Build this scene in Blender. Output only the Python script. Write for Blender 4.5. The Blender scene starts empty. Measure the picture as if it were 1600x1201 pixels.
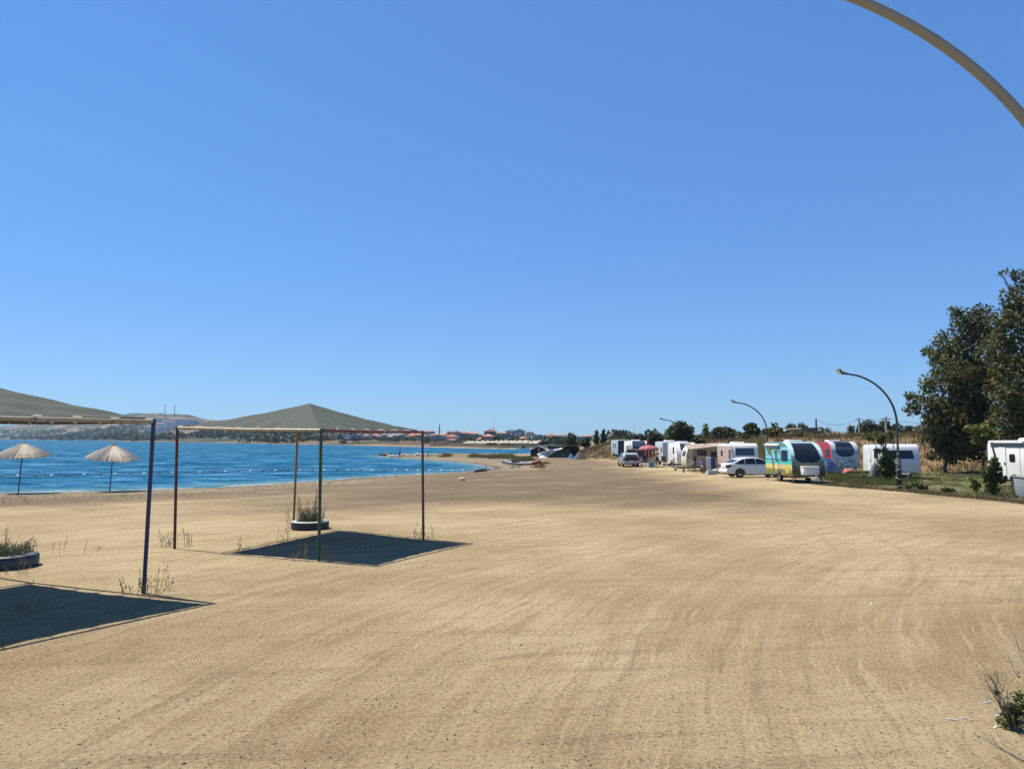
import bpy, bmesh, math, random
import numpy as np
from mathutils import Vector, Matrix

random.seed(7)
RNG = np.random.default_rng(11)
scene = bpy.context.scene
COL = scene.collection
PI = math.pi

# ------------------------------------------------------------------ camera, sky, sun, exposure
CAM_H = 2.6
F_PX = 1150.0
PITCH = math.atan(87.0 / F_PX)
ROLL = math.radians(0.25)
fwd = Vector((0, math.cos(PITCH), math.sin(PITCH)))
r0 = Vector((1, 0, 0))
u0 = Vector((0, -math.sin(PITCH), math.cos(PITCH)))
rgt = r0 * math.cos(ROLL) + u0 * math.sin(ROLL)
upv = u0 * math.cos(ROLL) - r0 * math.sin(ROLL)
cam_data = bpy.data.cameras.new('camera')
cam = bpy.data.objects.new('camera', cam_data)
COL.objects.link(cam)
cam_data.sensor_width = 36.0
cam_data.lens = F_PX / 1600.0 * 36.0
cam_data.clip_start = 0.1
cam_data.clip_end = 20000
M4 = Matrix((rgt, upv, -fwd)).transposed().to_4x4()
M4.translation = Vector((0, 0, CAM_H))
cam.matrix_world = M4
scene.camera = cam

SUN_ELEV = math.radians(61)
SUN_AZ = math.atan2(-1.3, 0.66)          # compass angle of the sun, from +Y towards +X
world = bpy.data.worlds.new('World')
scene.world = world
world.use_nodes = True
wn = world.node_tree.nodes
wl = world.node_tree.links
bg = wn['Background']
sky = wn.new('ShaderNodeTexSky')
sky.sky_type = 'NISHITA'
sky.sun_disc = False
sky.sun_elevation = SUN_ELEV
sky.sun_rotation = SUN_AZ
sky.altitude = 0
sky.air_density = 1.0
sky.dust_density = 0.15
sky.ozone_density = 1.6
hs = wn.new('ShaderNodeHueSaturation')
hs.inputs['Saturation'].default_value = 1.22
hs.inputs['Value'].default_value = 1.0
wl.new(sky.outputs[0], hs.inputs['Color'])
gm = wn.new('ShaderNodeGamma')                      # softer contrast between zenith and horizon, as the camera recorded it
gm.inputs['Gamma'].default_value = 0.55
wl.new(hs.outputs[0], gm.inputs['Color'])
wb = wn.new('ShaderNodeMix')                        # white balance of the whole sky
wb.data_type = 'RGBA'
wb.blend_type = 'MULTIPLY'
wb.inputs[0].default_value = 1.0
wb.inputs[7].default_value = (0.96, 1.61, 2.62, 1)
wl.new(gm.outputs[0], wb.inputs[6])
wl.new(wb.outputs[2], bg.inputs['Color'])
bg.inputs['Strength'].default_value = 0.0645

sun_d = bpy.data.lights.new('sun', 'SUN')
sun_d.energy = 5.0
sun_d.angle = math.radians(0.53)
sun_d.color = (1.0, 0.915, 0.77)
sun = bpy.data.objects.new('sun', sun_d)
COL.objects.link(sun)
sun_dir = Vector((math.sin(SUN_AZ) * math.cos(SUN_ELEV), math.cos(SUN_AZ) * math.cos(SUN_ELEV), math.sin(SUN_ELEV)))
sun.rotation_euler = sun_dir.to_track_quat('Z', 'Y').to_euler()
sun.location = (-60, 30, 110)

scene.view_settings.view_transform = 'Standard'
scene.view_settings.look = 'None'
scene.view_settings.exposure = 0.9
scene.view_settings.gamma = 1.0
scene.view_settings.use_curve_mapping = False
scene.render.engine = 'CYCLES'
scene.cycles.use_denoising = True
scene.cycles.max_bounces = 6
scene.cycles.volume_bounces = 0
scene.cycles.transparent_max_bounces = 8

# ------------------------------------------------------------------ materials
def nodes_of(m):
    return m.node_tree.nodes, m.node_tree.links

def mix_rgb(nt, a, b, fac, mode='MIX'):
    n = nt.nodes.new('ShaderNodeMix')
    n.data_type = 'RGBA'
    n.blend_type = mode
    for sock, val in ((n.inputs[6], a), (n.inputs[7], b), (n.inputs[0], fac)):
        if hasattr(val, 'links'):
            nt.links.new(val, sock)
        elif isinstance(val, (tuple, list)):
            sock.default_value = (*val[:3], 1)
        else:
            sock.default_value = val
    return n.outputs[2]

def math_n(nt, op, a, b=None, c=None, clamp=False):
    n = nt.nodes.new('ShaderNodeMath')
    n.operation = op
    n.use_clamp = clamp
    for i, val in enumerate((a, b, c)):
        if val is None:
            continue
        if hasattr(val, 'links'):
            nt.links.new(val, n.inputs[i])
        else:
            n.inputs[i].default_value = val
    return n.outputs[0]

def noise_n(nt, vec, scale, detail=3.0, rough=0.55, mapscale=None, rot=None):
    if rot:                                     # turn first, then stretch
        mp = nt.nodes.new('ShaderNodeMapping')
        mp.inputs['Rotation'].default_value = rot
        nt.links.new(vec, mp.inputs['Vector'])
        vec = mp.outputs[0]
    if mapscale:
        mp = nt.nodes.new('ShaderNodeMapping')
        mp.inputs['Scale'].default_value = mapscale
        nt.links.new(vec, mp.inputs['Vector'])
        vec = mp.outputs[0]
    n = nt.nodes.new('ShaderNodeTexNoise')
    n.inputs['Scale'].default_value = scale
    n.inputs['Detail'].default_value = detail
    n.inputs['Roughness'].default_value = rough
    nt.links.new(vec, n.inputs['Vector'])
    return n.outputs[0]

def ramp_n(nt, fac, lo, hi):
    n = nt.nodes.new('ShaderNodeMapRange')
    n.interpolation_type = 'SMOOTHSTEP'
    n.inputs['From Min'].default_value = lo
    n.inputs['From Max'].default_value = hi
    nt.links.new(fac, n.inputs['Value'])
    return n.outputs[0]

def bump_n(nt, h, strength, dist, normal=None):
    b = nt.nodes.new('ShaderNodeBump')
    b.inputs['Strength'].default_value = strength
    b.inputs['Distance'].default_value = dist
    nt.links.new(h, b.inputs['Height'])
    if normal is not None:
        nt.links.new(normal, b.inputs['Normal'])
    return b.outputs[0]

MATS = {}
def mat(name, color, rough=0.6, metal=0.0, var=0.12, vscale=3.0, color2=None, thr=(0.5, 0.75), bump=0.0, bscale=40.0, spec=0.5):
    """Painted / plain surface: noise-varied colour, optional second colour in worn patches, fine relief."""
    if name in MATS:
        return MATS[name]
    m = bpy.data.materials.new(name)
    m.use_nodes = True
    nt = m.node_tree
    p = nt.nodes['Principled BSDF']
    tc = nt.nodes.new('ShaderNodeTexCoord').outputs['Object']
    nz = noise_n(nt, tc, vscale, 4)
    dark = tuple(c * (1 - var) for c in color)
    light = tuple(min(1, c * (1 + var)) for c in color)
    c = mix_rgb(nt, dark, light, nz)
    if color2:
        n2 = noise_n(nt, tc, vscale * 2.3, 6, 0.65)
        c = mix_rgb(nt, c, color2, ramp_n(nt, n2, *thr))
    nt.links.new(c, p.inputs['Base Color'])
    p.inputs['Roughness'].default_value = rough
    p.inputs['Metallic'].default_value = metal
    p.inputs['Specular IOR Level'].default_value = spec
    if bump:
        nt.links.new(bump_n(nt, noise_n(nt, tc, bscale, 3), bump, 0.02), p.inputs['Normal'])
    MATS[name] = m
    return m

def leaf_mat(name, c1, c2, c3=None, trans=0.25, rough=0.6):
    if name in MATS:
        return MATS[name]
    m = bpy.data.materials.new(name)
    m.use_nodes = True
    nt = m.node_tree
    p = nt.nodes['Principled BSDF']
    g = nt.nodes.new('ShaderNodeNewGeometry')
    rnd = g.outputs['Random Per Island']
    c = mix_rgb(nt, c1, c2, rnd)
    if c3:
        nz = noise_n(nt, g.outputs['Position'], 0.45, 3)
        c = mix_rgb(nt, c, c3, math_n(nt, 'MULTIPLY', ramp_n(nt, nz, 0.42, 0.68), 0.7))
    nt.links.new(c, p.inputs['Base Color'])
    p.inputs['Roughness'].default_value = rough
    p.inputs['Specular IOR Level'].default_value = 0.25
    t = nt.nodes.new('ShaderNodeBsdfTranslucent')
    nt.links.new(c, t.inputs['Color'])
    mx = nt.nodes.new('ShaderNodeMixShader')
    mx.inputs[0].default_value = trans
    out = nt.nodes['Material Output']
    nt.links.new(p.outputs[0], mx.inputs[1])
    nt.links.new(t.outputs[0], mx.inputs[2])
    nt.links.new(mx.outputs[0], out.inputs['Surface'])
    MATS[name] = m
    return m

# ------------------------------------------------------------------ mesh helpers
class MB:
    def __init__(self):
        self.v = []
        self.f = []
    def add(self, vs, fs):
        o = len(self.v)
        self.v.extend([tuple(p) for p in vs])
        self.f.extend([tuple(i + o for i in f) for f in fs])
        return self
    def box(self, c, s, rz=0.0, tap=1.0, rx=0.0, ry=0.0):
        hx, hy, hz = s[0] / 2, s[1] / 2, s[2] / 2
        R = Matrix.Rotation(rz, 3, 'Z') @ Matrix.Rotation(ry, 3, 'Y') @ Matrix.Rotation(rx, 3, 'X')
        vs = []
        for z, k in ((-hz, 1.0), (hz, tap)):
            for x, y in ((-hx, -hy), (hx, -hy), (hx, hy), (-hx, hy)):
                p = R @ Vector((x * k, y * k, z))
                vs.append((p.x + c[0], p.y + c[1], p.z + c[2]))
        return self.add(vs, [(3, 2, 1, 0), (4, 5, 6, 7), (0, 1, 5, 4), (1, 2, 6, 5), (2, 3, 7, 6), (3, 0, 4, 7)])
    def tube(self, pts, r, n=8, caps=True):
        pts = [Vector(p) for p in pts]
        rs = r if isinstance(r, (list, tuple)) else [r] * len(pts)
        vs, fs = [], []
        prev = None
        for i, p in enumerate(pts):
            d = (pts[min(i + 1, len(pts) - 1)] - pts[max(i - 1, 0)]).normalized()
            if prev is None:
                a = Vector((0, 0, 1)) if abs(d.z) < 0.9 else Vector((1, 0, 0))
                s = d.cross(a).normalized()
            else:
                s = (prev - d * prev.dot(d)).normalized()
            prev = s
            t = d.cross(s)
            for k in range(n):
                a = 2 * PI * k / n
                vs.append(p + (s * math.cos(a) + t * math.sin(a)) * rs[i])
        for i in range(len(pts) - 1):
            for k in range(n):
                a, b = i * n + k, i * n + (k + 1) % n
                fs.append((a, b, b + n, a + n))
        if caps:
            fs.append(tuple(range(n - 1, -1, -1)))
            fs.append(tuple((len(pts) - 1) * n + k for k in range(n)))
        return self.add(vs, fs)
    def lathe(self, prof, n=24, c=(0, 0, 0), axis='z', closed=False):
        vs, fs = [], []
        for r, h in prof:
            for k in range(n):
                a = 2 * PI * k / n
                x, y = r * math.cos(a), r * math.sin(a)
                if axis == 'z':
                    vs.append((c[0] + x, c[1] + y, c[2] + h))
                elif axis == 'x':
                    vs.append((c[0] + h, c[1] + x, c[2] + y))
                else:
                    vs.append((c[0] + x, c[1] + h, c[2] + y))
        m = len(prof)
        for i in range(m if closed else m - 1):
            j = (i + 1) % m
            for k in range(n):
                k2 = (k + 1) % n
                fs.append((i * n + k, i * n + k2, j * n + k2, j * n + k))
        return self.add(vs, fs)
    def prism(self, prof, a0, a1, axis='x'):
        """closed polygon extruded along an axis; x: prof=(y,z), y: prof=(x,z), z: prof=(x,y)"""
        n = len(prof)
        vs = []
        for a in (a0, a1):
            for p, q in prof:
                vs.append((a, p, q) if axis == 'x' else (p, a, q) if axis == 'y' else (p, q, a))
        fs = [tuple(range(n - 1, -1, -1)), tuple(range(n, 2 * n))]
        for k in range(n):
            k2 = (k + 1) % n
            fs.append((k, k2, k2 + n, k + n))
        return self.add(vs, fs)
    def blob(self, c, r, nu=10, nv=7, jit=0.0, rng=random, flat=0.0):
        vs, fs = [], []
        for i in range(nv + 1):
            t = PI * i / nv
            for k in range(nu):
                a = 2 * PI * k / nu
                q = 1 + rng.uniform(-jit, jit) if 0 < i < nv else 1
                z = math.cos(t) * r[2] * q
                vs.append((c[0] + math.sin(t) * math.cos(a) * r[0] * q, c[1] + math.sin(t) * math.sin(a) * r[1] * q, c[2] + z))
        for i in range(nv):
            for k in range(nu):
                a, b = i * nu + k, i * nu + (k + 1) % nu
                fs.append((a, a + nu, b + nu, b))
        return self.add(vs, fs)

def mesh_from(name, v, f, m=None, smooth=False, recalc=True):
    me = bpy.data.meshes.new(name)
    me.from_pydata(v, [], f)
    if recalc:
        bm = bmesh.new()
        bm.from_mesh(me)
        bmesh.ops.remove_doubles(bm, verts=bm.verts, dist=1e-5)
        bmesh.ops.recalc_face_normals(bm, faces=bm.faces)
        bm.to_mesh(me)
        bm.free()
    if m:
        me.materials.append(m)
    if smooth:
        me.polygons.foreach_set('use_smooth', [True] * len(me.polygons))
    return me

def obj(name, mb, m, parent=None, smooth=False, bevel=0.0, loc=None, recalc=True):
    o = bpy.data.objects.new(name, mesh_from(name, mb.v, mb.f, m, smooth, recalc))
    COL.objects.link(o)
    if parent:
        o.parent = parent
    if loc:
        o.location = loc
    if bevel:
        b = o.modifiers.new('bevel', 'BEVEL')
        b.width = bevel
        b.segments = 3
        b.limit_method = 'ANGLE'
        b.angle_limit = math.radians(35)
        o.data.polygons.foreach_set('use_smooth', [True] * len(o.data.polygons))
    elif smooth == 'auto':
        auto_smooth(o)
    return o

def auto_smooth(o, ang=40):
    me = o.data
    bm = bmesh.new()
    bm.from_mesh(me)
    for e in bm.edges:
        if len(e.link_faces) == 2 and e.calc_face_angle(0) > math.radians(ang):
            e.smooth = False
    bm.to_mesh(me)
    bm.free()

def tag(o, label=None, cat=None, group=None, kind=None):
    if label: o['label'] = label
    if cat: o['category'] = cat
    if group: o['group'] = group
    if kind: o['kind'] = kind
    return o

def thing(name, label, cat, loc=(0, 0, 0), rz=0.0, group=None):
    o = bpy.data.objects.new(name, None)
    o.empty_display_size = 0.2
    COL.objects.link(o)
    o.location = loc
    o.rotation_euler = (0, 0, rz)
    return tag(o, label, cat, group)

def copy_tree(o, parent=None, kids=None):
    if kids is None:
        kids = {}
        for x in COL.objects:
            if x.parent:
                kids.setdefault(x.parent, []).append(x)
    c = o.copy()
    COL.objects.link(c)
    if parent:
        c.parent = parent
    for ch in kids.get(o, []):
        copy_tree(ch, c, kids)
    return c

def np_mesh(name, V, Fq, m, parent=None, smooth=False):
    """fast mesh from numpy arrays; Fq (n,3) or (n,4)"""
    me = bpy.data.meshes.new(name)
    k = Fq.shape[1]
    me.vertices.add(len(V))
    me.vertices.foreach_set('co', np.asarray(V, dtype=np.float32).ravel())
    me.loops.add(Fq.size)
    me.loops.foreach_set('vertex_index', np.asarray(Fq, dtype=np.int32).ravel())
    me.polygons.add(len(Fq))
    me.polygons.foreach_set('loop_start', np.arange(0, Fq.size, k, dtype=np.int32))
    me.polygons.foreach_set('loop_total', np.full(len(Fq), k, dtype=np.int32))
    if smooth:
        me.polygons.foreach_set('use_smooth', [True] * len(Fq))
    me.update(calc_edges=True)
    me.validate()
    me.materials.append(m)
    o = bpy.data.objects.new(name, me)
    COL.objects.link(o)
    if parent:
        o.parent = parent
    return o

# ------------------------------------------------------------------ terrain heights
WATER_Z = -0.7

def ray(px, py):
    d = fwd + rgt * ((px - 800.0) / F_PX) + upv * ((600.5 - py) / F_PX)
    return d

def plane_pt(px, py, z):
    d = ray(px, py)
    t = (z - CAM_H) / d.z
    return (d.x * t, d.y * t)

def at_depth(px, py, y):
    d = ray(px, py)
    t = y / d.y
    return Vector((d.x * t, y, CAM_H + d.z * t))

shore_px = [(0, 770), (90, 768.3), (180, 766), (330, 761.5), (460, 753.5), (540, 748), (600, 743.5), (680, 739.2), (735, 736),
            (764, 733.5), (773, 732), (768, 729.5), (750, 726), (735, 723.6), (700, 720.5), (660, 717.6), (620, 715), (603, 713.8),
            (594, 712.4), (604, 711.3), (640, 710.6), (700, 710.9), (760, 711.4), (826, 712.2)]
far_px = [(868, 702.3), (830, 701.8), (740, 700.4), (700, 699.2), (640, 697.6), (560, 695.8), (480, 694.2), (400, 692.6), (300, 691),
          (230, 689.8), (180, 689), (90, 687.4), (0, 686.2)]
POLY_W = [(-3600, 36), (-600, 34), (-150, 38), (-60, 41)] + [plane_pt(a, b, WATER_Z) for a, b in shore_px] + [(5, 175), (9, 220)] + \
         [plane_pt(a, b, WATER_Z) for a, b in far_px] + [(-2300, 2600), (-3600, 2900)]
POLY_B = [(30, 3600), (24, 290), (13, 170), (8.7, 122), (11, 106), (14.5, 98), (18.5, 88), (22, 79), (27, 70.5), (33, 67), (40, 62.5), (50, 56),
          (66, 44), (100, 24), (300, -60), (3600, -400), (3600, 3600)]

def poly_sd(P, poly):
    """signed distance, positive inside; P (n,2)"""
    A = np.array(poly, dtype=np.float64)
    B = np.roll(A, -1, axis=0)
    d2 = np.full(len(P), 1e18)
    inside = np.zeros(len(P), dtype=bool)
    for a, b in zip(A, B):
        e = b - a
        w = P - a
        t = np.clip((w @ e) / max(e @ e, 1e-9), 0, 1)
        q = w - t[:, None] * e
        d2 = np.minimum(d2, (q * q).sum(1))
        c1 = (P[:, 1] >= a[1]) & (P[:, 1] < b[1])
        c2 = (P[:, 1] < a[1]) & (P[:, 1] >= b[1])
        cr = e[0] * w[:, 1] - e[1] * w[:, 0]
        inside ^= (c1 & (cr > 0)) | (c2 & (cr < 0))
    d = np.sqrt(d2)
    return np.where(inside, d, -d)

def sstep(x):
    x = np.clip(x, 0, 1)
    return x * x * (3 - 2 * x)

def wob(x, y, s, seed=0.0):
    return (np.sin(x * s + 1.3 + seed) * np.cos(y * s * 1.13 - 0.7 + seed * 2) + 0.5 * np.sin(x * s * 2.3 - y * s * 1.9 + seed * 3)
            + 0.25 * np.cos(x * s * 4.7 + y * s * 5.1 + seed))

HILL_PX = np.array([-400, 0, 100, 160, 215, 255, 290, 325, 400, 480, 560, 640, 700, 800, 880, 960])
HILL_RATIO = np.array([.020, .0195, .0215, .025, .030, .0305, .0295, .0235, .0175, .012, .0095, .0085, .0085, .0088, .006, .005])
HILL_LEN = np.array([520, 480, 460, 450, 450, 450, 450, 440, 400, 340, 300, 260, 200, 150, 120, 120])

def terrain(P, full=False):
    P = np.asarray(P, dtype=np.float64)
    x, y = P[:, 0], P[:, 1]
    sdw = -poly_sd(P, POLY_W)           # distance into the land, negative in the water
    r = np.hypot(x, y)
    near = (y < 200) | (x > 20)
    z = np.where(sdw > 0, np.minimum(WATER_Z + np.interp(y, [60, 105], [0.021, 0.055]) * sdw, 0.0), WATER_Z + np.maximum(0.06 * sdw, -5))
    # gentle unevenness of the sand
    amp = np.clip((r - 3) / 30, 0.15, 1) * 0.018
    z = z + np.where(sdw > 1, wob(x, y, 0.35) * amp + wob(x, y, 1.1, 2.0) * amp * 0.4, 0)
    # grassy bank behind the caravans
    sdb = poly_sd(P, POLY_B)
    hb = np.interp(y, [60, 78, 110, 300], [3.3, 3.2, 2.1, 2.6])
    ramp = sstep(sdb / np.interp(y, [60, 110, 160], [13, 9, 12]))
    z = z + np.where(sdb > 0, hb * ramp + wob(x, y, 0.22, 5) * 0.16 * ramp, 0)
    # far land right of the bay, rising slowly to low hills
    zz = np.where((sdb > 0), 0.007 * 1500 * sstep((r - 420) / 1300) * (1 + 0.35 * np.sin(x * 0.004 + 1) * np.cos(y * 0.003)), 0)
    z = z + zz
    # far shore and its hills
    farmask = (y > 215) & (sdw > 0) & (sdb <= 0)
    bpx = 800 + F_PX * x / np.maximum(y, 1)
    ratio = np.interp(bpx, HILL_PX, HILL_RATIO)
    ln = np.interp(bpx, HILL_PX, HILL_LEN)
    rt = r - sdw + ln
    hill = ratio * np.clip(rt, 0, 2600) * sstep((sdw - 12) / ln) * (1 + 0.10 * wob(x, y, 0.011))
    base = WATER_Z + np.minimum(sdw * 0.05, 2.2)
    z = np.where(farmask, base + hill, z)
    if full:
        return z, sdw, sdb
    return z

ORD = ['first', 'second', 'third', 'fourth', 'fifth', 'sixth', 'seventh', 'eighth', 'ninth', 'tenth', 'eleventh', 'twelfth', 'thirteenth', 'fourteenth', 'fifteenth',
       'sixteenth', 'seventeenth', 'eighteenth', 'nineteenth', 'twentieth', 'twenty-first', 'twenty-second', 'twenty-third', 'twenty-fourth', 'twenty-fifth', 'twenty-sixth']

def gz(x, y):
    return float(terrain(np.array([[x, y]]))[0])

def hit(px, py):
    """where the line of sight through a photograph point meets the ground"""
    d = ray(px, py)
    ts = np.geomspace(3, 4000, 900)
    P = np.stack([d.x * ts, d.y * ts], 1)
    gap = CAM_H + d.z * ts - terrain(P)
    k = int(np.argmax(gap < 0))
    if gap[k] >= 0:
        k = len(ts) - 1
    a, b = gap[k - 1], gap[k]
    t = ts[k - 1] + (ts[k] - ts[k - 1]) * (a / (a - b) if a != b else 0)
    return Vector((d.x * t, d.y * t, CAM_H + d.z * t))

# ------------------------------------------------------------------ ground sheet
GRASS_POLY = [(18.9, 45.0), (19.6, 42), (20.6, 38.5), (21.2, 35), (21.6, 31), (22, 26), (60, 16), (70, 40), (48, 58), (38, 65), (31, 70), (24, 70),
              (22, 62), (21.2, 52), (20.2, 48)]

def build_ground():
    front = np.radians(np.arange(-48, 48.01, 0.25))
    rear = np.radians(np.arange(51, 309.1, 3.0))
    ang = np.concatenate([front, rear])
    rad = np.concatenate([[0.0], np.geomspace(0.8, 3400, 350)])
    A, Rr = np.meshgrid(ang, rad)
    X, Y = np.sin(A) * Rr, np.cos(A) * Rr
    P = np.stack([X.ravel(), Y.ravel()], 1)
    z, sdw, sdb = terrain(P, True)
    V = np.column_stack([P, z])
    na, nr = len(ang), len(rad)
    i, j = np.meshgrid(np.arange(nr - 1), np.arange(na), indexing='ij')
    j2 = (j + 1) % na
    Fq = np.stack([i * na + j, i * na + j2, (i + 1) * na + j2, (i + 1) * na + j], -1).reshape(-1, 4)
    o = np_mesh('ground', V, Fq, ground_mat(), smooth=True)
    me = o.data
    x, y = P[:, 0], P[:, 1]
    r = np.hypot(x, y)
    jag = wob(x, y, 0.6, 1) * 0.6
    gravel = sstep((np.interp(y, [80, 110], [7.0, 13.0]) - sdw + jag * 2) / 5.0) * (y < 214)
    green = sstep((poly_sd(P, GRASS_POLY) + jag * 1.3 + 0.6) / 1.6)
    dry = sstep((sdb + jag * 0.8 + 0.6) / 2.0)
    far = ((y > 215) & (sdw > 0) & (sdb <= 0)).astype(float) * sstep((sdw - np.interp(y, [260, 500], [4, -2])) / 4)
    brown = sstep((19 - sdw + jag * 3) / 7) * sstep((sdw - 4) / 3) * sstep((x + 42) / 20) * (r < 200)
    brown2 = sstep((y - 27 + 2.5 * jag + 0.35 * np.abs(x + 1)) / 10) * sstep((86 - y) / 12) * sstep((15 - x + jag * 2) / 7) * sstep((x + 16) / 10)
    brown = np.clip(np.maximum(brown * 0.9, brown2), 0, 1)
    far = np.where((sdb > 0) & (r > 260), np.clip((r - 260) / 100, 0, 1), far)
    ca = me.color_attributes.new('zone', 'FLOAT_COLOR', 'POINT')
    ca.data.foreach_set('color', np.column_stack([gravel, green, dry, np.ones_like(dry)]).astype(np.float32).ravel())
    cb = me.color_attributes.new('zone_b', 'FLOAT_COLOR', 'POINT')
    cb.data.foreach_set('color', np.column_stack([brown, far, sstep((1.3 - sdw + jag * .5) / .8) * (y < 214), np.ones_like(far)]).astype(np.float32).ravel())
    tag(o, kind='structure')
    return o

def ground_mat():
    m = bpy.data.materials.new('sandy_ground')
    m.use_nodes = True
    nt = m.node_tree
    p = nt.nodes['Principled BSDF']
    pos = nt.nodes.new('ShaderNodeNewGeometry').outputs['Position']
    za = nt.nodes.new('ShaderNodeVertexColor'); za.layer_name = 'zone'
    zb = nt.nodes.new('ShaderNodeVertexColor'); zb.layer_name = 'zone_b'
    sa = nt.nodes.new('ShaderNodeSeparateColor'); nt.links.new(za.outputs[0], sa.inputs[0])
    sb = nt.nodes.new('ShaderNodeSeparateColor'); nt.links.new(zb.outputs[0], sb.inputs[0])
    gravel, green, dry = sa.outputs[0], sa.outputs[1], sa.outputs[2]
    brown, far = sb.outputs[0], sb.outputs[1]
    n_big = noise_n(nt, pos, 0.16, 5, 0.6)
    n_mid = noise_n(nt, pos, 0.9, 5, 0.65)
    # streaks left by turning wheels sweep in wide arcs round the caravan pitch
    off = nt.nodes.new('ShaderNodeVectorMath'); off.operation = 'SUBTRACT'
    off.inputs[1].default_value = (28, 0, 0)
    nt.links.new(pos, off.inputs[0])
    so = nt.nodes.new('ShaderNodeSeparateXYZ'); nt.links.new(off.outputs[0], so.inputs[0])
    rad_ = math_n(nt, 'SQRT', math_n(nt, 'ADD', math_n(nt, 'MULTIPLY', so.outputs[0], so.outputs[0]), math_n(nt, 'MULTIPLY', so.outputs[1], so.outputs[1])))
    rad_ = math_n(nt, 'ADD', rad_, math_n(nt, 'MULTIPLY', n_big, 0.9))
    ang_ = math_n(nt, 'MULTIPLY', math_n(nt, 'ARCTAN2', so.outputs[1], so.outputs[0]), 25.0)
    cmb = nt.nodes.new('ShaderNodeCombineXYZ')
    nt.links.new(math_n(nt, 'MULTIPLY', rad_, 4.2), cmb.inputs[0])
    nt.links.new(math_n(nt, 'MULTIPLY', ang_, 0.20), cmb.inputs[1])
    n_str = noise_n(nt, cmb.outputs[0], 1.0, 5, 0.6)
    n_str2 = noise_n(nt, pos, 1.0, 4, 0.6, mapscale=(0.22, 2.4, 1), rot=(0, 0, math.radians(-8)))
    n_fine = noise_n(nt, pos, 22, 6, 0.75)
    n_grain = noise_n(nt, pos, 120, 3, 0.8)
    c = mix_rgb(nt, (0.227, 0.171, 0.092), (0.351, 0.284, 0.171), ramp_n(nt, n_big, 0.34, 0.64))
    c = mix_rgb(nt, c, (0.177, 0.126, 0.068), math_n(nt, 'MULTIPLY', ramp_n(nt, math_n(nt, 'ADD', n_str, math_n(nt, 'MULTIPLY', math_n(nt, 'SUBTRACT', n_mid, .5), .35)), 0.49, 0.70), 0.46))
    c = mix_rgb(nt, c, (0.370, 0.299, 0.185), math_n(nt, 'MULTIPLY', ramp_n(nt, n_str, 0.46, 0.32), 0.45))
    c = mix_rgb(nt, c, (0.177, 0.128, 0.071), math_n(nt, 'MULTIPLY', ramp_n(nt, n_str2, 0.50, 0.70), 0.5))
    c = mix_rgb(nt, c, (0.189, 0.135, 0.074), math_n(nt, 'MULTIPLY', ramp_n(nt, n_mid, 0.5, 0.72), 0.5))
    cm2 = nt.nodes.new('ShaderNodeCombineXYZ')
    nt.links.new(math_n(nt, 'MULTIPLY', rad_, 13.0), cm2.inputs[0])
    nt.links.new(math_n(nt, 'MULTIPLY', ang_, 0.45), cm2.inputs[1])
    n_fs = noise_n(nt, cm2.outputs[0], 1.0, 3, 0.6)
    c = mix_rgb(nt, c, (0.420, 0.345, 0.225), math_n(nt, 'MULTIPLY', math_n(nt, 'MULTIPLY', ramp_n(nt, n_fs, .53, .68), ramp_n(nt, n_mid, .35, .6)), .42))
    c = mix_rgb(nt, c, (0.165, 0.122, 0.070), math_n(nt, 'MULTIPLY', math_n(nt, 'MULTIPLY', ramp_n(nt, n_fs, .47, .34), ramp_n(nt, n_big, .38, .6)), .45))
    # darker damp soil near the bay
    br = math_n(nt, 'MULTIPLY', brown, ramp_n(nt, math_n(nt, 'ADD', n_str2, math_n(nt, 'MULTIPLY', n_mid, 0.25)), 0.38, 0.60))
    c = mix_rgb(nt, c, (0.075, 0.054, 0.033), math_n(nt, 'MULTIPLY', br, 0.9))
    # wheel tracks: pairs of arcs pressed into the sand
    track = None
    for cx, cy, R, w in ((28, 0, 26.5, .22), (28, 0, 28.0, .22), (28, 0, 21.6, .2), (28, 0, 23.1, .2), (28, 0, 33.5, .2), (28, 0, 35.0, .2), (20, -6, 29.5, .2), (20, -6, 31.0, .2),
                         (-8, 24, 17, .2), (-8, 24, 18.5, .2), (2.4, 36, 6.5, .16), (3.4, 36, 6.5, .16)):
        vs = nt.nodes.new('ShaderNodeVectorMath'); vs.operation = 'DISTANCE'
        fl = nt.nodes.new('ShaderNodeVectorMath'); fl.operation = 'MULTIPLY'
        fl.inputs[1].default_value = (1, 1, 0)
        nt.links.new(pos, fl.inputs[0])
        nt.links.new(fl.outputs[0], vs.inputs[0])
        vs.inputs[1].default_value = (cx, cy, 0)
        dd = math_n(nt, 'ABSOLUTE', math_n(nt, 'SUBTRACT', math_n(nt, 'ADD', vs.outputs['Value'], math_n(nt, 'MULTIPLY', n_big, 0.8)), R + 0.4))
        k = ramp_n(nt, dd, w * .75, w * 0.2)
        track = k if track is None else math_n(nt, 'MAXIMUM', track, k)
    tr = math_n(nt, 'MULTIPLY', math_n(nt, 'MULTIPLY', track, ramp_n(nt, n_big, 0.40, 0.58)), ramp_n(nt, noise_n(nt, pos, 7, 3, .7), .3, .6))
    c = mix_rgb(nt, c, (0.161, 0.115, 0.063), math_n(nt, 'MULTIPLY', tr, 0.30))
    # grit
    c = mix_rgb(nt, c, (0.425, 0.350, 0.228), math_n(nt, 'MULTIPLY', ramp_n(nt, n_fine, 0.52, 0.66), 0.7))
    c = mix_rgb(nt, c, (0.087, 0.063, 0.036), math_n(nt, 'MULTIPLY', ramp_n(nt, n_fine, 0.475, 0.33), 0.85))
    c = mix_rgb(nt, c, (0.079, 0.059, 0.035), math_n(nt, 'MULTIPLY', ramp_n(nt, n_grain, 0.46, 0.28), 0.75))
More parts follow.
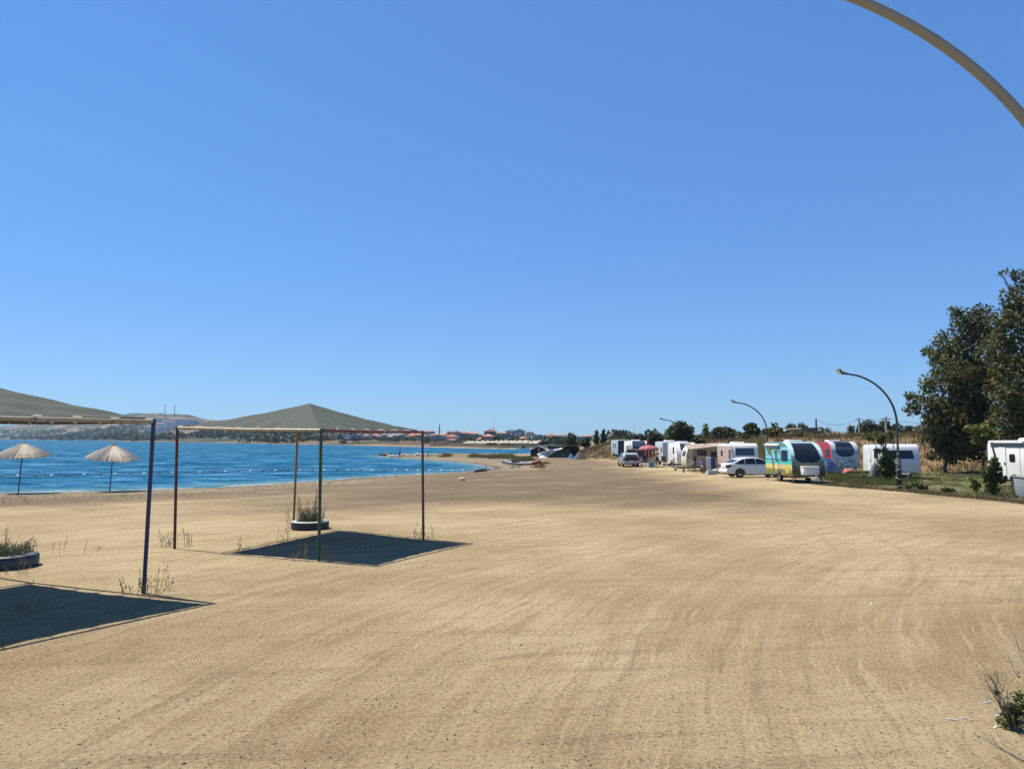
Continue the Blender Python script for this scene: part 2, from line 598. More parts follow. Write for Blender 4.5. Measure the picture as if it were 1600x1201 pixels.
    # scattered grit: dark grains and their small shadows, at two sizes
    for sc_, rad, hi in ((11.0, .20, .55), (26.0, .28, .45)):
        vo = nt.nodes.new('ShaderNodeTexVoronoi')
        vo.inputs['Scale'].default_value = sc_
        nt.links.new(pos, vo.inputs['Vector'])
        sv = nt.nodes.new('ShaderNodeSeparateColor')
        nt.links.new(vo.outputs['Color'], sv.inputs[0])
        spot = math_n(nt, 'MULTIPLY', ramp_n(nt, vo.outputs['Distance'], rad, rad * .55), ramp_n(nt, sv.outputs[0], hi - .01, hi + .01))
        c = mix_rgb(nt, c, mix_rgb(nt, (0.043, 0.033, 0.022), (0.157, 0.118, 0.071), sv.outputs[1]), math_n(nt, 'MULTIPLY', spot, .92))
    # gravelly strip at the water's edge
    gcol = mix_rgb(nt, (0.067, 0.054, 0.038), (0.213, 0.180, 0.130), noise_n(nt, pos, 1.8, 7, 0.8))
    c = mix_rgb(nt, c, gcol, math_n(nt, 'MULTIPLY', gravel, 0.8))
    c = mix_rgb(nt, c, (0.055, 0.043, 0.030), math_n(nt, 'MULTIPLY', sb.outputs[2], .75))     # wet rim
    # green and dry ground under the grass
    gsoil = mix_rgb(nt, (0.054, 0.067, 0.022), (0.167, 0.133, 0.075), ramp_n(nt, noise_n(nt, pos, 0.7, 5, 0.65), 0.42, 0.62))
    c = mix_rgb(nt, c, gsoil, green)
    dsoil = mix_rgb(nt, (0.167, 0.117, 0.062), (0.071, 0.060, 0.029), ramp_n(nt, noise_n(nt, pos, 0.35, 5, 0.65), 0.5, 0.66))
    c = mix_rgb(nt, c, dsoil, dry)
    fcol = mix_rgb(nt, (0.154, 0.102, 0.067), (0.030, 0.037, 0.020), ramp_n(nt, noise_n(nt, pos, 0.0085, 7, 0.66), 0.42, 0.50))
    fcol = mix_rgb(nt, fcol, (0.200, 0.143, 0.098), math_n(nt, 'MULTIPLY', ramp_n(nt, noise_n(nt, pos, 0.02, 4, 0.6), 0.58, 0.7), 0.7))
    c = mix_rgb(nt, c, fcol, far)
    nt.links.new(c, p.inputs['Base Color'])
    p.inputs['Roughness'].default_value = 0.95
    p.inputs['Specular IOR Level'].default_value = 0.12
    h = math_n(nt, 'ADD', math_n(nt, 'MULTIPLY', n_fine, 1.0), math_n(nt, 'MULTIPLY', n_grain, 0.35))
    h = math_n(nt, 'ADD', h, math_n(nt, 'MULTIPLY', n_str, 0.8))
    h = math_n(nt, 'SUBTRACT', h, math_n(nt, 'MULTIPLY', track, 0.35))
    nt.links.new(bump_n(nt, h, 0.9, 0.035), p.inputs['Normal'])
    return m

build_ground()

# ------------------------------------------------------------------ sea
def water_mat():
    """wind-roughened sea: a deep blue body under a partly mirrored, wavy surface"""
    m = bpy.data.materials.new('sea_water')
    m.use_nodes = True
    nt = m.node_tree
    nt.nodes.remove(nt.nodes['Principled BSDF'])
    pos = nt.nodes.new('ShaderNodeNewGeometry').outputs['Position']
    n0 = noise_n(nt, pos, 0.02, 4, 0.6, mapscale=(0.4, 1.6, 1))
    w1 = noise_n(nt, pos, 0.50, 6, 0.7, mapscale=(0.45, 1.3, 1), rot=(0, 0, 0.25))
    w2 = noise_n(nt, pos, 2.4, 4, 0.6, mapscale=(0.6, 1.3, 1), rot=(0, 0, -0.3))
    w3 = noise_n(nt, pos, 0.20, 5, 0.75, mapscale=(0.9, 1.1, 1), rot=(0, 0, 0.1))
    c = mix_rgb(nt, (0.0024, 0.0632, 0.1321), (0.0073, 0.0831, 0.1643), ramp_n(nt, n0, 0.35, 0.65))
    wave = math_n(nt, 'ADD', math_n(nt, 'MULTIPLY', w1, .5), math_n(nt, 'MULTIPLY', w3, .5))  # bright and dark wave faces painted into the body colour, not reflected
    c = mix_rgb(nt, c, (0.0012, 0.0271, 0.0704), math_n(nt, 'MULTIPLY', ramp_n(nt, wave, 0.50, 0.42), 0.85))
    c = mix_rgb(nt, c, (0.0615, 0.1716, 0.3032), math_n(nt, 'MULTIPLY', ramp_n(nt, wave, 0.51, 0.60), 0.85))
    at = nt.nodes.new('ShaderNodeVertexColor'); at.layer_name = 'shallow'
    sp = nt.nodes.new('ShaderNodeSeparateColor'); nt.links.new(at.outputs[0], sp.inputs[0])
    c = mix_rgb(nt, c, (0.070, 0.155, 0.185), math_n(nt, 'MULTIPLY', sp.outputs[0], .62))
    c = mix_rgb(nt, c, (0.42, 0.43, 0.42), math_n(nt, 'MULTIPLY', math_n(nt, 'MULTIPLY', sp.outputs[1], ramp_n(nt, w2, .44, .60)), .7))
    nrm = bump_n(nt, math_n(nt, 'ADD', w1, math_n(nt, 'MULTIPLY', w2, 0.22)), 1.0, 0.10)
    df = nt.nodes.new('ShaderNodeBsdfDiffuse')
    nt.links.new(c, df.inputs['Color'])
    gl = nt.nodes.new('ShaderNodeBsdfGlossy')
    gl.inputs['Color'].default_value = (1, 1, 1, 1)
    gl.inputs['Roughness'].default_value = 0.2
    nt.links.new(nrm, gl.inputs['Normal'])
    mx = nt.nodes.new('ShaderNodeMixShader')
    fac = math_n(nt, 'ADD', 0.02, math_n(nt, 'MULTIPLY', ramp_n(nt, math_n(nt, 'ADD', math_n(nt, 'MULTIPLY', w1, .45), math_n(nt, 'MULTIPLY', w3, .55)), 0.40, 0.62), 0.12))
    nt.links.new(fac, mx.inputs[0])
    nt.links.new(df.outputs[0], mx.inputs[1])
    nt.links.new(gl.outputs[0], mx.inputs[2])
    nt.links.new(mx.outputs[0], nt.nodes['Material Output'].inputs['Surface'])
    return m

def build_sea():
    """one sheet of water, finely divided near the beach so that the shallows follow the shoreline"""
    ang = np.radians(np.concatenate([np.arange(-96, -50, 2.0), np.arange(-50, 20.1, 0.4), np.arange(22, 40, 3.0)]))
    rad = np.concatenate([np.geomspace(18, 170, 170), np.geomspace(175, 3300, 60)])
    A, Rr = np.meshgrid(ang, rad)
    P = np.stack([(np.sin(A) * Rr).ravel(), (np.cos(A) * Rr).ravel()], 1)
    na, nr = len(ang), len(rad)
    i, j = np.meshgrid(np.arange(nr - 1), np.arange(na - 1), indexing='ij')
    Fq = np.stack([i * na + j, i * na + j + 1, (i + 1) * na + j + 1, (i + 1) * na + j], -1).reshape(-1, 4)
    o = np_mesh('sea', np.column_stack([P, np.full(len(P), WATER_Z)]), Fq, water_mat())
    d = poly_sd(P, POLY_W)
    sh = np.where(P[:, 1] < 200, sstep((6.5 - d + 1.2 * wob(P[:, 0], P[:, 1], .35, 2)) / 6.5), 0)
    ca = o.data.color_attributes.new('shallow', 'FLOAT_COLOR', 'POINT')
    foam = sstep((.9 - d + .5 * wob(P[:, 0], P[:, 1], .8, 4)) / .6) * (P[:, 1] < 200)
    ca.data.foreach_set('color', np.column_stack([sh, foam, sh * 0, np.ones_like(sh)]).astype(np.float32).ravel())
    tag(o, kind='structure')

build_sea()

# ------------------------------------------------------------------ foliage builders
def leaf_cloud(lumps, n, size, rng, shell=0.55, droop=0.0):
    """leaf-sized quads spread through ellipsoid lumps; lumps: (cx,cy,cz,rx,ry,rz)"""
    L = np.array(lumps, dtype=float)
    vol = (L[:, 3] * L[:, 4] * L[:, 5]) ** 0.75
    idx = rng.choice(len(L), n, p=vol / vol.sum())
    d = rng.normal(size=(n, 3))
    d /= np.linalg.norm(d, axis=1)[:, None]
    # twig clumps: leaves gather round a number of twig directions
    nt = max(6, int(n / 26))
    tw = rng.normal(size=(nt, 3)); tw /= np.linalg.norm(tw, axis=1)[:, None]
    d = d * 0.35 + tw[rng.integers(0, nt, n)] * 1.0
    d /= np.linalg.norm(d, axis=1)[:, None]
    rad = shell + (1.12 - shell) * rng.random(n) ** 0.8
    c = L[idx, :3] + d * L[idx, 3:] * rad[:, None]
    u = rng.normal(size=(n, 3)); u /= np.linalg.norm(u, axis=1)[:, None]
    w = np.cross(u, rng.normal(size=(n, 3))); w /= np.linalg.norm(w, axis=1)[:, None]
    s = size * (0.55 + 0.9 * rng.random(n))[:, None]
    a, b = u * s, w * s * 0.55
    V = np.stack([c - a, c + b * 0.9 - a * 0.1, c + a, c - b * 0.9 - a * 0.1], 1).reshape(-1, 3)
    V[:, 2] -= droop * np.abs(np.repeat(d[:, 0], 4))
    return V, np.arange(n * 4).reshape(-1, 4)

def limb_points(a, b, bend=0.15, n=5):
    a, b = Vector(a), Vector(b)
    side = Vector((random.uniform(-1, 1), random.uniform(-1, 1), random.uniform(0, 1))) * (b - a).length * bend
    return [a.lerp(b, t) + side * (math.sin(PI * t)) for t in [i / (n - 1) for i in range(n)]]

def tree(name, label, cat, loc, lumps, nleaf, leaf, lm, trunk_r, group=None, bark=None, fork=None, twigs=0, shell=0.5, trunk_top=None):
    t = thing(name, label, cat, loc, 0, group)
    bark = bark or mat('bark', (0.10, 0.075, 0.05), 0.9, var=0.35, vscale=9, bump=0.6)
    mb = MB()
    L = sorted(lumps, key=lambda l: l[2])
    fork = fork or (0, 0, max(0.3, L[0][2] - L[0][5] * 0.3))
    pts = [(0, 0, -0.15), (0.03 * fork[0], 0.02, fork[2] * 0.4), tuple(fork)]
    mb.tube(pts, [trunk_r * 1.25, trunk_r, trunk_r * 0.8], 7)
    rmax = max(l[3] for l in lumps)
    big = [l for l in lumps if l[3] > .42 * rmax]
    for l in lumps:
        end = (l[0], l[1], l[2] + l[5] * 0.3)
        if l in big:
            q = limb_points(fork, end, 0.10)
            mb.tube(q, [trunk_r * 0.62, trunk_r * 0.5, trunk_r * 0.36, trunk_r * 0.24, trunk_r * 0.1], 5)
        else:
            nb = min(big, key=lambda b: (b[0] - l[0]) ** 2 + (b[1] - l[1]) ** 2 + (b[2] - l[2]) ** 2)
            q = limb_points(nb[:3], end, 0.10)
            mb.tube(q, [trunk_r * 0.22, trunk_r * 0.18, trunk_r * 0.13, trunk_r * 0.08, trunk_r * 0.04], 5)
        for _ in range(twigs):
            s = q[random.randint(2, 4)]
            e = (l[0] + random.uniform(-1, 1) * l[3], l[1] + random.uniform(-1, 1) * l[4], l[2] + random.uniform(-.7, 1) * l[5])
            mb.tube(limb_points(s, e, 0.12, 4), [trunk_r * 0.2, trunk_r * 0.14, trunk_r * 0.09, trunk_r * 0.03], 4)
    obj('trunk', mb, bark, t, smooth=True)
    # ragged sprays that stand out of the main masses
    ext = []
    for l in lumps:
        for _ in range(2):
            d = Vector((random.gauss(0, 1), random.gauss(0, 1), random.gauss(0.2, .8))).normalized()
            k = random.uniform(.24, .40)
            ext.append((l[0] + d.x * l[3] * .98, l[1] + d.y * l[4] * .98, l[2] + d.z * l[5] * .98, l[3] * k, l[4] * k, l[5] * k))
    V, Fq = leaf_cloud(list(lumps) + ext, nleaf, leaf, RNG, shell)
    np_mesh('crown', V, Fq, lm, t)
    return t

def blades(P, h, w, rng, lean=0.35, seg=1):
    """grass blades (thin triangles) standing at points P (n,3) with heights h"""
    n = len(P)
    a = rng.random(n) * 2 * PI
    dx, dy = np.cos(a), np.sin(a)
    ln = lean * h * rng.random(n)
    b = rng.random(n) * 2 * PI
    tip = P + np.stack([np.cos(b) * ln, np.sin(b) * ln, h], 1)
    s = np.stack([dx * w, dy * w, np.zeros(n)], 1)
    V = np.stack([P - s, P + s, tip], 1).reshape(-1, 3)
    return V, np.arange(n * 3).reshape(-1, 3)

M_OLIVE = leaf_mat('olive_leaves', (0.026, 0.036, 0.012), (0.135, 0.148, 0.046), (0.088, 0.082, 0.030), 0.3)
M_DARKLEAF = leaf_mat('dark_leaves', (0.026, 0.038, 0.016), (0.060, 0.075, 0.028), (0.055, 0.055, 0.022), 0.18)
M_BRIGHT = leaf_mat('fresh_leaves', (0.10, 0.135, 0.028), (0.20, 0.215, 0.05), None, 0.35)
M_SHRUB = leaf_mat('shrub_leaves', (0.045, 0.070, 0.022), (0.10, 0.125, 0.035), (0.12, 0.115, 0.04), 0.25)
M_PINE = leaf_mat('pine_needles', (0.024, 0.040, 0.016), (0.052, 0.068, 0.024), None, 0.12)
M_GREYLEAF = leaf_mat('grey_twigs', (0.11, 0.095, 0.07), (0.16, 0.14, 0.10), None, 0.1)
M_HERB = leaf_mat('herb_leaves', (0.085, 0.105, 0.05), (0.155, 0.17, 0.09), None, 0.2)
M_REED = leaf_mat('reed_leaves', (0.15, 0.16, 0.05), (0.27, 0.255, 0.10), (0.20, 0.17, 0.075), 0.25)
M_DRY = leaf_mat('dry_grass_blades', (0.125, 0.088, 0.046), (0.215, 0.16, 0.086), (0.080, 0.064, 0.033), 0.2)
M_GREEN = leaf_mat('green_grass_blades', (0.060, 0.082, 0.022), (0.14, 0.155, 0.05), (0.20, 0.165, 0.085), 0.35)
M_STALK = mat('dry_stalk', (0.18, 0.145, 0.095), 0.9, var=0.3, vscale=20)
M_TWIG = mat('grey_twig_bark', (0.13, 0.11, 0.085), 0.9, var=0.3, vscale=20)

# ------------------------------------------------------------------ curved street lamps
def arc_pole(a, b, zc, r0_, r1_, n=30, base=0.0):
    pts = [(0, 0, base), (0, 0, base + (zc - base) * 0.5), (0, 0, zc)]
    rs = [r0_, r0_ * 0.97, r0_ * 0.92]
    for i in range(1, n + 1):
        t = i / n * (PI / 2) * 0.97
        pts.append((-a * (1 - math.cos(t)), 0, zc + b * math.sin(t)))
        rs.append(r0_ * 0.92 + (r1_ - r0_ * 0.92) * i / n)
    return pts, rs

def street_lamp(name, label, loc, pole_m, a=2.9, b=2.8, zc=3.6, r=0.065, wrap=False, rz=0.0, heads=True, head_tilt=-0.35):
    t = thing(name, label, 'street lamp', loc, rz, 'curved lamps along the beach road')
    pts, rs = arc_pole(a, b, zc, r, r * 0.78, base=-0.1)
    obj('pole', MB().tube(pts, rs, 12), pole_m, t, smooth=True)
    bp = MB().box((0, 0, 0.02), (0.36, 0.36, 0.05))
    for sx in (-1, 1):
        for sy in (-1, 1):
            bp.tube([(sx * .13, sy * .13, 0.03), (sx * .13, sy * .13, 0.09)], 0.018, 6)
    obj('base_plate', bp, pole_m, t)
    e = Vector(pts[-1])
    hm = mat('lamp_head_grey', (0.06, 0.062, 0.065), 0.5)
    hd = MB().box((e.x - 0.12, 0, e.z + 0.03), (0.34, 0.14, 0.12), ry=0.1)
    hd.box((e.x - 0.36, 0, e.z + 0.14), (0.30, 0.46, 0.10), ry=0.95)
    hd.box((e.x - 0.20, 0, e.z + 0.10), (0.07, 0.30, 0.12), ry=0.5)
    h = obj('lamp_head', hd, hm, t, bevel=0.02)
    gl = MB().box((e.x - 0.402, 0, e.z + 0.108), (0.25, 0.38, 0.012), ry=0.95)
    obj('lens', gl, mat('lamp_glass', (0.55, 0.56, 0.55), 0.15), h)
    if wrap:
        wr = MB().tube([(0, 0, 0.05), (0.01, 0.0, 0.9), (0, 0, 1.72)], [0.125, 0.135, 0.11], 12)
        w = obj('wrapped_sleeve', wr, mat('black_sleeve', (0.022, 0.023, 0.026), 0.75, var=0.3, vscale=6, bump=0.5), t, smooth=True)
        for zb, tilt in ((0.16, .5), (0.62, -.6), (1.05, .55), (1.45, -.5), (1.95, .45), (2.35, .4)):
            rr = 0.145 if zb < 1.6 else 0.072
            rope = MB()
            ring = [(rr * math.cos(q), rr * math.sin(q), zb + tilt * rr * math.cos(q + 1.0)) for q in np.linspace(0, 2 * PI, 13)]
            rope.tube(ring, 0.012, 5, False)
            obj('rope_tie', rope, mat('pale_rope', (0.5, 0.47, 0.40), 0.9), t)
    return t

M_POLE_DK = mat('dark_pole_paint', (0.030, 0.031, 0.034), 0.45, var=0.2, vscale=4)
M_POLE_CR = mat('cream_pole_paint', (0.24, 0.23, 0.20), 0.42, var=0.10, vscale=2.0, color2=(0.145, 0.075, 0.04), thr=(0.60, 0.68))
street_lamp('street_lamp', 'cream painted curved lamp pole with rust spots arching overhead beside the camera', (4.87, 6.0, gz(4.87, 6.0)), M_POLE_CR, a=3.5, b=3.0, zc=3.665, r=0.050)
b = hit(1405, 764)
street_lamp('street_lamp', 'black curved lamp post with rope tied sleeve at the grass edge', (b.x, b.y, b.z), M_POLE_DK, wrap=True)
y2 = 67.0; x2 = at_depth(1199, 690, y2).x
street_lamp('street_lamp', 'dark curved lamp post rising behind the beach print caravan', (x2, y2, gz(x2, y2)), M_POLE_DK, a=2.9, b=2.7, zc=3.4)
y3 = 92.0; x3 = at_depth(1072, 690, y3).x
street_lamp('street_lamp', 'farthest curved lamp post half hidden by the round bush', (x3, y3, gz(x3, y3) - 2.2), M_POLE_DK, a=2.9, b=2.8, zc=3.6)

# ------------------------------------------------------------------ shade canopies
M_NET = mat('grey_green_shade_net', (0.047, 0.058, 0.050), 0.85, var=0.10, vscale=1.6, bump=0.25, bscale=90, spec=0.2)
M_RAIL_CREAM = mat('cream_rail_paint', (0.38, 0.31, 0.21), 0.5, var=0.15, vscale=5, color2=(0.20, 0.07, 0.04), thr=(0.55, 0.64))
M_RAIL_RED = mat('red_brown_rail_paint', (0.16, 0.045, 0.032), 0.5, var=0.2, vscale=5, color2=(0.35, 0.25, 0.16), thr=(0.60, 0.68))
M_RAIL_NAVY = mat('navy_rail_paint', (0.012, 0.017, 0.032), 0.5)
M_POST_BLUE = mat('blue_post_paint', (0.012, 0.030, 0.085), 0.4, var=0.2, vscale=5, color2=(0.05, 0.06, 0.08), thr=(0.62, 0.7))
M_POST_RED = mat('maroon_post_paint', (0.075, 0.018, 0.020), 0.45, var=0.2, vscale=5, color2=(0.02, 0.015, 0.02), thr=(0.58, 0.66))
M_POST_GREEN = mat('green_post_paint', (0.010, 0.062, 0.026), 0.45, var=0.25, vscale=5, color2=(0.015, 0.03, 0.02), thr=(0.58, 0.66))
M_POST_RUST = mat('rusty_yellow_post_paint', (0.24, 0.125, 0.05), 0.6, var=0.25, vscale=6, color2=(0.10, 0.045, 0.025), thr=(0.55, 0.64))
M_POST_SLATE = mat('slate_post_paint', (0.040, 0.050, 0.066), 0.35, var=0.2, vscale=6, color2=(0.10, 0.11, 0.12), thr=(0.62, 0.7))
M_ROPE_W = mat('white_cord', (0.62, 0.60, 0.55), 0.9)

def canopy(label, corners, tops, apex, posts_m, rails_m):
    """corners: ground points in order round the square; tops: heights; apex: point"""
    o = Vector((sum(c[0] for c in corners) / 4, sum(c[1] for c in corners) / 4, 0))
    t = thing('shade_canopy', label, 'shade canopy', o, 0, 'shade canopies on the sand')
    T = []
    for (cx, cy, cz, tx, ty), h, pm in zip(corners, tops, posts_m):
        a = Vector((cx, cy, cz - 0.3)) - o
        bb = Vector((tx, ty, h)) - o
        p = obj('post', MB().tube([a, a.lerp(bb, 0.5), bb], 0.034, 10), pm, t, smooth='auto')
        obj('post_cap', MB().lathe([(0.0, 0.05), (0.03, 0.04), (0.042, 0.01), (0.042, -0.03)], 8, bb), pm, p)
        T.append(bb)
    for i in range(4):
        a, bb = T[i], T[(i + 1) % 4]
        mid = a.lerp(bb, 0.5) + Vector((0, 0, -0.015))
        obj('rail', MB().tube([a, mid, bb], 0.034, 10), rails_m[i], t, smooth='auto')
    # fabric: four triangular panels stretched to the apex, hem laced a hand's breadth inside the rails
    ap = Vector(apex) - o
    cen = sum(T, Vector()) / 4
    N = 28
    fab = MB()
    inner = []
    for p in T:
        q = p + (cen - p).normalized() * 0.13
        q.z = p.z + 0.045
        inner.append(q)
    for i in range(4):
        a, bb = inner[i], inner[(i + 1) % 4]
        vs, idx = [], {}
        for r in range(N + 1):
            for c in range(N - r + 1):
                u, v = r / N, c / max(N - r, 1)
                base = a.lerp(bb, v)
                # hem is pulled in a little between its lashings
                inw = (cen - base); inw.z = 0
                scal = 0.05 * (1 - u) * abs(math.sin(v * PI * 7)) * (0.4 + 0.6 * math.sin(v * PI))
                base = base + inw.normalized() * (0.07 * math.sin(v * PI) * (1 - u) + scal)
                p = base.lerp(ap, u)
                p.z -= 0.30 * u * (1 - u) * 0.55 + 0.035 * math.sin(v * PI) * (1 - u) + 0.012 * math.sin(u * 23 + v * 9 + i) * (1 - u) + .026 * math.sin(v * 31 + i * 2 + 3 * u) * (1 - u) ** 1.5 * math.sin(v * PI)
                idx[(r, c)] = len(vs)
                vs.append(p)
        fs = []
        for r in range(N):
            for c in range(N - r):
                fs.append((idx[(r, c)], idx[(r, c + 1)], idx[(r + 1, c)]))
                if c < N - r - 1:
                    fs.append((idx[(r, c + 1)], idx[(r + 1, c + 1)], idx[(r + 1, c)]))
        fab.add(vs, fs)
    f = obj('fabric', fab, M_NET, t)
    sol = f.modifiers.new('thickness', 'SOLIDIFY'); sol.thickness = 0.006
    hem = MB()
    for i in range(4):
        pts = []
        a, bb = inner[i], inner[(i + 1) % 4]
        for k in range(29):
            v = k / 28
            base = a.lerp(bb, v); inw = (cen - base); inw.z = 0
            scal = 0.05 * abs(math.sin(v * PI * 7)) * (0.4 + 0.6 * math.sin(v * PI))
            base = base + inw.normalized() * (0.07 * math.sin(v * PI) + scal)
            base.z -= 0.035 * math.sin(v * PI) + 0.012 * math.sin(v * 9 + i)
            pts.append(base)
        obj('hem', MB().tube(pts, 0.011, 5, False), M_NET, f)
    tie = None
    for i in range(4):
        for k in range(8):
            v = k / 7
            if v in (0, 1) and i % 2:
                continue
            pr = T[i].lerp(T[(i + 1) % 4], v)
            base = inner[i].lerp(inner[(i + 1) % 4], v); inw = (cen - base); inw.z = 0
            pf = base + inw.normalized() * (0.07 * math.sin(v * PI))
            rope = MB().tube([pf, pr + Vector((0, 0, 0.04)), pr + (pr - pf).normalized() * 0.04, pr - Vector((0, 0, 0.042)), pf - Vector((0, 0, 0.02))], 0.007, 4)
            obj('rope_tie', rope, M_ROPE_W, t)
    return t

def gp(px, py):
    p = hit(px, py)
    return (p.x, p.y, p.z)

def post_pts(base_px, top_px, dy=0.0):
    """post standing on the ground point, its top seen at top_px (a slightly leaning post)"""
    g = gp(*base_px)
    tp = at_depth(top_px[0], top_px[1], g[1] + dy)
    return (g[0], g[1], g[2], tp.x, tp.y), tp.z

c1, h1 = post_pts((273, 857), (277, 668))
c2, h2 = post_pts((498, 876), (502, 672))
c3, h3 = post_pts((662, 843), (660, 675))
c4, h4 = post_pts((458, 825), (465, 671))
apex = at_depth(484, 630, (c1[1] + c2[1] + c3[1] + c4[1]) / 4)
canopy('complete pyramid shade canopy on four differently coloured posts above its square shadow', [c1, c2, c3, c4], [h1, h2, h3, h4], apex,
       [M_POST_RED, M_POST_GREEN, M_POST_SLATE, M_POST_RUST], [M_RAIL_CREAM, M_RAIL_RED, M_RAIL_NAVY, M_RAIL_NAVY])
n1, k1 = post_pts((224, 927), (240, 658))
R_ = Vector((n1[0], n1[1], 0)); RT = Vector((n1[3], n1[4], k1))
dB = Vector((-3.95, 1.62, 0)); dF = Vector((-2.15, -3.65, 0))
def cc(v, tv):
    return (v.x, v.y, gz(v.x, v.y), tv.x, tv.y)
nB = cc(R_ + dB, RT + dB); nF = cc(R_ + dF, RT + dF); nL = cc(R_ + dB + dF, RT + dB + dF)
ap2 = Vector((RT + (dB + dF) / 2)); 
ap2.z = at_depth(0, 597, ap2.y + 0.6).z + 0.14
canopy('nearest shade canopy cut off at the photo edge, standing on a dark blue post', [n1, nB, nL, nF], [k1, k1, k1 + .02, k1], ap2,
       [M_POST_BLUE, M_POST_RED, M_POST_GREEN, M_POST_RUST], [M_RAIL_NAVY, M_RAIL_RED, M_RAIL_CREAM, M_RAIL_CREAM])

# ------------------------------------------------------------------ tyre planters and their plants
def tyre_planter(label, loc, R, H, tyre_m, top_m, rz=0, tread=True):
    t = thing('tyre_planter', label, 'planter', loc, rz, 'tyre planters on the sand')
    prof = [(R * 0.62, H * 0.97), (R * 0.78, H * 1.0), (R * 0.93, H * 0.95), (R, H * 0.72), (R, H * 0.28), (R * 0.94, H * 0.05), (R * 0.7, 0.0), (R * 0.6, H * 0.06),
            (R * 0.58, H * 0.5)]
    ty = obj('tyre', MB().lathe(prof, 40, closed=True), tyre_m, t, smooth='auto')
    tr = MB()
    for k in range(36):
        a = 2 * PI * k / 36
        for zz, sh in ((0.70, 0.0), (0.32, 0.5)):
            aa = a + sh * 2 * PI / 36
            tr.box((math.cos(aa) * (R - .008), math.sin(aa) * (R - .008), H * zz), (0.03, R * 0.15, H * 0.22), rz=aa)
    if tread:
        tag(obj('tread', tr, tyre_m, ty), kind='stuff')
    obj('painted_rim', MB().lathe([(R * 0.66, H * 1.0), (R * 0.80, H * 1.025), (R * 0.95, H * 0.975), (R * 1.006, H * 0.86), (R * 0.95, H * 0.94), (R * 0.80, H * 0.99)], 40, closed=True), top_m, ty, smooth=True)
    so = MB()
    vs = [(0, 0, H * 0.86)]
    for k in range(24):
        a = 2 * PI * k / 24
        vs.append((math.cos(a) * R * 0.66, math.sin(a) * R * 0.66, H * 0.80))
    so.add(vs, [(0, k + 1, (k + 1) % 24 + 1) for k in range(24)])
    obj('soil', so, mat('planter_soil', (0.09, 0.065, 0.04), 0.95, var=0.3, vscale=12, bump=0.8), t)
    return t

def herb(name, label, loc, sprigs, lm, group=None):
    """low leafy plant: sprigs = (dx, dy, height, lean_x, leaves)"""
    t = thing(name, label, 'plant', loc, 0, group)
    st = MB()
    C, S = [], []
    for dx, dy, h, lx, nl in sprigs:
        top = Vector((dx + lx, dy + random.uniform(-.05, .05), h))
        q = limb_points((dx, dy, 0), top, 0.06, 4)
        st.tube(q, [0.008, 0.007, 0.005, 0.002], 4)
        for k in range(nl):
            u = (k + 0.5) / nl
            p = Vector((dx, dy, 0)).lerp(top, 0.12 + 0.88 * u)
            C.append(p + Vector((random.gauss(0, .03), random.gauss(0, .03), random.gauss(0, .02))))
            S.append(0.032 * (1.25 - 0.6 * u))
    obj('stem', st, M_STALK, t)
    C = np.array(C); n = len(C); S = np.array(S)[:, None]
    u = RNG.normal(size=(n, 3)); u[:, 2] = np.abs(u[:, 2]) + 0.3; u /= np.linalg.norm(u, axis=1)[:, None]
    w = np.cross(u, RNG.normal(size=(n, 3))); w /= np.linalg.norm(w, axis=1)[:, None]
    V = np.stack([C, C + u * S + w * S * .35, C + u * S * 2.1, C + u * S - w * S * .35], 1).reshape(-1, 3)
    np_mesh('foliage', V, np.arange(4 * n).reshape(-1, 4), lm, t)
    return t

M_TYRE_DK = mat('dark_blue_tyre', (0.012, 0.020, 0.034), 0.55, var=0.3, vscale=6, color2=(0.06, 0.065, 0.07), thr=(0.6, 0.72))
M_TYRE_BL = mat('faded_blue_tyre', (0.036, 0.060, 0.088), 0.6, var=0.2, vscale=5, color2=(0.075, 0.085, 0.095), thr=(0.56, 0.68))
M_TYRE_TOP = mat('chalky_white_paint', (0.30, 0.33, 0.33), 0.7, var=0.15, vscale=7, color2=(0.12, 0.14, 0.16), thr=(0.56, 0.64))
p = gp(487, 829)
tyre_planter('dark tyre planter with a white painted rim by the rusty canopy post', (p[0] - .2, p[1] + .55, p[2] - .02), 0.54, 0.25, M_TYRE_DK, M_TYRE_TOP)
sp = [(random.uniform(-.3, .3), random.uniform(-.28, .28), random.uniform(.16, .42), random.uniform(-.06, .1), 16) for _ in range(80)]
sp += [(-.26, .0, .86, -.16, 60), (-.22, -.04, .66, -.12, 44), (-.1, .02, .72, -.03, 40), (-.30, .05, .5, -.13, 30), (.14, 0, 1.02, 0.02, 80), (.16, .05, .85, .0, 60), (.11, -.03, .7, .03, 40), (.36, .04, .52, .06, 26)]
herb('potted_herb', 'bushy grey green herb with tall sprigs growing in the dark tyre', (p[0] - .2, p[1] + .55, p[2] + .18), sp, M_HERB)
p = gp(0, 893)
tyre_planter('faded blue tyre planter at the edge of the nearest canopy', (-10.28, p[1] + .6, p[2] - .02), 0.60, 0.27, M_TYRE_BL, M_TYRE_BL, tread=False)
sp = [(random.uniform(-.36, .36), random.uniform(-.36, .36), random.uniform(.12, .32), random.uniform(-.07, .1), 14) for _ in range(90)]
sp += [(.30, -.1, .42, .34, 40), (.26, -.02, .36, .26, 30), (.04, 0, .62, .02, 16), (-.1, .1, .5, .04, 30)]
herb('potted_herb', 'low yellowish herb with one slanting sprig in the faded blue tyre', (-10.28, p[1] + .6, p[2] + .19), sp, M_HERB)

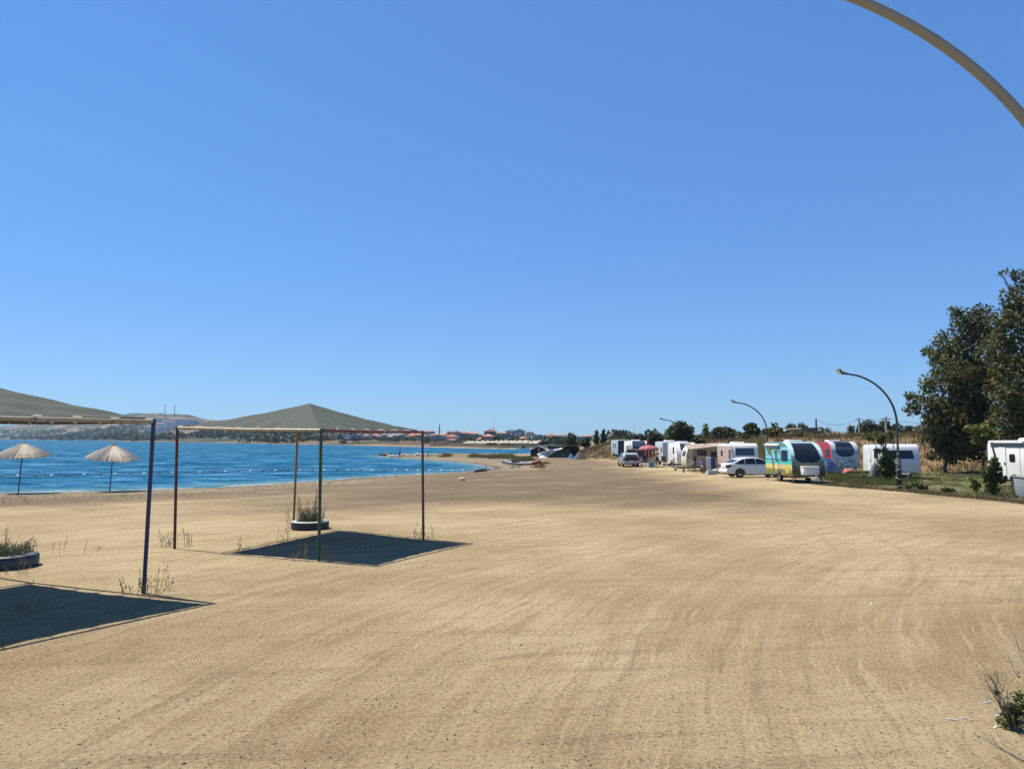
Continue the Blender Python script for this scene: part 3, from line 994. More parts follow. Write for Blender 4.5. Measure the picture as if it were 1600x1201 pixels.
# ------------------------------------------------------------------ dry stalks around the posts
def dry_weed(label, px, py, stalks, spread):
    g = gp(px, py)
    t = thing('dry_weed', label, 'weed', (g[0], g[1], g[2] - 0.02), 0, 'dry weeds around the canopies')
    m1 = MB(); tip = MB()
    for k in range(stalks):
        dx, dy = random.uniform(-spread, spread), random.uniform(-spread * .6, spread * .6)
        h = random.uniform(0.10, 0.46) if random.random() < .7 else random.uniform(.05, .18)
        lx = random.gauss(0, .06)
        q = limb_points((dx, dy, 0), (dx + lx, dy, h), 0.05, 4)
        m1.tube(q, [0.004, 0.004, 0.003, 0.002], 4)
        for b_ in range(random.randint(1, 4)):
            u = random.uniform(.35, .95)
            s = Vector((dx, dy, 0)).lerp(Vector((dx + lx, dy, h)), u)
            e = s + Vector((random.uniform(-.07, .07), random.uniform(-.05, .05), random.uniform(.03, .10)))
            m1.tube([s, e], [0.004, 0.002], 3)
            tip.blob(e, (0.007, 0.007, 0.012), 5, 3)
        tip.blob((dx + lx, dy, h), (0.007, 0.007, 0.024), 5, 3)
    obj('stem', m1, M_STALK, t)
    sh_ = obj('seed_head', tip, mat('dry_seed', (0.20, 0.145, 0.09), 0.95), t)
    tag(sh_, kind='stuff')
    return t

for lab, px, py, n, s in (
        ('dry weed stalks between the near shadow and blue post', 207, 926, 11, .20), ('short dry weeds at the foot of the blue post', 240, 929, 13, .16),
        ('single thin dry weed behind the blue post', 263, 922, 3, .07), ('dry weed stalks beside the maroon post', 259, 855, 13, .20),
        ('low dry weeds on the shadowless side of maroon post', 289, 853, 8, .16), ('sparse dry weeds at the corner of the square shadow', 384, 861, 6, .26),
        ('taller dry weeds in front of the dark tyre', 441, 852, 5, .16), ('dry weeds at the foot of the green post', 478, 876, 9, .28),
        ('thin dry weeds inside the square shadow', 560, 862, 5, .34), ('reddish dry weeds touching the green post', 508, 877, 8, .16),
        ('dry weed stalks beside the slate coloured post', 652, 842, 9, .13), ('lone dry stalk just beyond the slate coloured post', 674, 842, 3, .08),
        ('dry weeds in front of the faded blue tyre', 25, 897, 9, .35), ('small dry weeds standing in the nearest shadow', 50, 955, 6, .2),
        ('scattered tiny weeds on open sand between the canopies', 110, 868, 6, .6)):
    dry_weed(lab, px, py, n, s)

def twig_bush(name, label, cat, loc, h, n, spread, m, depth=3, r=0.012):
    t = thing(name, label, cat, loc)
    mb = MB()
    def grow(p, d, ln, rr, lv):
        e = p + d * ln
        q = limb_points(p, e, 0.12, 4)
        mb.tube(q, [rr, rr * .85, rr * .7, rr * .5], 5 if lv == 0 else 4)
        if lv < depth:
            for _ in range(random.randint(2, 3)):
                nd = (d + Vector((random.gauss(0, .45), random.gauss(0, .45), random.gauss(.05, .3)))).normalized()
                grow(q[random.randint(1, 3)], nd, ln * random.uniform(.45, .72), rr * .55, lv + 1)
    for k in range(n):
        d = Vector((random.uniform(-spread, spread), random.uniform(-spread, spread), 1)).normalized()
        grow(Vector((random.uniform(-.08, .08) * h, random.uniform(-.08, .08) * h, 0)), d, h * random.uniform(.4, .6), r, 0)
    obj('stem', mb, m, t)
    return t

g = gp(451, 824)
twig_bush('dry_weed', 'tall wispy dry weed leaning by the rusty canopy post', 'weed', g, 1.05, 2, .18, M_STALK, 2, .008)

# ------------------------------------------------------------------ straw beach umbrellas near the water
M_STRAW = leaf_mat('straw', (0.44, 0.39, 0.31), (0.62, 0.555, 0.455), (0.36, 0.31, 0.24), 0.0, 0.9)
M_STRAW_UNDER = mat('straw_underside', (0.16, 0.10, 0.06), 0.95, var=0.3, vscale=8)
M_UPOLE = mat('umbrella_pole_paint', (0.05, 0.055, 0.075), 0.5, var=0.2, vscale=5, color2=(0.16, 0.07, 0.04), thr=(0.58, 0.66))

def straw_umbrella(label, base_px, hub_px, d_px, cone_h_px, tilt):
    g = Vector(gp(*base_px))
    top = at_depth(hub_px[0], hub_px[1], g.y)
    sc = g.y / F_PX
    R, ch = d_px / 2 * sc, cone_h_px * sc
    t = thing('straw_umbrella', label, 'beach umbrella', g, 0, 'straw umbrellas at the water edge')
    rel = top - g
    ax = Vector((tilt, -0.10, 1)).normalized()
    q = ax.to_track_quat('Z', 'Y').to_matrix().to_4x4()
    Tm = Matrix.Translation(rel) @ q
    obj('pole', MB().tube([(0, 0, -.3), rel * 0.5, rel - ax * 0.05], 0.035, 8), M_UPOLE, t, smooth='auto')
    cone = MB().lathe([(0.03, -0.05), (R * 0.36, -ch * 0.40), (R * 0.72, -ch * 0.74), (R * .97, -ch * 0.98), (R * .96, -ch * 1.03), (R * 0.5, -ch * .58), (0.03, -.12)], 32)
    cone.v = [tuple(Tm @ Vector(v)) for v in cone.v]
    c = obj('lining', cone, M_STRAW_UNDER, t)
    # bundles of straw lie on the cone from hub to rim, each its own piece
    proto = None
    NB = 44
    for k in range(NB):
        mb = MB()
        w = 2 * PI * R / NB * 0.60
        for s in range(3):
            off = (s - 1) * w * 0.55
            r1 = R * random.uniform(0.96, 1.06)
            lift = random.uniform(-.012, .035)
            pts = [(0.03, off * .10, 0.01 - .01 * s), (R * .36, off * .45, -ch * .37 + .010 + lift), (R * .72, off * .8, -ch * .71 + .014 + lift), (r1, off, -ch * 1.0 * (r1 / R) + .004)]
            mb.tube(pts, [0.008, w * .20, w * .25, w * random.uniform(.12, .24)], 4)
        a = 2 * PI * (k + random.uniform(-.2, .2)) / NB
        Rz = Matrix.Rotation(a, 4, 'Z')
        mb.v = [tuple(Tm @ (Rz @ Vector(v))) for v in mb.v]
        obj('straw_bundle', mb, M_STRAW, t)
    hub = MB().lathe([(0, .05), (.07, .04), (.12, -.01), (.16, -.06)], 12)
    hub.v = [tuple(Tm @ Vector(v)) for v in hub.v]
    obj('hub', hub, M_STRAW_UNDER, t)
    return t

straw_umbrella('straw beach umbrella showing its dark underside, on a leaning pole', (28, 770.5), (37, 691.5), 73, 20, 0.03)
straw_umbrella('straw beach umbrella with a lowered brim, next to the blue canopy post', (171, 768), (178, 694.5), 73, 20.5, 0.10)

# ------------------------------------------------------------------ float line across the cove
def buoy_line():
    px = [(-40, 745.6), (0, 744.3), (90, 743.3), (180, 741.2), (250, 739.3), (300, 738.4), (390, 736.2), (480, 734.9), (560, 734.6), (620, 734.8), (690, 735.4), (740, 734.6)]
    pts = []
    for a, b_ in px:
        x, y = plane_pt(a, b_, WATER_Z)
        pts.append(Vector((x, y, WATER_Z + 0.03)))
    o = pts[0].copy()
    t = thing('float_line', 'rope of red and white floats closing off the swimming cove', 'float line', o)
    obj('rope', MB().tube([p - o for p in pts], 0.018, 5), mat('wet_rope', (.30, .30, .29), .8), t)
    seg = [(pts[i + 1] - pts[i]).length for i in range(len(pts) - 1)]
    tot = sum(seg)
    me_w = me_r = None
    d, k = 0.7, 0
    while d < tot - 1:
        q, i = d, 0
        while q > seg[i]:
            q -= seg[i]; i += 1
        p = pts[i].lerp(pts[i + 1], q / seg[i])
        ang = math.atan2((pts[i + 1] - pts[i]).y, (pts[i + 1] - pts[i]).x)
        white = k % 2 == 0 or p.x > -12
        m = mat('white_float', (0.75, 0.74, 0.70), 0.5) if white else mat('red_float', (0.16, 0.02, 0.015), 0.5)
        key = me_w if white else me_r
        if key is None:
            key = mesh_from('float', *(lambda b: (b.v, b.f))(MB().blob((0, 0, 0), (.15, .085, .08), 10, 6)), m, True)
            if white: me_w = key
            else: me_r = key
        f = bpy.data.objects.new('float', key)
        COL.objects.link(f); f.parent = t
        f.location = p - o + Vector((0, 0, 0.02)); f.rotation_euler = (0, 0, ang)
        d += 1.25 if not white or k % 2 == 0 else 1.25
        k += 1
    return t
buoy_line()

# ------------------------------------------------------------------ caravans
M_WHITE = mat('white_grp', (0.63, 0.64, 0.63), 0.32, var=0.03, vscale=1.2, color2=(0.50, 0.50, 0.47), thr=(0.62, 0.8))
M_WHITE2 = mat('cool_white_grp', (0.57, 0.60, 0.62), 0.32, var=0.03, vscale=1.2, color2=(0.47, 0.49, 0.49), thr=(0.62, 0.8))
M_CREAM = mat('cream_grp', (0.50, 0.47, 0.385), 0.45, var=0.05, vscale=1.4, color2=(0.38, 0.34, 0.26), thr=(0.58, 0.76))
M_SILVER = mat('silver_grp', (0.42, 0.45, 0.48), 0.3, var=0.04, vscale=1.2)
M_GREYBLUE = mat('grey_blue_panel', (0.26, 0.34, 0.40), 0.45, var=0.06, vscale=1.5)
M_NAVYP = mat('navy_panel', (0.018, 0.024, 0.045), 0.35)
M_REDP = mat('red_panel', (0.27, 0.020, 0.030), 0.35, var=0.05)
M_SAGE = mat('sage_strip', (0.40, 0.47, 0.41), 0.4)
M_BEIGEP = mat('beige_panel', (0.36, 0.29, 0.25), 0.5)
M_GLASS = mat('dark_acrylic', (0.012, 0.014, 0.019), 0.08, var=0.1)
M_GLASSB = mat('blue_grey_acrylic', (0.05, 0.07, 0.10), 0.08, var=0.2)
M_RUBBER = mat('rubber', (0.016, 0.016, 0.016), 0.75, var=0.2)
M_CHASSIS = mat('chassis_steel', (0.07, 0.072, 0.075), 0.55)
M_GALV = mat('galvanised_steel', (0.40, 0.41, 0.42), 0.4, 0.6)
M_RIM = mat('alloy_rim', (0.55, 0.56, 0.57), 0.3, 0.5)
M_BLACKP = mat('black_plastic', (0.018, 0.018, 0.02), 0.5)
M_SEAM = mat('grey_trim', (0.20, 0.21, 0.22), 0.5)

def rrect(a0, a1, b0, b1, r, n=4):
    pts = []
    for cx, cy, s in ((a1 - r, b1 - r, 0), (a0 + r, b1 - r, 1), (a0 + r, b0 + r, 2), (a1 - r, b0 + r, 3)):
        for k in range(n + 1):
            a = (s + k / n) * PI / 2
            pts.append((cx + math.cos(a) * r, cy + math.sin(a) * r))
    return pts

def ring_prism(mb, outer, inner, a0, a1, axis='x'):
    n = len(outer)
    vs = []
    for a in (a0, a1):
        for lst in (outer, inner):
            for p, q in lst:
                vs.append((a, p, q) if axis == 'x' else (p, a, q))
    fs = []
    for k in range(n):
        k2 = (k + 1) % n
        fs += [(k, k2, n + k2, n + k), (2 * n + k, 3 * n + k, 3 * n + k2, 2 * n + k2), (k, 2 * n + k, 2 * n + k2, k2), (n + k, n + k2, 3 * n + k2, 3 * n + k)]
    mb.add(vs, fs)

def wheel(parent, x, y, R, w, sx, name='wheel'):
    tyre = MB().lathe([(R * .62, -w / 2), (R * .93, -w / 2), (R, -w * .36), (R, w * .36), (R * .93, w / 2), (R * .62, w / 2)], 24, axis='x', closed=True)
    o = obj('wheel', tyre, M_RUBBER, parent, smooth='auto', loc=(x, y, R))
    rim = MB().lathe([(R * .62, -w * .4), (R * .66, -w * .46), (R * .66, w * .46), (R * .62, w * .4)], 24, axis='x', closed=True)
    rim.lathe([(0, sx * w * .34), (R * .2, sx * w * .36), (R * .24, sx * w * .28)], 12, axis='x')
    for k in range(7):
        a = 2 * PI * k / 7
        rim.box((sx * w * .30, math.cos(a) * R * .42, math.sin(a) * R * .42), (w * .12, R * .46, R * .15), rx=a)
    rim.lathe([(0, sx * w * .08), (R * .62, sx * w * .1)], 20, axis='x')
    obj('rim', rim, M_RIM, o, smooth='auto')
    return o

def front_strip(name, prof, s0, s1, hw, off, m, parent, n=18, cols=10):
    """sheet following the nose profile (list of (y,z)), between arc positions s0..s1, half width hw(t)"""
    P = [Vector((0, a, b)) for a, b in prof]
    d = [0.0]
    for i in range(len(P) - 1):
        d.append(d[-1] + (P[i + 1] - P[i]).length)
    def sample(s):
        s = max(0, min(d[-1] - 1e-6, s))
        i = max(k for k in range(len(d) - 1) if d[k] <= s)
        u = (s - d[i]) / (d[i + 1] - d[i])
        tan = (P[i + 1] - P[i]).normalized()
        nrm = Vector((0, -tan.z, tan.y))
        return P[i].lerp(P[i + 1], u), nrm
    vs = []
    for lay in (off, -0.02):
        for i in range(n + 1):
            t = i / n
            p, nr = sample(s0 + (s1 - s0) * t)
            q = p + nr * lay
            w = hw(t)
            for c in range(cols + 1):
                vs.append((w * (2 * c / cols - 1), q.y, q.z))
    L = (n + 1) * (cols + 1)
    fs = []
    for i in range(n):
        for c in range(cols):
            a = i * (cols + 1) + c
            fs.append((a, a + 1, a + cols + 2, a + cols + 1))
            fs.append((L + a, L + a + cols + 1, L + a + cols + 2, L + a + 1))
    bd = [c for c in range(cols)] + [i * (cols + 1) + cols for i in range(n)]
    for c in range(cols):
        for r_ in (0, n):
            a = r_ * (cols + 1) + c
            fs.append((a, L + a, L + a + 1, a + 1))
    for i in range(n):
        for c in (0, cols):
            a = i * (cols + 1) + c
            fs.append((a, a + cols + 1, L + a + cols + 1, L + a))
    return obj(name, MB().add(vs, fs), m, parent, smooth='auto')

NOSE = {
    'swept': [(0.06, .42), (0.0, .55), (-0.01, .95), (0.05, 1.35), (.20, 1.75), (.42, 2.06), (.72, 2.32), (1.05, 2.47), (1.45, 2.55), (1.9, 2.57)],
    'round': [(0.10, .42), (0.0, .60), (-.03, 1.05), (0.0, 1.5), (.10, 1.92), (.26, 2.22), (.50, 2.43), (.85, 2.54), (1.4, 2.57)],
    'upright': [(0.05, .42), (0.0, .52), (0.0, 1.3), (.08, 1.75), (.20, 2.25), (.30, 2.45), (.44, 2.55), (.62, 2.58)],
    'box': [(0.0, .42), (0.0, 1.2), (0.0, 2.45), (.06, 2.54), (.16, 2.58)],
}

def caravan(label, loc, rz, W=2.1, L=4.2, H=2.6, nose='round', body_m=None, sides=(), front=None, group='caravans parked along the grass bank',
            wheel_y=0.55, door=None, name='caravan', gasbox=None, steady=True, vent=True, front_shell=None, rear_round=True, drawbar=True, side_strip=None,
            trim=True):
    t = thing(name, label, 'caravan', loc, rz, group)
    k = H / 2.6
    pr = [(a, .42 + (b - .42) * (H - .42) / 2.16) for a, b in NOSE[nose]]
    prof = list(pr) + [(L - .30, H - 0.03), (L - .10, H - .10), (L, H - .28), (L + .01, 1.2), (L, .42)]
    hw = W / 2
    body = obj('body', MB().prism(prof, -hw, hw), body_m, t, bevel=0.05)
    ch = MB().box((0, L * .52, .36), (W * .86, L * .94, .10))
    ch.box((0, L * wheel_y, .30), (W * .8, .10, .10))
    obj('chassis', ch, M_CHASSIS, t)
    for sx in (-1, 1):
        R = .31
        wheel(t, sx * (hw - .10), L * wheel_y, R, .19, sx)
        arch = MB()
        outer, inner = [], []
        for q in range(13):
            a = PI * q / 12
            outer.append((L * wheel_y + math.cos(a) * .46, .36 + math.sin(a) * .40))
            inner.append((L * wheel_y + math.cos(a) * .38, .36 + math.sin(a) * .33))
        poly = outer + inner[::-1]
        arch.prism(poly, sx * (hw - .05), sx * (hw + .018))
        obj('wheel_arch', arch, M_BLACKP, t)
        well = [(a, b) for a, b in inner]
        obj('wheel_well', MB().prism(well, sx * (hw - .05), sx * (hw + .006)), M_BLACKP, t)
    if drawbar:
        db = MB()
        for sx in (-1, 1):
            db.tube([(sx * hw * .55, .35, .38), (0.04 * sx, -1.0, .40)], .035, 6)
        db.box((0, -1.12, .42), (.10, .34, .10))
        db.tube([(0.09, -.78, .12), (0.09, -.78, .78)], .028, 6)
        obj('drawbar', db, M_GALV, t)
        jw = MB().lathe([(.0, -.04), (.10, -.04), (.11, 0), (.10, .04), (0, .04)], 12, (0.09, -.78, .11), axis='x')
        obj('jockey_wheel', jw, M_RUBBER, t)
    if steady:
        for sx in (-1, 1):
            for yy, dd in ((.35, -.22), (L - .35, .22)):
                lg = MB().tube([(sx * hw * .86, yy, .40), (sx * hw * .92, yy + dd, .02)], .026, 6)
                lg.box((sx * hw * .92, yy + dd, .015), (.13, .13, .03))
                obj('corner_steady', lg, M_CHASSIS, t)
    if vent:
        obj('roof_vent', MB().box((0, L * .5, H + .05), (W * .5, .75, .14), tap=.85), M_WHITE, t, bevel=.03)
    if trim:
        for sx in (-1, 1):
            pts = [(sx * (hw - .004), a, b) for a, b in prof[1:-1]]
            obj('edge_trim', MB().tube(pts, .016, 5), M_SEAM, t)
    if side_strip:
        m_, z0, z1 = side_strip
        for sx in (-1, 1):
            y0 = 0.12
            obj('side_strip', MB().prism([(y0, z0), (L - .02, z0), (L - .02, z1), (y0, z1)], sx * hw, sx * (hw + .005)), m_, t)
    for sx, y0, y1, z0, z1, gm in sides:
        w = obj('window', MB().prism(rrect(y0, y1, z0, z1, .07), sx * (hw - .01), sx * (hw + .03)), gm, t, smooth='auto')
        fr = MB()
        ring_prism(fr, rrect(y0 - .035, y1 + .035, z0 - .035, z1 + .035, .09), rrect(y0 - .002, y1 + .002, z0 - .002, z1 + .002, .07), sx * (hw - .005), sx * (hw + .022))
        obj('window_frame', fr, M_BLACKP, w)
    if door:
        sx, y0, y1, z0, z1, dm, win = door
        d = obj('door', MB().prism(rrect(y0, y1, z0, z1, .08), sx * (hw - .01), sx * (hw + .022)), dm, t, smooth='auto')
        fr = MB()
        ring_prism(fr, rrect(y0 - .03, y1 + .03, z0 - .03, z1 + .03, .10), rrect(y0 - .004, y1 + .004, z0 - .004, z1 + .004, .08), sx * (hw - .01), sx * (hw + .012))
        obj('door_frame', fr, M_SEAM, d)
        if win:
            obj('door_window', MB().prism(rrect(*win, .05), sx * (hw + .01), sx * (hw + .03)), M_GLASS, d)
        obj('door_handle', MB().box((sx * (hw + .035), y0 + .09, (z0 + z1) / 2 - .1), (.03, .10, .14)), M_BLACKP, d)
    if front_shell:
        front_shell(t, pr, hw)
    if front:
        for f in front:
            front_strip(f.get('name', 'front_window'), pr, f['s0'], f['s1'], f['hw'], f.get('off', .02), f['m'], t)
    if gasbox:
        gm, w, y0, z0, z1 = gasbox
        gb = MB().prism([(-w / 2, y0 - .02), (-w * .47, y0 - .36), (-w * .36, y0 - .46), (w * .36, y0 - .46), (w * .47, y0 - .36), (w / 2, y0 - .02)], z0, z1, axis='z')
        g = obj('gas_box', gb, gm, t, bevel=.04)
        lid = MB().prism([(-w * .52, y0 - .01), (-w * .49, y0 - .38), (-w * .37, y0 - .49), (w * .37, y0 - .49), (w * .49, y0 - .38), (w * .52, y0 - .01)], z1 + .003, z1 + .075, axis='z')
        obj('gas_box_lid', lid, M_WHITE, g, bevel=.03)
    return t

def swin(wt, wb, rnd=0.22):
    """half-width of a window rounded at its lower end and slightly at the top"""
    def f(t):
        w = wb + (wt - wb) * t
        if t < rnd:
            w *= (1 - (1 - t / rnd) ** 2.6 * .55)
        if t > .94:
            w *= 1 - ((t - .94) / .06) ** 2 * .06
        return w
    return f

# --- beach print caravan
def mural_mat():
    m = bpy.data.materials.new('beach_print')
    m.use_nodes = True
    nt = m.node_tree
    p = nt.nodes['Principled BSDF']
    co = nt.nodes.new('ShaderNodeTexCoord').outputs['Object']
    sx = nt.nodes.new('ShaderNodeSeparateXYZ')
    nt.links.new(co, sx.inputs[0])
    wv = noise_n(nt, co, 2.2, 4, .6)
    z = math_n(nt, 'ADD', sx.outputs['Z'], math_n(nt, 'MULTIPLY', math_n(nt, 'SUBTRACT', wv, .5), .28))
    zt = math_n(nt, 'ADD', sx.outputs['Z'], math_n(nt, 'MULTIPLY', math_n(nt, 'SUBTRACT', wv, .5), .05))
    leafn = noise_n(nt, co, 2.0, 6, .7, mapscale=(1, 1.8, 2.6), rot=(0.6, 0, 0))
    c = mix_rgb(nt, (0.10, 0.115, 0.05), (0.30, 0.27, 0.05), ramp_n(nt, noise_n(nt, co, 5, 5, .7), .44, .58))       # rocks, low plants
    c = mix_rgb(nt, c, (0.58, 0.47, 0.16), ramp_n(nt, z, .74, .86))                                                   # yellow sand
    c = mix_rgb(nt, c, (0.04, 0.44, 0.40), ramp_n(nt, zt, 1.10, 1.13))                                                # shallow sea
    c = mix_rgb(nt, c, (0.16, 0.52, 0.46), math_n(nt, 'MULTIPLY', ramp_n(nt, noise_n(nt, co, 6, 3, .6, mapscale=(1, .4, 4)), .5, .7), ramp_n(nt, zt, 1.10, 1.13)))
    c = mix_rgb(nt, c, (0.02, 0.10, 0.12), ramp_n(nt, zt, 1.385, 1.40))                                               # far shore
    c = mix_rgb(nt, c, (0.16, 0.50, 0.66), ramp_n(nt, zt, 1.44, 1.47))                                                # bright sky
    c = mix_rgb(nt, c, (0.03, 0.20, 0.26), math_n(nt, 'MULTIPLY', ramp_n(nt, z, 2.16, 2.26), .9))
    pal = math_n(nt, 'MULTIPLY', ramp_n(nt, leafn, .50, .56), ramp_n(nt, z, 1.50, 1.72))
    c = mix_rgb(nt, c, (0.115, 0.135, 0.03), pal)
    nt.links.new(c, p.inputs['Base Color'])
    p.inputs['Roughness'].default_value = .35
    return m

def nose_print_mat():
    m = bpy.data.materials.new('nose_print')
    m.use_nodes = True
    nt = m.node_tree
    p = nt.nodes['Principled BSDF']
    co = nt.nodes.new('ShaderNodeTexCoord').outputs['Object']
    sx = nt.nodes.new('ShaderNodeSeparateXYZ')
    nt.links.new(co, sx.inputs[0])
    z = sx.outputs['Z']
    n = noise_n(nt, co, 3.0, 5, .65, mapscale=(.6, 1, 4.5))
    low = mix_rgb(nt, (0.015, 0.018, 0.012), (0.12, 0.105, 0.045), ramp_n(nt, n, .42, .60))
    mid = mix_rgb(nt, (0.13, 0.115, 0.045), (0.17, 0.19, 0.10), n)
    c = mix_rgb(nt, low, mid, ramp_n(nt, z, 1.02, 1.12))
    c = mix_rgb(nt, c, (0.15, 0.27, 0.26), ramp_n(nt, z, 1.34, 1.40))
    c = mix_rgb(nt, c, (0.40, 0.58, 0.58), ramp_n(nt, z, 1.66, 1.69))
    lf = noise_n(nt, co, 4, 5, .7)
    c = mix_rgb(nt, c, (0.13, 0.24, 0.10), math_n(nt, 'MULTIPLY', math_n(nt, 'MULTIPLY', ramp_n(nt, lf, .5, .58), ramp_n(nt, z, 1.5, 1.6)), ramp_n(nt, sx.outputs['X'], .3, .6)))
    nt.links.new(c, p.inputs['Base Color'])
    p.inputs['Roughness'].default_value = .3
    return m

M_MURAL = mural_mat()
M_NOSE = nose_print_mat()

def beach_shell(t, pr, hw):
    front_strip('nose_shell', pr, .05, 3.02, lambda q: hw + .018, .014, M_NOSE, t, 24, 6)
    # a leaning palm trunk and fronds printed on the door side, as thin film on the panel
    tr = MB()
    tr.prism([(2.62, .62), (2.82, .66), (3.12, 1.3), (3.16, 1.62), (3.06, 1.62), (2.98, 1.34)], -hw - .026, -hw - .022)
    obj('palm_trunk_print', tr, mat('palm_trunk_print', (0.12, 0.06, 0.03), .4, var=.5, vscale=12), t)
    pf_ = mat('palm_frond_print', (0.10, 0.145, 0.03), .4, var=.4, vscale=9)
    rng = random.Random(5)
    for cx, cz, n_ in ((3.6, 2.1, 8), (2.35, 2.15, 7)):
        for k in range(n_):
            a = -PI * .95 + k / (n_ - 1) * PI * .9 + rng.uniform(-.1, .1)
            L_ = rng.uniform(.35, .62)
            ex, ez = cx + math.cos(a) * L_, cz + math.sin(a) * L_ * 1.05
            nx, nz = -math.sin(a) * .055, math.cos(a) * .055
            if ex > 4.15 or ez > 2.4: continue
            obj('palm_frond_print', MB().prism([(cx, cz), ((cx + ex) / 2 + nx, (cz + ez) / 2 + nz + .04), (ex, ez), ((cx + ex) / 2 - nx, (cz + ez) / 2 - nz + .04)], -hw - .0265 - .0006 * k, -hw - .0225 - .0006 * k), pf_, t)

tF = caravan('caravan printed with a tropical beach, parked nearest on the sand', (18.46, 46.0, gz(18.5, 46)), 0.045, 2.05, 4.3, 2.56, 'swept', M_MURAL,
        sides=[(-1, .72, 1.62, 1.38, 2.0, M_GLASS), (1, .9, 1.7, 1.4, 2.0, M_GLASS)], door=(-1, 2.15, 2.75, .55, 2.28, M_MURAL, (2.34, 2.55, 1.35, 1.95)),
        front_shell=beach_shell, front=[dict(s0=.86, s1=2.55, hw=swin(.68, .84, .22), m=M_GLASS, off=.035)], gasbox=(M_WHITE, 1.12, 0.0, .52, .98), wheel_y=.50)
obj('awning_box', MB().box((-1.08, 3.0, 2.36), (.14, 2.3, .15)), M_WHITE, tF, bevel=.03)
obj('service_hatch', MB().prism(rrect(.45, .95, .58, .98, .05), -1.055, -1.038), mat('hatch_print', (0.42, 0.35, 0.10), .4, var=.3), tF)
obj('panel_seam', MB().box((-1.032, 1.78, 1.45), (.012, .025, 1.9)), M_GALV, tF)
obj('interior_blind', MB().box((-1.056, 1.42, 1.69), (.006, .28, .55)), M_BLACKP, tF)

# --- the others in the row
def panel_front(s0, s1, w, m, rnd=.16, off=.02, name='front_window'):
    return dict(s0=s0, s1=s1, hw=swin(w, w, rnd), m=m, off=off, name=name)

def tall_front(t, pr, hw):
    front_strip('front_mask', pr, 1.02, 2.9, swin(hw * .62, hw * .78, .25), .014, M_NAVYP, t)

caravan('red sided caravan with silver nose and large dark front window', (27.55, 61.0, gz(27.5, 61)), 0.02, 2.25, 4.6, 2.62, 'round', M_REDP,
        sides=[(-1, .55, 1.2, 1.45, 1.95, M_GLASSB)], wheel_y=.52,
        front_shell=lambda t, pr, hw: (front_strip('nose_shell', pr, .02, 2.85, lambda q: hw + .012, .012, M_SILVER, t, 22, 6), None),
        front=[dict(s0=.98, s1=2.62, hw=swin(.66, .80, .30), m=M_NAVYP, off=.026, name='front_mask'), dict(s0=1.35, s1=1.78, hw=lambda q: .62, m=M_GLASSB, off=.04),
               dict(s0=1.95, s1=2.28, hw=lambda q: .60, m=M_GLASS, off=.04)], gasbox=None)
bl = MB().box((27.6, 60.90, 1.0), (1.45, .06, .62)); 
blue_front = obj('front_locker_lid', MB().prism(rrect(-.72, .72, .62, 1.16, .08), -.10, -.02, axis='y'), mat('wave_print', (0.13, 0.24, 0.32), .4, color2=(0.62, 0.66, 0.66), thr=(.5, .6), vscale=1.4),
                 [o for o in COL.objects if o.name.startswith('caravan') and o.get('label', '').startswith('red sided')][0])
blue_front.location = (0, 0, 0)

tH = caravan('plain white caravan with wide rear window behind the black lamp post', (27.45, 52.0, gz(27.4, 52)), -0.13, 2.42, 4.3, 2.45, 'upright', M_WHITE2,
        sides=[(-1, 1.1, 1.85, 1.45, 1.9, M_GLASS)], door=(-1, 2.55, 3.2, .5, 2.15, M_WHITE2, None), side_strip=(M_SAGE, .44, .98),
        front=[dict(s0=1.02, s1=1.62, hw=lambda q: .82 - .05 * q, m=M_GLASS, off=.02)], steady=True, vent=False)
caravan('white caravan at the photo edge with grey wheel and two small windows', (30.0, 40.4, gz(29.9, 40.4)), 0.0, 2.3, 4.4, 2.72, 'swept', M_WHITE,
        sides=[(-1, .55, 1.15, 1.35, 2.0, M_GLASS), (-1, 2.0, 2.4, 1.5, 1.88, M_GLASS)], door=(-1, 2.75, 3.4, .55, 2.35, M_WHITE, None), wheel_y=.47)
tI = [o for o in COL.objects if o.get('label', '').startswith('white caravan at the photo edge')][0]
obj('awning_box', MB().box((-1.22, 2.6, 2.60), (.16, 3.0, .14)), M_WHITE, tI, bevel=.03)
obj('painted_awning_shade', MB().box((-1.156, 2.6, 2.42), (.012, 3.0, .2)), M_SEAM, tI)  # grey strip put in as the shade below the awning box
obj('panel_seam', MB().box((-1.153, 1.55, 1.5), (.012, .03, 2.0)), M_SEAM, tI)
obj('service_hatch', MB().prism(rrect(.3, .95, .6, 1.0, .05), -1.165, -1.145), M_WHITE, tI)

caravan('white caravan with long front window behind the white saloon car', (18.65, 59.0, gz(18.6, 59)), 0.0, 2.15, 4.2, 2.52, 'upright', M_WHITE,
        sides=[(-1, .35, .75, 1.3, 1.95, M_GLASS), (-1, 2.6, 3.0, 1.5, 1.9, M_GLASS)], side_strip=(M_BEIGEP, .46, 2.3),
        front=[dict(s0=1.15, s1=1.75, hw=lambda q: .76 - .03 * q, m=M_GLASSB, off=.02)])
tD = caravan('cream caravan standing side on under a striped roll out awning', (15.6, 67.0, gz(15.6, 67)), -PI / 2, 2.15, 3.55, 2.42, 'round', M_CREAM,
        sides=[(1, .95, 1.75, 1.42, 1.88, M_GLASSB), (1, 2.2, 3.1, 1.28, 1.72, M_GLASSB)], front=[dict(s0=.95, s1=1.4, hw=lambda q: .6, m=M_GLASS, off=.02)], door=(1, .12, .70, .5, 2.1, M_CREAM, None), vent=False)
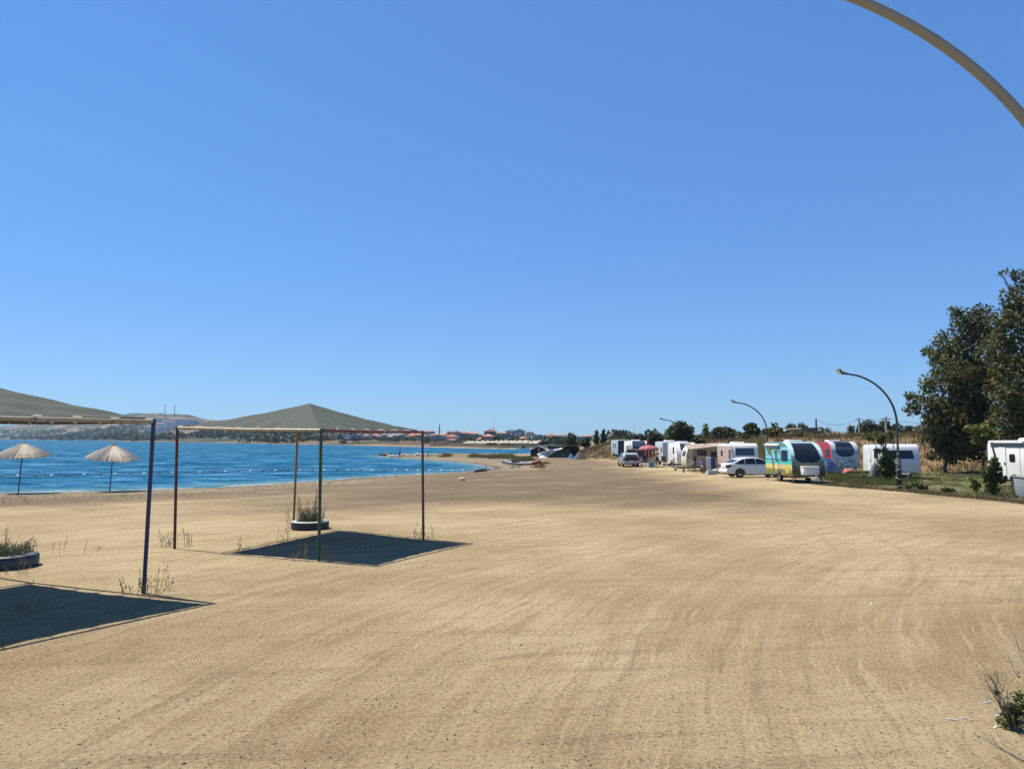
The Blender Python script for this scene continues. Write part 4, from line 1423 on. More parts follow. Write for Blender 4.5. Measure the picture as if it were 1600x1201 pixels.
tC = caravan('small white caravan with arched nose beside the cream caravan', (17.15, 72.0, gz(17.1, 72)), 0.02, 2.05, 4.0, 2.5, 'swept', M_WHITE,
        sides=[(-1, 1.3, 1.75, 1.4, 2.0, M_GLASS), (-1, 1.2, 1.55, .55, .95, M_GLASS)], front=[dict(s0=1.25, s1=2.5, hw=swin(.55, .66, .25), m=M_NAVYP, off=.02)])
tB = caravan('grey white caravan with large dark window behind the pink parasol', (17.3, 79.0, gz(17.3, 79)), 0.0, 2.3, 4.2, 2.55, 'box', M_SILVER,
        sides=[(-1, .5, .9, 1.4, 1.9, M_GLASS)], front=[dict(s0=.85, s1=1.85, hw=lambda q: .62, m=M_GLASS, off=.02)])
tA = caravan('dark fronted caravan with white arched edges behind the silver hatchback', (15.2, 88.0, gz(15.2, 88)), 0.0, 2.1, 5.0, 2.6, 'round', M_WHITE,
        sides=[(-1, .7, 1.5, 1.3, 2.0, M_GLASS), (-1, 2.2, 3.0, 1.3, 2.0, M_GLASS)],
        front=[dict(s0=.15, s1=2.7, hw=lambda q: .78, m=M_NAVYP, off=.018, name='front_mask'), dict(s0=1.45, s1=1.95, hw=lambda q: .62, m=M_GLASSB, off=.03)])
caravan('boxy grey blue site trailer farthest along the caravan row', (15.35, 101.0, gz(15.3, 101)), 0.02, 1.7, 6.0, 2.45, 'box', M_GREYBLUE, name='site_trailer',
        sides=[(-1, 1.6, 2.3, 1.35, 1.95, M_GLASSB), (-1, 3.6, 4.3, 1.35, 1.95, M_GLASSB)],
        front=[dict(s0=.1, s1=1.95, hw=lambda q: .80, m=M_NAVYP, off=.015, name='front_panel')], vent=False, trim=False)

# --- roll-out awning on the cream caravan (a part of it: legs, roller, cloth)
inv = Matrix.Rotation(PI / 2, 3, 'Z')
def loc_D(x, y, z):
    v = inv @ (Vector((x, y, z)) - Vector((15.6, 67.0, 0)))
    return v
aw = MB()
x0, x1, yi, yo = 15.35, 18.9, 65.90, 63.4
for i, (a, b_) in enumerate(((0, 1),)):
    P8 = [loc_D(x0, yi, 2.34), loc_D(x1, yi, 2.52), loc_D(x1, yo, 2.40), loc_D(x0 - .1, yo, 1.98)]
    aw.add(P8 + [p + Vector((0, 0, .03)) for p in P8], [(3, 2, 1, 0), (4, 5, 6, 7), (0, 1, 5, 4), (1, 2, 6, 5), (2, 3, 7, 6), (3, 0, 4, 7)])
a_o = obj('awning_cloth', aw, mat('striped_awning', (0.30, 0.25, 0.19), .8, color2=(0.15, 0.105, 0.075), thr=(.45, .55), vscale=1.2), tD)
rl = MB().tube([loc_D(x0 - .1, yo, 1.99), loc_D(x1, yo, 2.41)], .06, 8)
obj('awning_roller', rl, M_CREAM, tD)
for xx, zz in ((x0 - .05, 1.98), (x1 - .05, 2.38)):
    obj('awning_leg', MB().tube([loc_D(xx, yo, 0), loc_D(xx, yo, zz)], .03, 6), M_GALV, tD)

# ------------------------------------------------------------------ cars
def car(label, loc, rz, kind, paint, L=4.6, W=1.78, H=1.46):
    """axis: front at -Y, origin under the middle; built as a lofted shell with inset glass"""
    t = thing('parked_car', label, 'car', loc, rz)
    hw = W / 2
    if kind == 'saloon':
        low = [(-2.30, .36), (-2.28, .58), (-2.15, .72), (-1.55, .84), (-1.1, .92), (-.2, .93), (1.2, .97), (1.62, .99), (2.05, 1.02), (2.24, .98), (2.30, .74), (2.32, .52), (2.22, .32),
               (1.7, .24), (-1.9, .24)]
        roof = [(-1.05, .90), (-.35, 1.36), (-.05, 1.435), (.5, 1.46), (1.05, 1.41), (1.35, 1.32), (1.98, 1.0)]
        glz = [(-.86, .96), (-.30, 1.34), (0, 1.39), (.5, 1.405), (1.0, 1.36), (1.28, 1.27), (1.66, 1.02)]
        wys = (-1.40, 1.36)
    else:
        low = [(-2.10, .30), (-2.08, .6), (-1.95, .74), (-1.3, .88), (-.95, .94), (1.4, .98), (1.98, .98), (2.06, .72), (2.08, .5), (2.0, .32), (1.6, .24), (-1.8, .24)]
        roof = [(-.95, .92), (-.25, 1.38), (.1, 1.46), (.8, 1.48), (1.6, 1.40), (1.80, 1.30), (2.0, .96)]
        glz = [(-.72, .98), (-.2, 1.34), (.1, 1.40), (.8, 1.41), (1.45, 1.34), (1.70, 1.02)]
        wys = (-1.28, 1.26)
    body = obj('body', MB().prism(low, -hw, hw), paint, t, bevel=.07)
    # cabin: tapered
    n = len(roof)
    def taper(z):
        return hw * (0.985 - 0.30 * max(0, z - .9))
    vs = [(-taper(z), y, z) for y, z in roof] + [(taper(z), y, z) for y, z in roof]
    fs = [tuple(range(n - 1, -1, -1)), tuple(range(n, 2 * n))] + [(k, (k + 1) % n, (k + 1) % n + n, k + n) for k in range(n)]
    obj('cabin', MB().add(vs, fs), paint, t, bevel=.05)
    for sx in (-1, 1):
        def P(y, z, o=.012):
            return (sx * (taper(z) + o), y, z)
        cut = [(-.86, .15), (.20, .95), (1.0, 1.7)] if kind == 'saloon' else [(-.72, .2), (.25, 1.0), (1.05, 1.7)]
        for a, b_ in cut:
            top = [(y, z) for y, z in glz if a <= y <= b_]
            def zt(y):
                return float(np.interp(y, [q[0] for q in glz], [q[1] for q in glz]))
            ys = sorted(set([a] + [q[0] for q in top] + [b_]))
            poly = [(y, max(zt(y), 1.0)) for y in ys] + [(b_, .985), (a, .985)]
            poly = [q for i, q in enumerate(poly) if i == 0 or (abs(q[0] - poly[i - 1][0]) + abs(q[1] - poly[i - 1][1])) > .02]
            m_ = len(poly)
            v2 = [P(y, z, -.02) for y, z in poly] + [P(y, z, .010) for y, z in poly]
            obj('side_window', MB().add(v2, [tuple(range(m_)), tuple(range(2 * m_ - 1, m_ - 1, -1))] + [(k, (k + 1) % m_, (k + 1) % m_ + m_, k + m_) for k in range(m_)]), M_GLASS, t)
        obj('mirror', MB().box((sx * (hw + .09), -.72, 1.0), (.16, .12, .13)), paint, t, bevel=.02)
        for yy in wys:
            wheel(t, sx * (hw - .10), yy, .32, .21, sx)
            a_ = []
            for q in range(13):
                an = PI * q / 12
                a_.append((yy + math.cos(an) * .40, .28 + math.sin(an) * .41))
            obj('wheel_well', MB().prism(a_, sx * (hw - .12), sx * (hw + .006)), M_BLACKP, t)
        hl = MB().prism([(-2.24, .62), (-1.86, .80), (-1.84, .70), (-2.2, .55)], sx * (hw - .3), sx * (hw + .004))
        obj('headlight', hl, mat('headlight_glass', (.55, .57, .58), .1), t)
        if kind == 'saloon':
            tl = MB().prism([(1.92, .95), (2.335, .93), (2.335, .70), (2.10, .74)], sx * (hw - .34), sx * (hw + .012))
        else:
            tl = MB().prism([(1.85, .96), (2.085, .93), (2.10, .72), (1.98, .74)], sx * (hw - .30), sx * (hw + .012))
        obj('tail_light', tl, mat('red_lamp_glass', (.15, .012, .012), .15), t)
        for yy in ((.18, .98) if kind == 'saloon' else (.22, 1.02)):
            obj('door_gap', MB().box((sx * (hw + .001), yy, .66), (.006, .012, .6)), M_BLACKP, t)
            obj('door_handle', MB().box((sx * (hw + .012), yy - .14, .86), (.03, .16, .03)), paint, t)
    yb = 2.32 if kind == 'saloon' else 2.08
    obj('rear_bumper', MB().box((0, yb - .05, .46), (W * .98, .22, .22)), paint, t, bevel=.05)
    obj('number_plate', MB().box((0, yb + .035, .60 if kind != 'saloon' else .82), (.52, .02, .12)), mat('plate_white', (.7, .7, .68), .5), t)
    # wind-screen and rear glass
    def glass(y0, z0, y1, z1, name):
        d = Vector((0, y1 - y0, z1 - z0)); nn = Vector((0, -d.z, d.y)).normalized()
        if nn.z < 0: nn = -nn
        v = []
        for o in (.012, -.02):
            for y, z in ((y0, z0), (y1, z1)):
                for s in (-1, 1):
                    v.append((s * (taper(z) - .09), y + nn.y * o, z + nn.z * o))
        obj(name, MB().add(v, [(0, 1, 3, 2), (4, 6, 7, 5), (0, 4, 5, 1), (2, 3, 7, 6), (0, 2, 6, 4), (1, 5, 7, 3)]), M_GLASS, t)
    glass(-.97, .955, -.40, 1.33, 'windscreen')
    if kind == 'saloon':
        glass(1.90, 1.04, 1.42, 1.285, 'rear_window')
    else:
        # boot opening with the tailgate swung up
        bo = MB().prism(rrect(-.60, .60, .62, 1.34, .12), yb - .30, yb + .006, axis='y')
        bo2 = MB().prism([(1.55, .66), (yb + .012, .66), (yb - .02, .96), (1.86, 1.30), (1.5, 1.30)], -.62, .62)
        obj('boot_opening', bo2, M_BLACKP, t)
        tg = MB().box((0, yb + .26, 1.70), (1.18, .95, .05), rx=.42)
        g = obj('tailgate', tg, paint, t, bevel=.02)
        obj('tailgate_glass', MB().box((0, yb + .20, 1.65), (.95, .52, .02), rx=.42), M_GLASS, g)
    return t

M_CARW = mat('white_car_paint', (0.60, 0.62, 0.64), 0.18, var=.02)
M_CARS = mat('silver_car_paint', (0.40, 0.41, 0.42), 0.25, 0.4, var=.03)
car('white saloon car parked tail out between two caravans', (18.55, 55.0, gz(18.5, 55)), -PI / 2 + PI, 'saloon', M_CARW) if False else None
cs = car('white saloon car parked tail out between two caravans', (17.95, 54.9, gz(17.9, 55)), PI / 2 + 0.06, 'saloon', M_CARW)
car('silver hatchback with its boot open beside the pink parasol', (12.55, 79.6, gz(12.5, 79)), PI, 'hatch', M_CARS, W=1.75)

# ------------------------------------------------------------------ people
SKIN = mat('sunburnt_skin', (0.30, 0.165, 0.105), 0.55, var=.08)
SKIN_D = mat('tanned_skin', (0.20, 0.105, 0.065), 0.55, var=.08)

def skin_mesh(name, verts, edges, radii, m, parent, sub=1):
    me = bpy.data.meshes.new(name)
    me.from_pydata(verts, edges, [])
    tmp = bpy.data.objects.new('tmp', me)
    COL.objects.link(tmp)
    tmp.modifiers.new('skin', 'SKIN').use_smooth_shade = True
    for sv, r in zip(me.skin_vertices[0].data, radii):
        sv.radius = r if isinstance(r, tuple) else (r, r)
    me.skin_vertices[0].data[0].use_root = True
    if sub:
        s = tmp.modifiers.new('sub', 'SUBSURF'); s.levels = sub; s.render_levels = sub
    dg = bpy.context.evaluated_depsgraph_get()
    new = bpy.data.meshes.new_from_object(tmp.evaluated_get(dg))
    bpy.data.objects.remove(tmp)
    bpy.data.meshes.remove(me)
    return new

def person(label, loc, rz, k=1.0, skin=SKIN, shirt=None, shorts=None, hair=(0.02, .015, .012), elbows=None, wrists=None, sit=False, lean=0.0, stride=.0, bag=None, dress=False):
    t = thing('person', label, 'person', loc, rz)
    hz = .95 if not sit else .50
    S = lambda x, y, z: (x * k, y * k, z * k)
    up = hz
    V, E, R = [], [], []
    def add(p, r, par=None):
        V.append(S(*p)); R.append((r[0] * k, r[1] * k) if isinstance(r, tuple) else r * k)
        if par is not None: E.append((par, len(V) - 1))
        return len(V) - 1
    pel = add((0, 0, up), (.135, .10))
    bel = add((0, -.01 - lean * .1, up + .16), (.125, .095), pel)
    che = add((0, -lean * .28, up + .38), (.150, .105), bel)
    nec = add((0, -lean * .42, up + .52), .058, che)
    hd0 = add((0, -.02 - lean * .5, up + .61), (.068, .078), nec)
    hd1 = add((0, -.015 - lean * .55, up + .72), (.078, .092), hd0)
    add((0, 0 - lean * .58, up + .785), (.052, .062), hd1)
    arms = {}
    for s, i in ((-1, 0), (1, 1)):
        sh = add((s * .19, -lean * .36, up + .46), .056, che)
        el = elbows[i] if elbows else (s * .27, .03, up + .18)
        wr = wrists[i] if wrists else (s * .29, -.06, up - .07)
        mid = tuple((a + b_) / 2 for a, b_ in zip((s * .19, -lean * .36, up + .46), el))
        m1 = add(mid, .050, sh)
        e = add(el, .040, m1)
        w = add(wr, .027, e)
        dv = (Vector(wr) - Vector(el)).normalized()
        hp = Vector(wr) + dv * .075
        add(tuple(hp), (.036, .022), w)
        arms[s] = (Vector(wr), hp, dv)
        if sit:
            hp_ = add((s * .10, -.02, up - .02), .095, pel)
            kn = add((s * .13, -.44, up + .02), .062, hp_)
            an = add((s * .13, -.46, .09), .040, kn)
        else:
            st = s * stride
            hp_ = add((s * .095, 0, up - .07), .092, pel)
            th = add((s * .105, -st * .3, .70), .080, hp_)
            kn = add((s * .11, -.01 - st * .55, .49), .056, th)
            ca = add((s * .115, .02 - st * .8, .33), .063, kn)
            an = add((s * .115, .02 - st, .09), .036, ca)
        y_an = V[an][1] / k
        hl = add((s * .115, y_an + .03, .035), .034, an)
        add((s * .13, y_an - .15, .03), (.04, .026), hl)
    me = skin_mesh('body', V, E, R, skin, t)
    # face, ears and fingers joined to the same body mesh
    bm = bmesh.new(); bm.from_mesh(me)
    ex = MB()
    hy, hz_ = -.015 - lean * .55, up + .69
    ex.blob(S(0, hy - .098, hz_ - .01), tuple(q * k for q in (.014, .022, .026)), 6, 4)
    for s in (-1, 1):
        ex.blob(S(s * .082, hy + .01, hz_), tuple(q * k for q in (.012, .022, .032)), 6, 4)
        wr, hp, dv = arms[s]
        side = dv.cross(Vector((0, 1, 0)))
        side = side.normalized() if side.length > .1 else Vector((1, 0, 0))
        for q, ln in enumerate((.062, .075, .078, .070)):
            b0 = hp + side * ((q - 1.5) * .018)
            b1 = b0 + dv * ln * .55; b2 = b1 + (dv + Vector((0, -.5, -.2))).normalized() * ln * .5
            ex.tube([S(*b0), S(*b1), S(*b2)], [.009 * k, .0085 * k, .006 * k], 5)
        th0 = wr + dv * .03 + side * .03 * -s
        th1 = th0 + (dv * .6 - side * s * .8).normalized() * .035; th2 = th1 + dv * .03
        ex.tube([S(*th0), S(*th1), S(*th2)], [.011 * k, .010 * k, .007 * k], 5)
    tmp = bpy.data.meshes.new('t'); tmp.from_pydata(ex.v, [], ex.f)
    bm.from_mesh(tmp); bm.to_mesh(me); bm.free(); bpy.data.meshes.remove(tmp)
    # fuse face, ears and fingers with the body into one continuous surface
    tmp = bpy.data.objects.new('tmp', me); COL.objects.link(tmp)
    rmd = tmp.modifiers.new('fuse', 'REMESH'); rmd.mode = 'VOXEL'; rmd.voxel_size = .0095 * k
    old, me = me, bpy.data.meshes.new_from_object(tmp.evaluated_get(bpy.context.evaluated_depsgraph_get()))
    bpy.data.objects.remove(tmp); bpy.data.meshes.remove(old)
    me.name = 'body'
    me.materials.clear(); me.materials.append(skin)
    me.polygons.foreach_set('use_smooth', [True] * len(me.polygons))
    o = bpy.data.objects.new('body', me); COL.objects.link(o); o.parent = t
    eyes = MB()
    for s in (-1, 1):
        eyes.blob(S(s * .032, hy - .086, hz_ + .015), tuple(q * k for q in (.012, .008, .008)), 6, 4)
    eyes.box(S(0, hy - .088, hz_ - .055), tuple(q * k for q in (.045, .012, .010)))
    obj('face_features', eyes, mat('dark_features', (.03, .015, .012), .5), t)
    hr = MB().blob(S(0, hy + .018, up + .735), tuple(q * k for q in (.092, .105, .078)), 12, 7, .04)
    obj('hair', hr, mat('dark_hair', hair, .7), t, smooth=True)
    def cloth(name, idx, m, grow):
        mp = {a: i for i, a in enumerate(idx)}
        ee = [(mp[a], mp[b_]) for a, b_ in E if a in mp and b_ in mp]
        rr = [tuple(q * grow[1] + grow[0] * k for q in (R[a] if isinstance(R[a], tuple) else (R[a], R[a]))) for a in idx]
        cm = skin_mesh(name, [V[a] for a in idx], ee, rr, m, t)
        cm.materials.clear(); cm.materials.append(m)
        cm.polygons.foreach_set('use_smooth', [True] * len(cm.polygons))
        c = bpy.data.objects.new(name, cm); COL.objects.link(c); c.parent = t
    per = 4
    # vertex order: 0 pel 1 bel 2 che 3 nec 4-6 head; then per side: sh, mid, el, wr, hand, legs...
    legn = 5 if sit else 7
    blk = 5 + legn
    b0, b1 = 7, 7 + blk
    if shirt:
        cloth('shirt', [0, 1, 2] + [b0, b0 + 1] + [b1, b1 + 1], shirt, (.016, 1.06))
    if shorts:
        sm_ = MB().lathe([(.115, .10), (.135, .05), (.148, -.02), (.150, -.10), (.13, -.13)], 14, (0, 0, up))
        sm_.v = [(x, y * .78, z) for x, y, z in sm_.v]
        for s in (-1, 1):
            if sit:
                sm_.tube([(s * .09, .02, up), (s * .12, -.36, up + .02)], [.105, .085], 10)
            else:
                sm_.tube([(s * .082, 0, up - .02), (s * .098, -s * stride * .3, .72), (s * .108, -s * stride * .45, .56)], [.098, .104, .096], 12)
        sm_.v = [S(*q) for q in sm_.v]
        obj('shorts', sm_, shorts, t, smooth=True)
    return t

M_BLKCLOTH = mat('black_cloth', (.016, .016, .018), .9)
M_KHAKI = mat('khaki_cloth', (.16, .14, .105), .9, var=.25, vscale=8)
M_BLUECL = mat('bright_blue_cloth', (.05, .20, .44), .85)
M_GREYCL = mat('grey_cloth', (.30, .28, .25), .9)
M_NAVYCL = mat('navy_cloth', (.02, .03, .06), .9)
pm = hit(1085, 738)
person('man in black T-shirt and khaki shorts with hands at his chest', pm, .25, 1.0, SKIN_D, M_BLKCLOTH, M_KHAKI,
       elbows=((-.29, -.04, 1.18), (.29, -.04, 1.18)), wrists=((-.10, -.24, 1.30), (.09, -.25, 1.33)), stride=.03)
pm = hit(1097.5, 739.3)
person('child in bright blue T-shirt and grey shorts facing the cream caravan', pm, 2.6, .70, SKIN_D, M_BLUECL, M_GREYCL, stride=.04)
pm = hit(1026.5, 727.3)
person('shirtless man in dark swimming shorts standing under the pink parasol', pm, .9, 1.0, SKIN, None, M_NAVYCL,
       elbows=((-.30, .0, 1.16), (.28, -.12, 1.20)), wrists=((-.16, -.24, 1.20), (.10, -.30, 1.32)))
pm = hit(624.5, 716.2)
person('lone bather in dark swimwear standing at the tip of the rocky spit', (pm.x, pm.y, pm.z), 2.2, 1.0, SKIN_D, M_BLKCLOTH, M_BLKCLOTH, stride=.02,
       elbows=((-.26, .0, 1.15), (.26, .0, 1.15)), wrists=((-.16, -.12, .98), (.16, -.12, .98)))

# ------------------------------------------------------------------ camp furniture
def camp_chair(label, loc, rz, cm):
    t = thing('camp_chair', label, 'chair', loc, rz, 'camp chairs by the caravans')
    obj('seat', MB().box((0, 0, .44), (.52, .46, .03), rx=.08), cm, t)
    obj('backrest', MB().box((0, .27, .74), (.52, .03, .58), rx=-.22), cm, t)
    for s in (-1, 1):
        obj('leg', MB().tube([(s * .27, -.22, 0), (s * .27, .20, .62)], .014, 6), M_GALV, t)
        obj('leg', MB().tube([(s * .28, .26, 0), (s * .28, -.24, .60)], .014, 6), M_GALV, t)
        obj('armrest', MB().box((s * .28, -.02, .64), (.05, .46, .03)), M_BLACKP, t)
    return t

def camp_table(label, loc, rz, tm, w=1.0, d=.6, h=.68):
    t = thing('camp_table', label, 'table', loc, rz)
    obj('tabletop', MB().box((0, 0, h), (w, d, .035)), tm, t)
    for sx in (-1, 1):
        for sy in (-1, 1):
            obj('leg', MB().tube([(sx * (w / 2 - .05), sy * (d / 2 - .05), 0), (sx * (w / 2 - .05), sy * (d / 2 - .05), h - .02)], .016, 6), M_GALV, t)
    return t

def cool_box(label, loc, rz, bm_, lm, s=(.5, .34, .36), name='cool_box', cat='cool box'):
    t = thing(name, label, cat, loc, rz)
    obj('box_body', MB().box((0, 0, s[2] * .4), (s[0], s[1], s[2] * .8), tap=1.05), bm_, t, bevel=.02)
    obj('lid', MB().box((0, 0, s[2] * .9), (s[0] * 1.08, s[1] * 1.08, s[2] * .18)), lm, t, bevel=.02)
    obj('handle', MB().tube([(-s[0] * .5, 0, s[2] * .7), (-s[0] * .35, 0, s[2] * 1.15), (s[0] * .35, 0, s[2] * 1.15), (s[0] * .5, 0, s[2] * .7)], .012, 6), M_GALV, t)
    return t

M_CYAN = mat('pale_blue_plastic', (.16, .34, .44), .4)
M_WPLAST = mat('white_plastic', (.66, .66, .64), .4)
M_GPLAST = mat('grey_green_plastic', (.30, .36, .36), .45)
M_CANVASB = mat('brown_canvas', (.10, .07, .055), .9)
M_BEIGEC = mat('beige_canvas', (.55, .49, .38), .9)

def ph(px, py):
    q = hit(px, py); return (q.x, q.y, q.z)
camp_chair('folding camp chair with brown canvas beside the beige lounger', ph(1039, 727.5), 2.4, M_CANVASB)
camp_chair('dark camp chair left of the towel rack under the awning', ph(1106, 738.5), 1.9, M_BLKCLOTH)
camp_chair('dark camp chair next to the white saloon car tail', ph(1126.5, 740), -1.2, M_BLKCLOTH)
camp_chair('black camp chair just behind the pink parasol pole', ph(1009.5, 726.5), .4, M_NAVYCL)
camp_table('low dark folding table under the pink parasol', ph(1031, 728.5), .1, M_CANVASB, 1.1, .6, .52)
camp_table('small table with a pale top beside the silver hatchback', ph(1020, 728.5), 0, M_BEIGEC, .55, .45, .5)
cool_box('pale blue cool box at the pink parasol foot', ph(1017.5, 729), 0, M_CYAN, M_CYAN, (.5, .4, .52))
cool_box('white storage box beside the silver hatchback wheel', ph(1002.5, 727.3), .1, M_WPLAST, M_BEIGEC, (.34, .3, .3))
cool_box('small beige box between the white box and parasol', ph(1008, 728.2), .3, M_BEIGEC, M_WPLAST, (.26, .24, .24))
cool_box('grey green plastic crate in front of the towel rack', ph(1112, 741), .05, M_GPLAST, M_GPLAST, (.66, .45, .34), 'plastic_crate', 'crate')
cool_box('white canister in front of the grey green crate', ph(1106, 741.2), .4, M_WPLAST, M_WPLAST, (.22, .2, .26), 'canister', 'canister')
cool_box('white carrier box near the car bumper', ph(1119, 739.5), .7, M_WPLAST, M_WPLAST, (.42, .3, .3))
cool_box('black gas bottle crate standing alone on the sand', ph(1068.3, 738), 0, M_BLACKP, M_BLACKP, (.12, .12, .34), 'canister', 'canister')

def lounger(label, loc, rz, m):
    t = thing('camp_lounger', label, 'lounger', loc, rz)
    obj('seat', MB().box((0, 0, .30), (.62, 1.1, .05)), m, t)
    obj('backrest', MB().box((0, .75, .52), (.62, .62, .05), rx=.75), m, t)
    for sx in (-1, 1):
        for y in (-.45, .45):
            obj('leg', MB().tube([(sx * .28, y, 0), (sx * .28, y, .29)], .016, 6), M_GALV, t)
    return t
lounger('low beige lounger beside the brown camp chair', ph(1043, 728.8), -1.5, M_BEIGEC)

def towel_rack(label, loc, rz):
    t = thing('towel_rack', label, 'drying rack', loc, rz)
    for s in (-1, 1):
        obj('leg', MB().tube([(s * .45, -.25, 0), (s * .45, .05, 1.3)], .014, 6), M_GALV, t)
        obj('leg', MB().tube([(s * .45, .30, 0), (s * .45, .0, 1.3)], .014, 6), M_GALV, t)
    obj('rail', MB().tube([(-.47, .02, 1.3), (.47, .02, 1.3)], .014, 6), M_GALV, t)
    return t
tr_loc = ph(1111, 739)
towel_rack('metal towel rack hung with towels under the awning', tr_loc, .1)
def hung(label, x, w, h, m):
    mb = MB()
    prof = [(-.035, -h), (-.045, -h * .5), (-.03, 0), (0.02, .022), (.07, 0), (.085, -h * .45), (.08, -h * .8), (.072, -h * .8), (.07, -.02), (.02, .010), (-.02, -.01), (-.035, -h * .5), (-.027, -h)]
    mb.prism([(a, b_ + 1.305) for a, b_ in prof], x - w / 2, x + w / 2)
    o = obj('towel', mb, m, None, loc=tr_loc)
    tag(o, label, 'towel', 'towels on the rack')
hung('white and grey towel hanging on the metal rack', -.2, .36, 1.0, mat('white_towel', (.62, .63, .66), .95, color2=(.30, .33, .42), thr=(.5, .58), vscale=3))
hung('dark blue towel hanging beside the white towel', .2, .34, .95, mat('navy_towel', (.035, .05, .14), .95))

# parasols
def parasol(label, loc, R, h, m, panels=10, rim=.34):
    t = thing('parasol', label, 'parasol', loc)
    obj('pole', MB().tube([(0, 0, 0), (0, 0, h + .08)], .026, 8), M_WPLAST, t)
    for k in range(panels):
        a0, a1 = 2 * PI * k / panels, 2 * PI * (k + 1) / panels
        am = (a0 + a1) / 2
        vs = [(0, 0, h + .02)]
        rows = 5
        fs = []
        for i in range(1, rows + 1):
            u = i / rows
            r = R * math.sin(u * PI / 2 * .97) ; z = h + .02 - rim * (.35 * u + .9 * (1 - math.cos(u * PI / 2)))
            for a, q in ((a0 + .004, 0), (am, -.03 * u), (a1 - .004, 0)):
                rr = r * (1 if q == 0 else .975)
                vs.append((math.cos(a) * rr, math.sin(a) * rr, z + q))
        fs += [(0, 1, 2), (0, 2, 3)]
        for i in range(rows - 1):
            b_ = 1 + i * 3
            fs += [(b_, b_ + 3, b_ + 4, b_ + 1), (b_ + 1, b_ + 4, b_ + 5, b_ + 2)]
        b_ = 1 + (rows - 1) * 3
        vv = [vs[b_], vs[b_ + 1], vs[b_ + 2]]
        vs += [(x, y, z - .14) for x, y, z in vv]
        c_ = len(vs) - 3
        fs += [(b_, c_, c_ + 1, b_ + 1), (b_ + 1, c_ + 1, c_ + 2, b_ + 2)]
        o = obj('canopy_panel', MB().add(vs, fs), m, t, recalc=False)
        s_ = o.modifiers.new('thickness', 'SOLIDIFY'); s_.thickness = .004
        obj('rib', MB().tube([(0, 0, h - .02), (math.cos(a0) * R * .97, math.sin(a0) * R * .97, h - rim * 1.2)], .008, 4), M_GALV, t)
    return t
g = hit(1014, 729.5)
tp = at_depth(1013.5, 695.5, g.y)
parasol('open pink parasol shading the camp table', g, 15.8 * g.y / F_PX, tp.z - g.z, leaf_mat('pink_cloth', (.34, .115, .14), (.41, .175, .195), None, .3), 10, .30)
g2 = hit(1013, 724.5)
t = thing('folded_parasol', 'tall folded dark red parasol behind the pink one', 'parasol', g2)
obj('pole', MB().tube([(0, 0, 0), (0, 0, 2.75)], .03, 8), M_GALV, t)
fc = MB()
prof = []
for i in range(13):
    u = i / 12
    prof.append(((.09 + .05 * u / .1 if u < .1 else .14 + .20 * math.sin((u - .1) / .75 * PI * .5)) if u < .86 else .34 - (u - .86) * 1.5, 2.68 - u * 2.1))
fc.lathe(prof, 24)
fc.v = [(x * (1 + .18 * math.cos(8 * math.atan2(y, x))), y * (1 + .18 * math.cos(8 * math.atan2(y, x))), z) for x, y, z in fc.v]
obj('folded_cloth', fc, mat('dark_red_cloth', (.16, .012, .020), .85, var=.2, vscale=6), t, smooth=True)
obj('finial', MB().blob((0, 0, 2.76), (.05, .05, .08), 8, 5), M_BEIGEC, t)

# wheelie bin, tarp, hose at the grass
g = hit(1602, 779)
t = thing('wheelie_bin', 'grey wheelie bin cut off at the photo edge', 'bin', g, .2)
obj('bin_body', MB().box((0, 0, .52), (.46, .56, .88), tap=1.22), mat('grey_bin_plastic', (.20, .24, .25), .5), t, bevel=.03)
obj('lid', MB().box((0, .01, 1.0), (.62, .72, .07), rx=.06), mat('grey_bin_lid', (.15, .18, .19), .5), t, bevel=.02)
for s in (-1, 1):
    obj('wheel', MB().lathe([(.0, -.03), (.09, -.03), (.10, 0), (.09, .03), (0, .03)], 12, (s * .24, .26, .10), axis='x'), M_RUBBER, t)

def draped(name, label, cat, loc, pts_h, m, n=22, seed=1):
    """tarpaulin: height field over a plan rectangle pulled over something"""
    rng = random.Random(seed)
    w, d, hf = pts_h
    vs, fs = [], []
    for i in range(n + 1):
        for j in range(n + 1):
            x, y = (i / n - .5) * w, (j / n - .5) * d
            z = hf(x, y) + .04 * math.sin(x * 7 + y * 3 + seed) + .03 * math.sin(y * 11 - x * 5)
            vs.append((x + .05 * math.sin(y * 6), y, max(.015, z)))
    for i in range(n):
        for j in range(n):
            a = i * (n + 1) + j
            fs.append((a, a + n + 1, a + n + 2, a + 1))
    o = obj(name, MB().add(vs, fs), m, None, smooth=True, loc=loc, recalc=False)
    s_ = o.modifiers.new('thickness', 'SOLIDIFY'); s_.thickness = .006
    tag(o, label, cat)
    return o
g = at_depth(1298, 738, 57.5); g.z = gz(g.x, g.y)
draped('tarpaulin', 'blue tarpaulin slumped against the red caravan', 'tarpaulin', g, (1.7, 2.0, lambda x, y: 1.30 * max(0, 1 - ((x + .35) / 1.0) ** 2) * max(0, 1 - (y / 1.05) ** 2) + .05),
       mat('blue_tarp', (.010, .038, .13), .5, var=.25, vscale=3))
g = at_depth(1324, 736, 59.0); g.z = gz(g.x, g.y)
draped('inflatable_toy', 'small orange inflatable lying in the grass by the red caravan', 'inflatable', g, (.9, .6, lambda x, y: .30 * max(0, 1 - (x / .5) ** 2) * max(0, 1 - (y / .35) ** 2) + .10),
       mat('orange_vinyl', (.38, .09, .04), .4), 12)
g = at_depth(1368, 748, 50.0); g.z = gz(g.x, g.y)
draped('wheel_cover', 'dark grey green cover hanging over the caravan wheel by the sapling', 'cover', (g.x, g.y, g.z), (.95, .7, lambda x, y: 1.15 * max(0, 1 - abs(x / .52) ** 2.2) * max(0, 1 - (y / .38) ** 2)),
       mat('grey_green_cover', (.075, .10, .095), .7), 14)
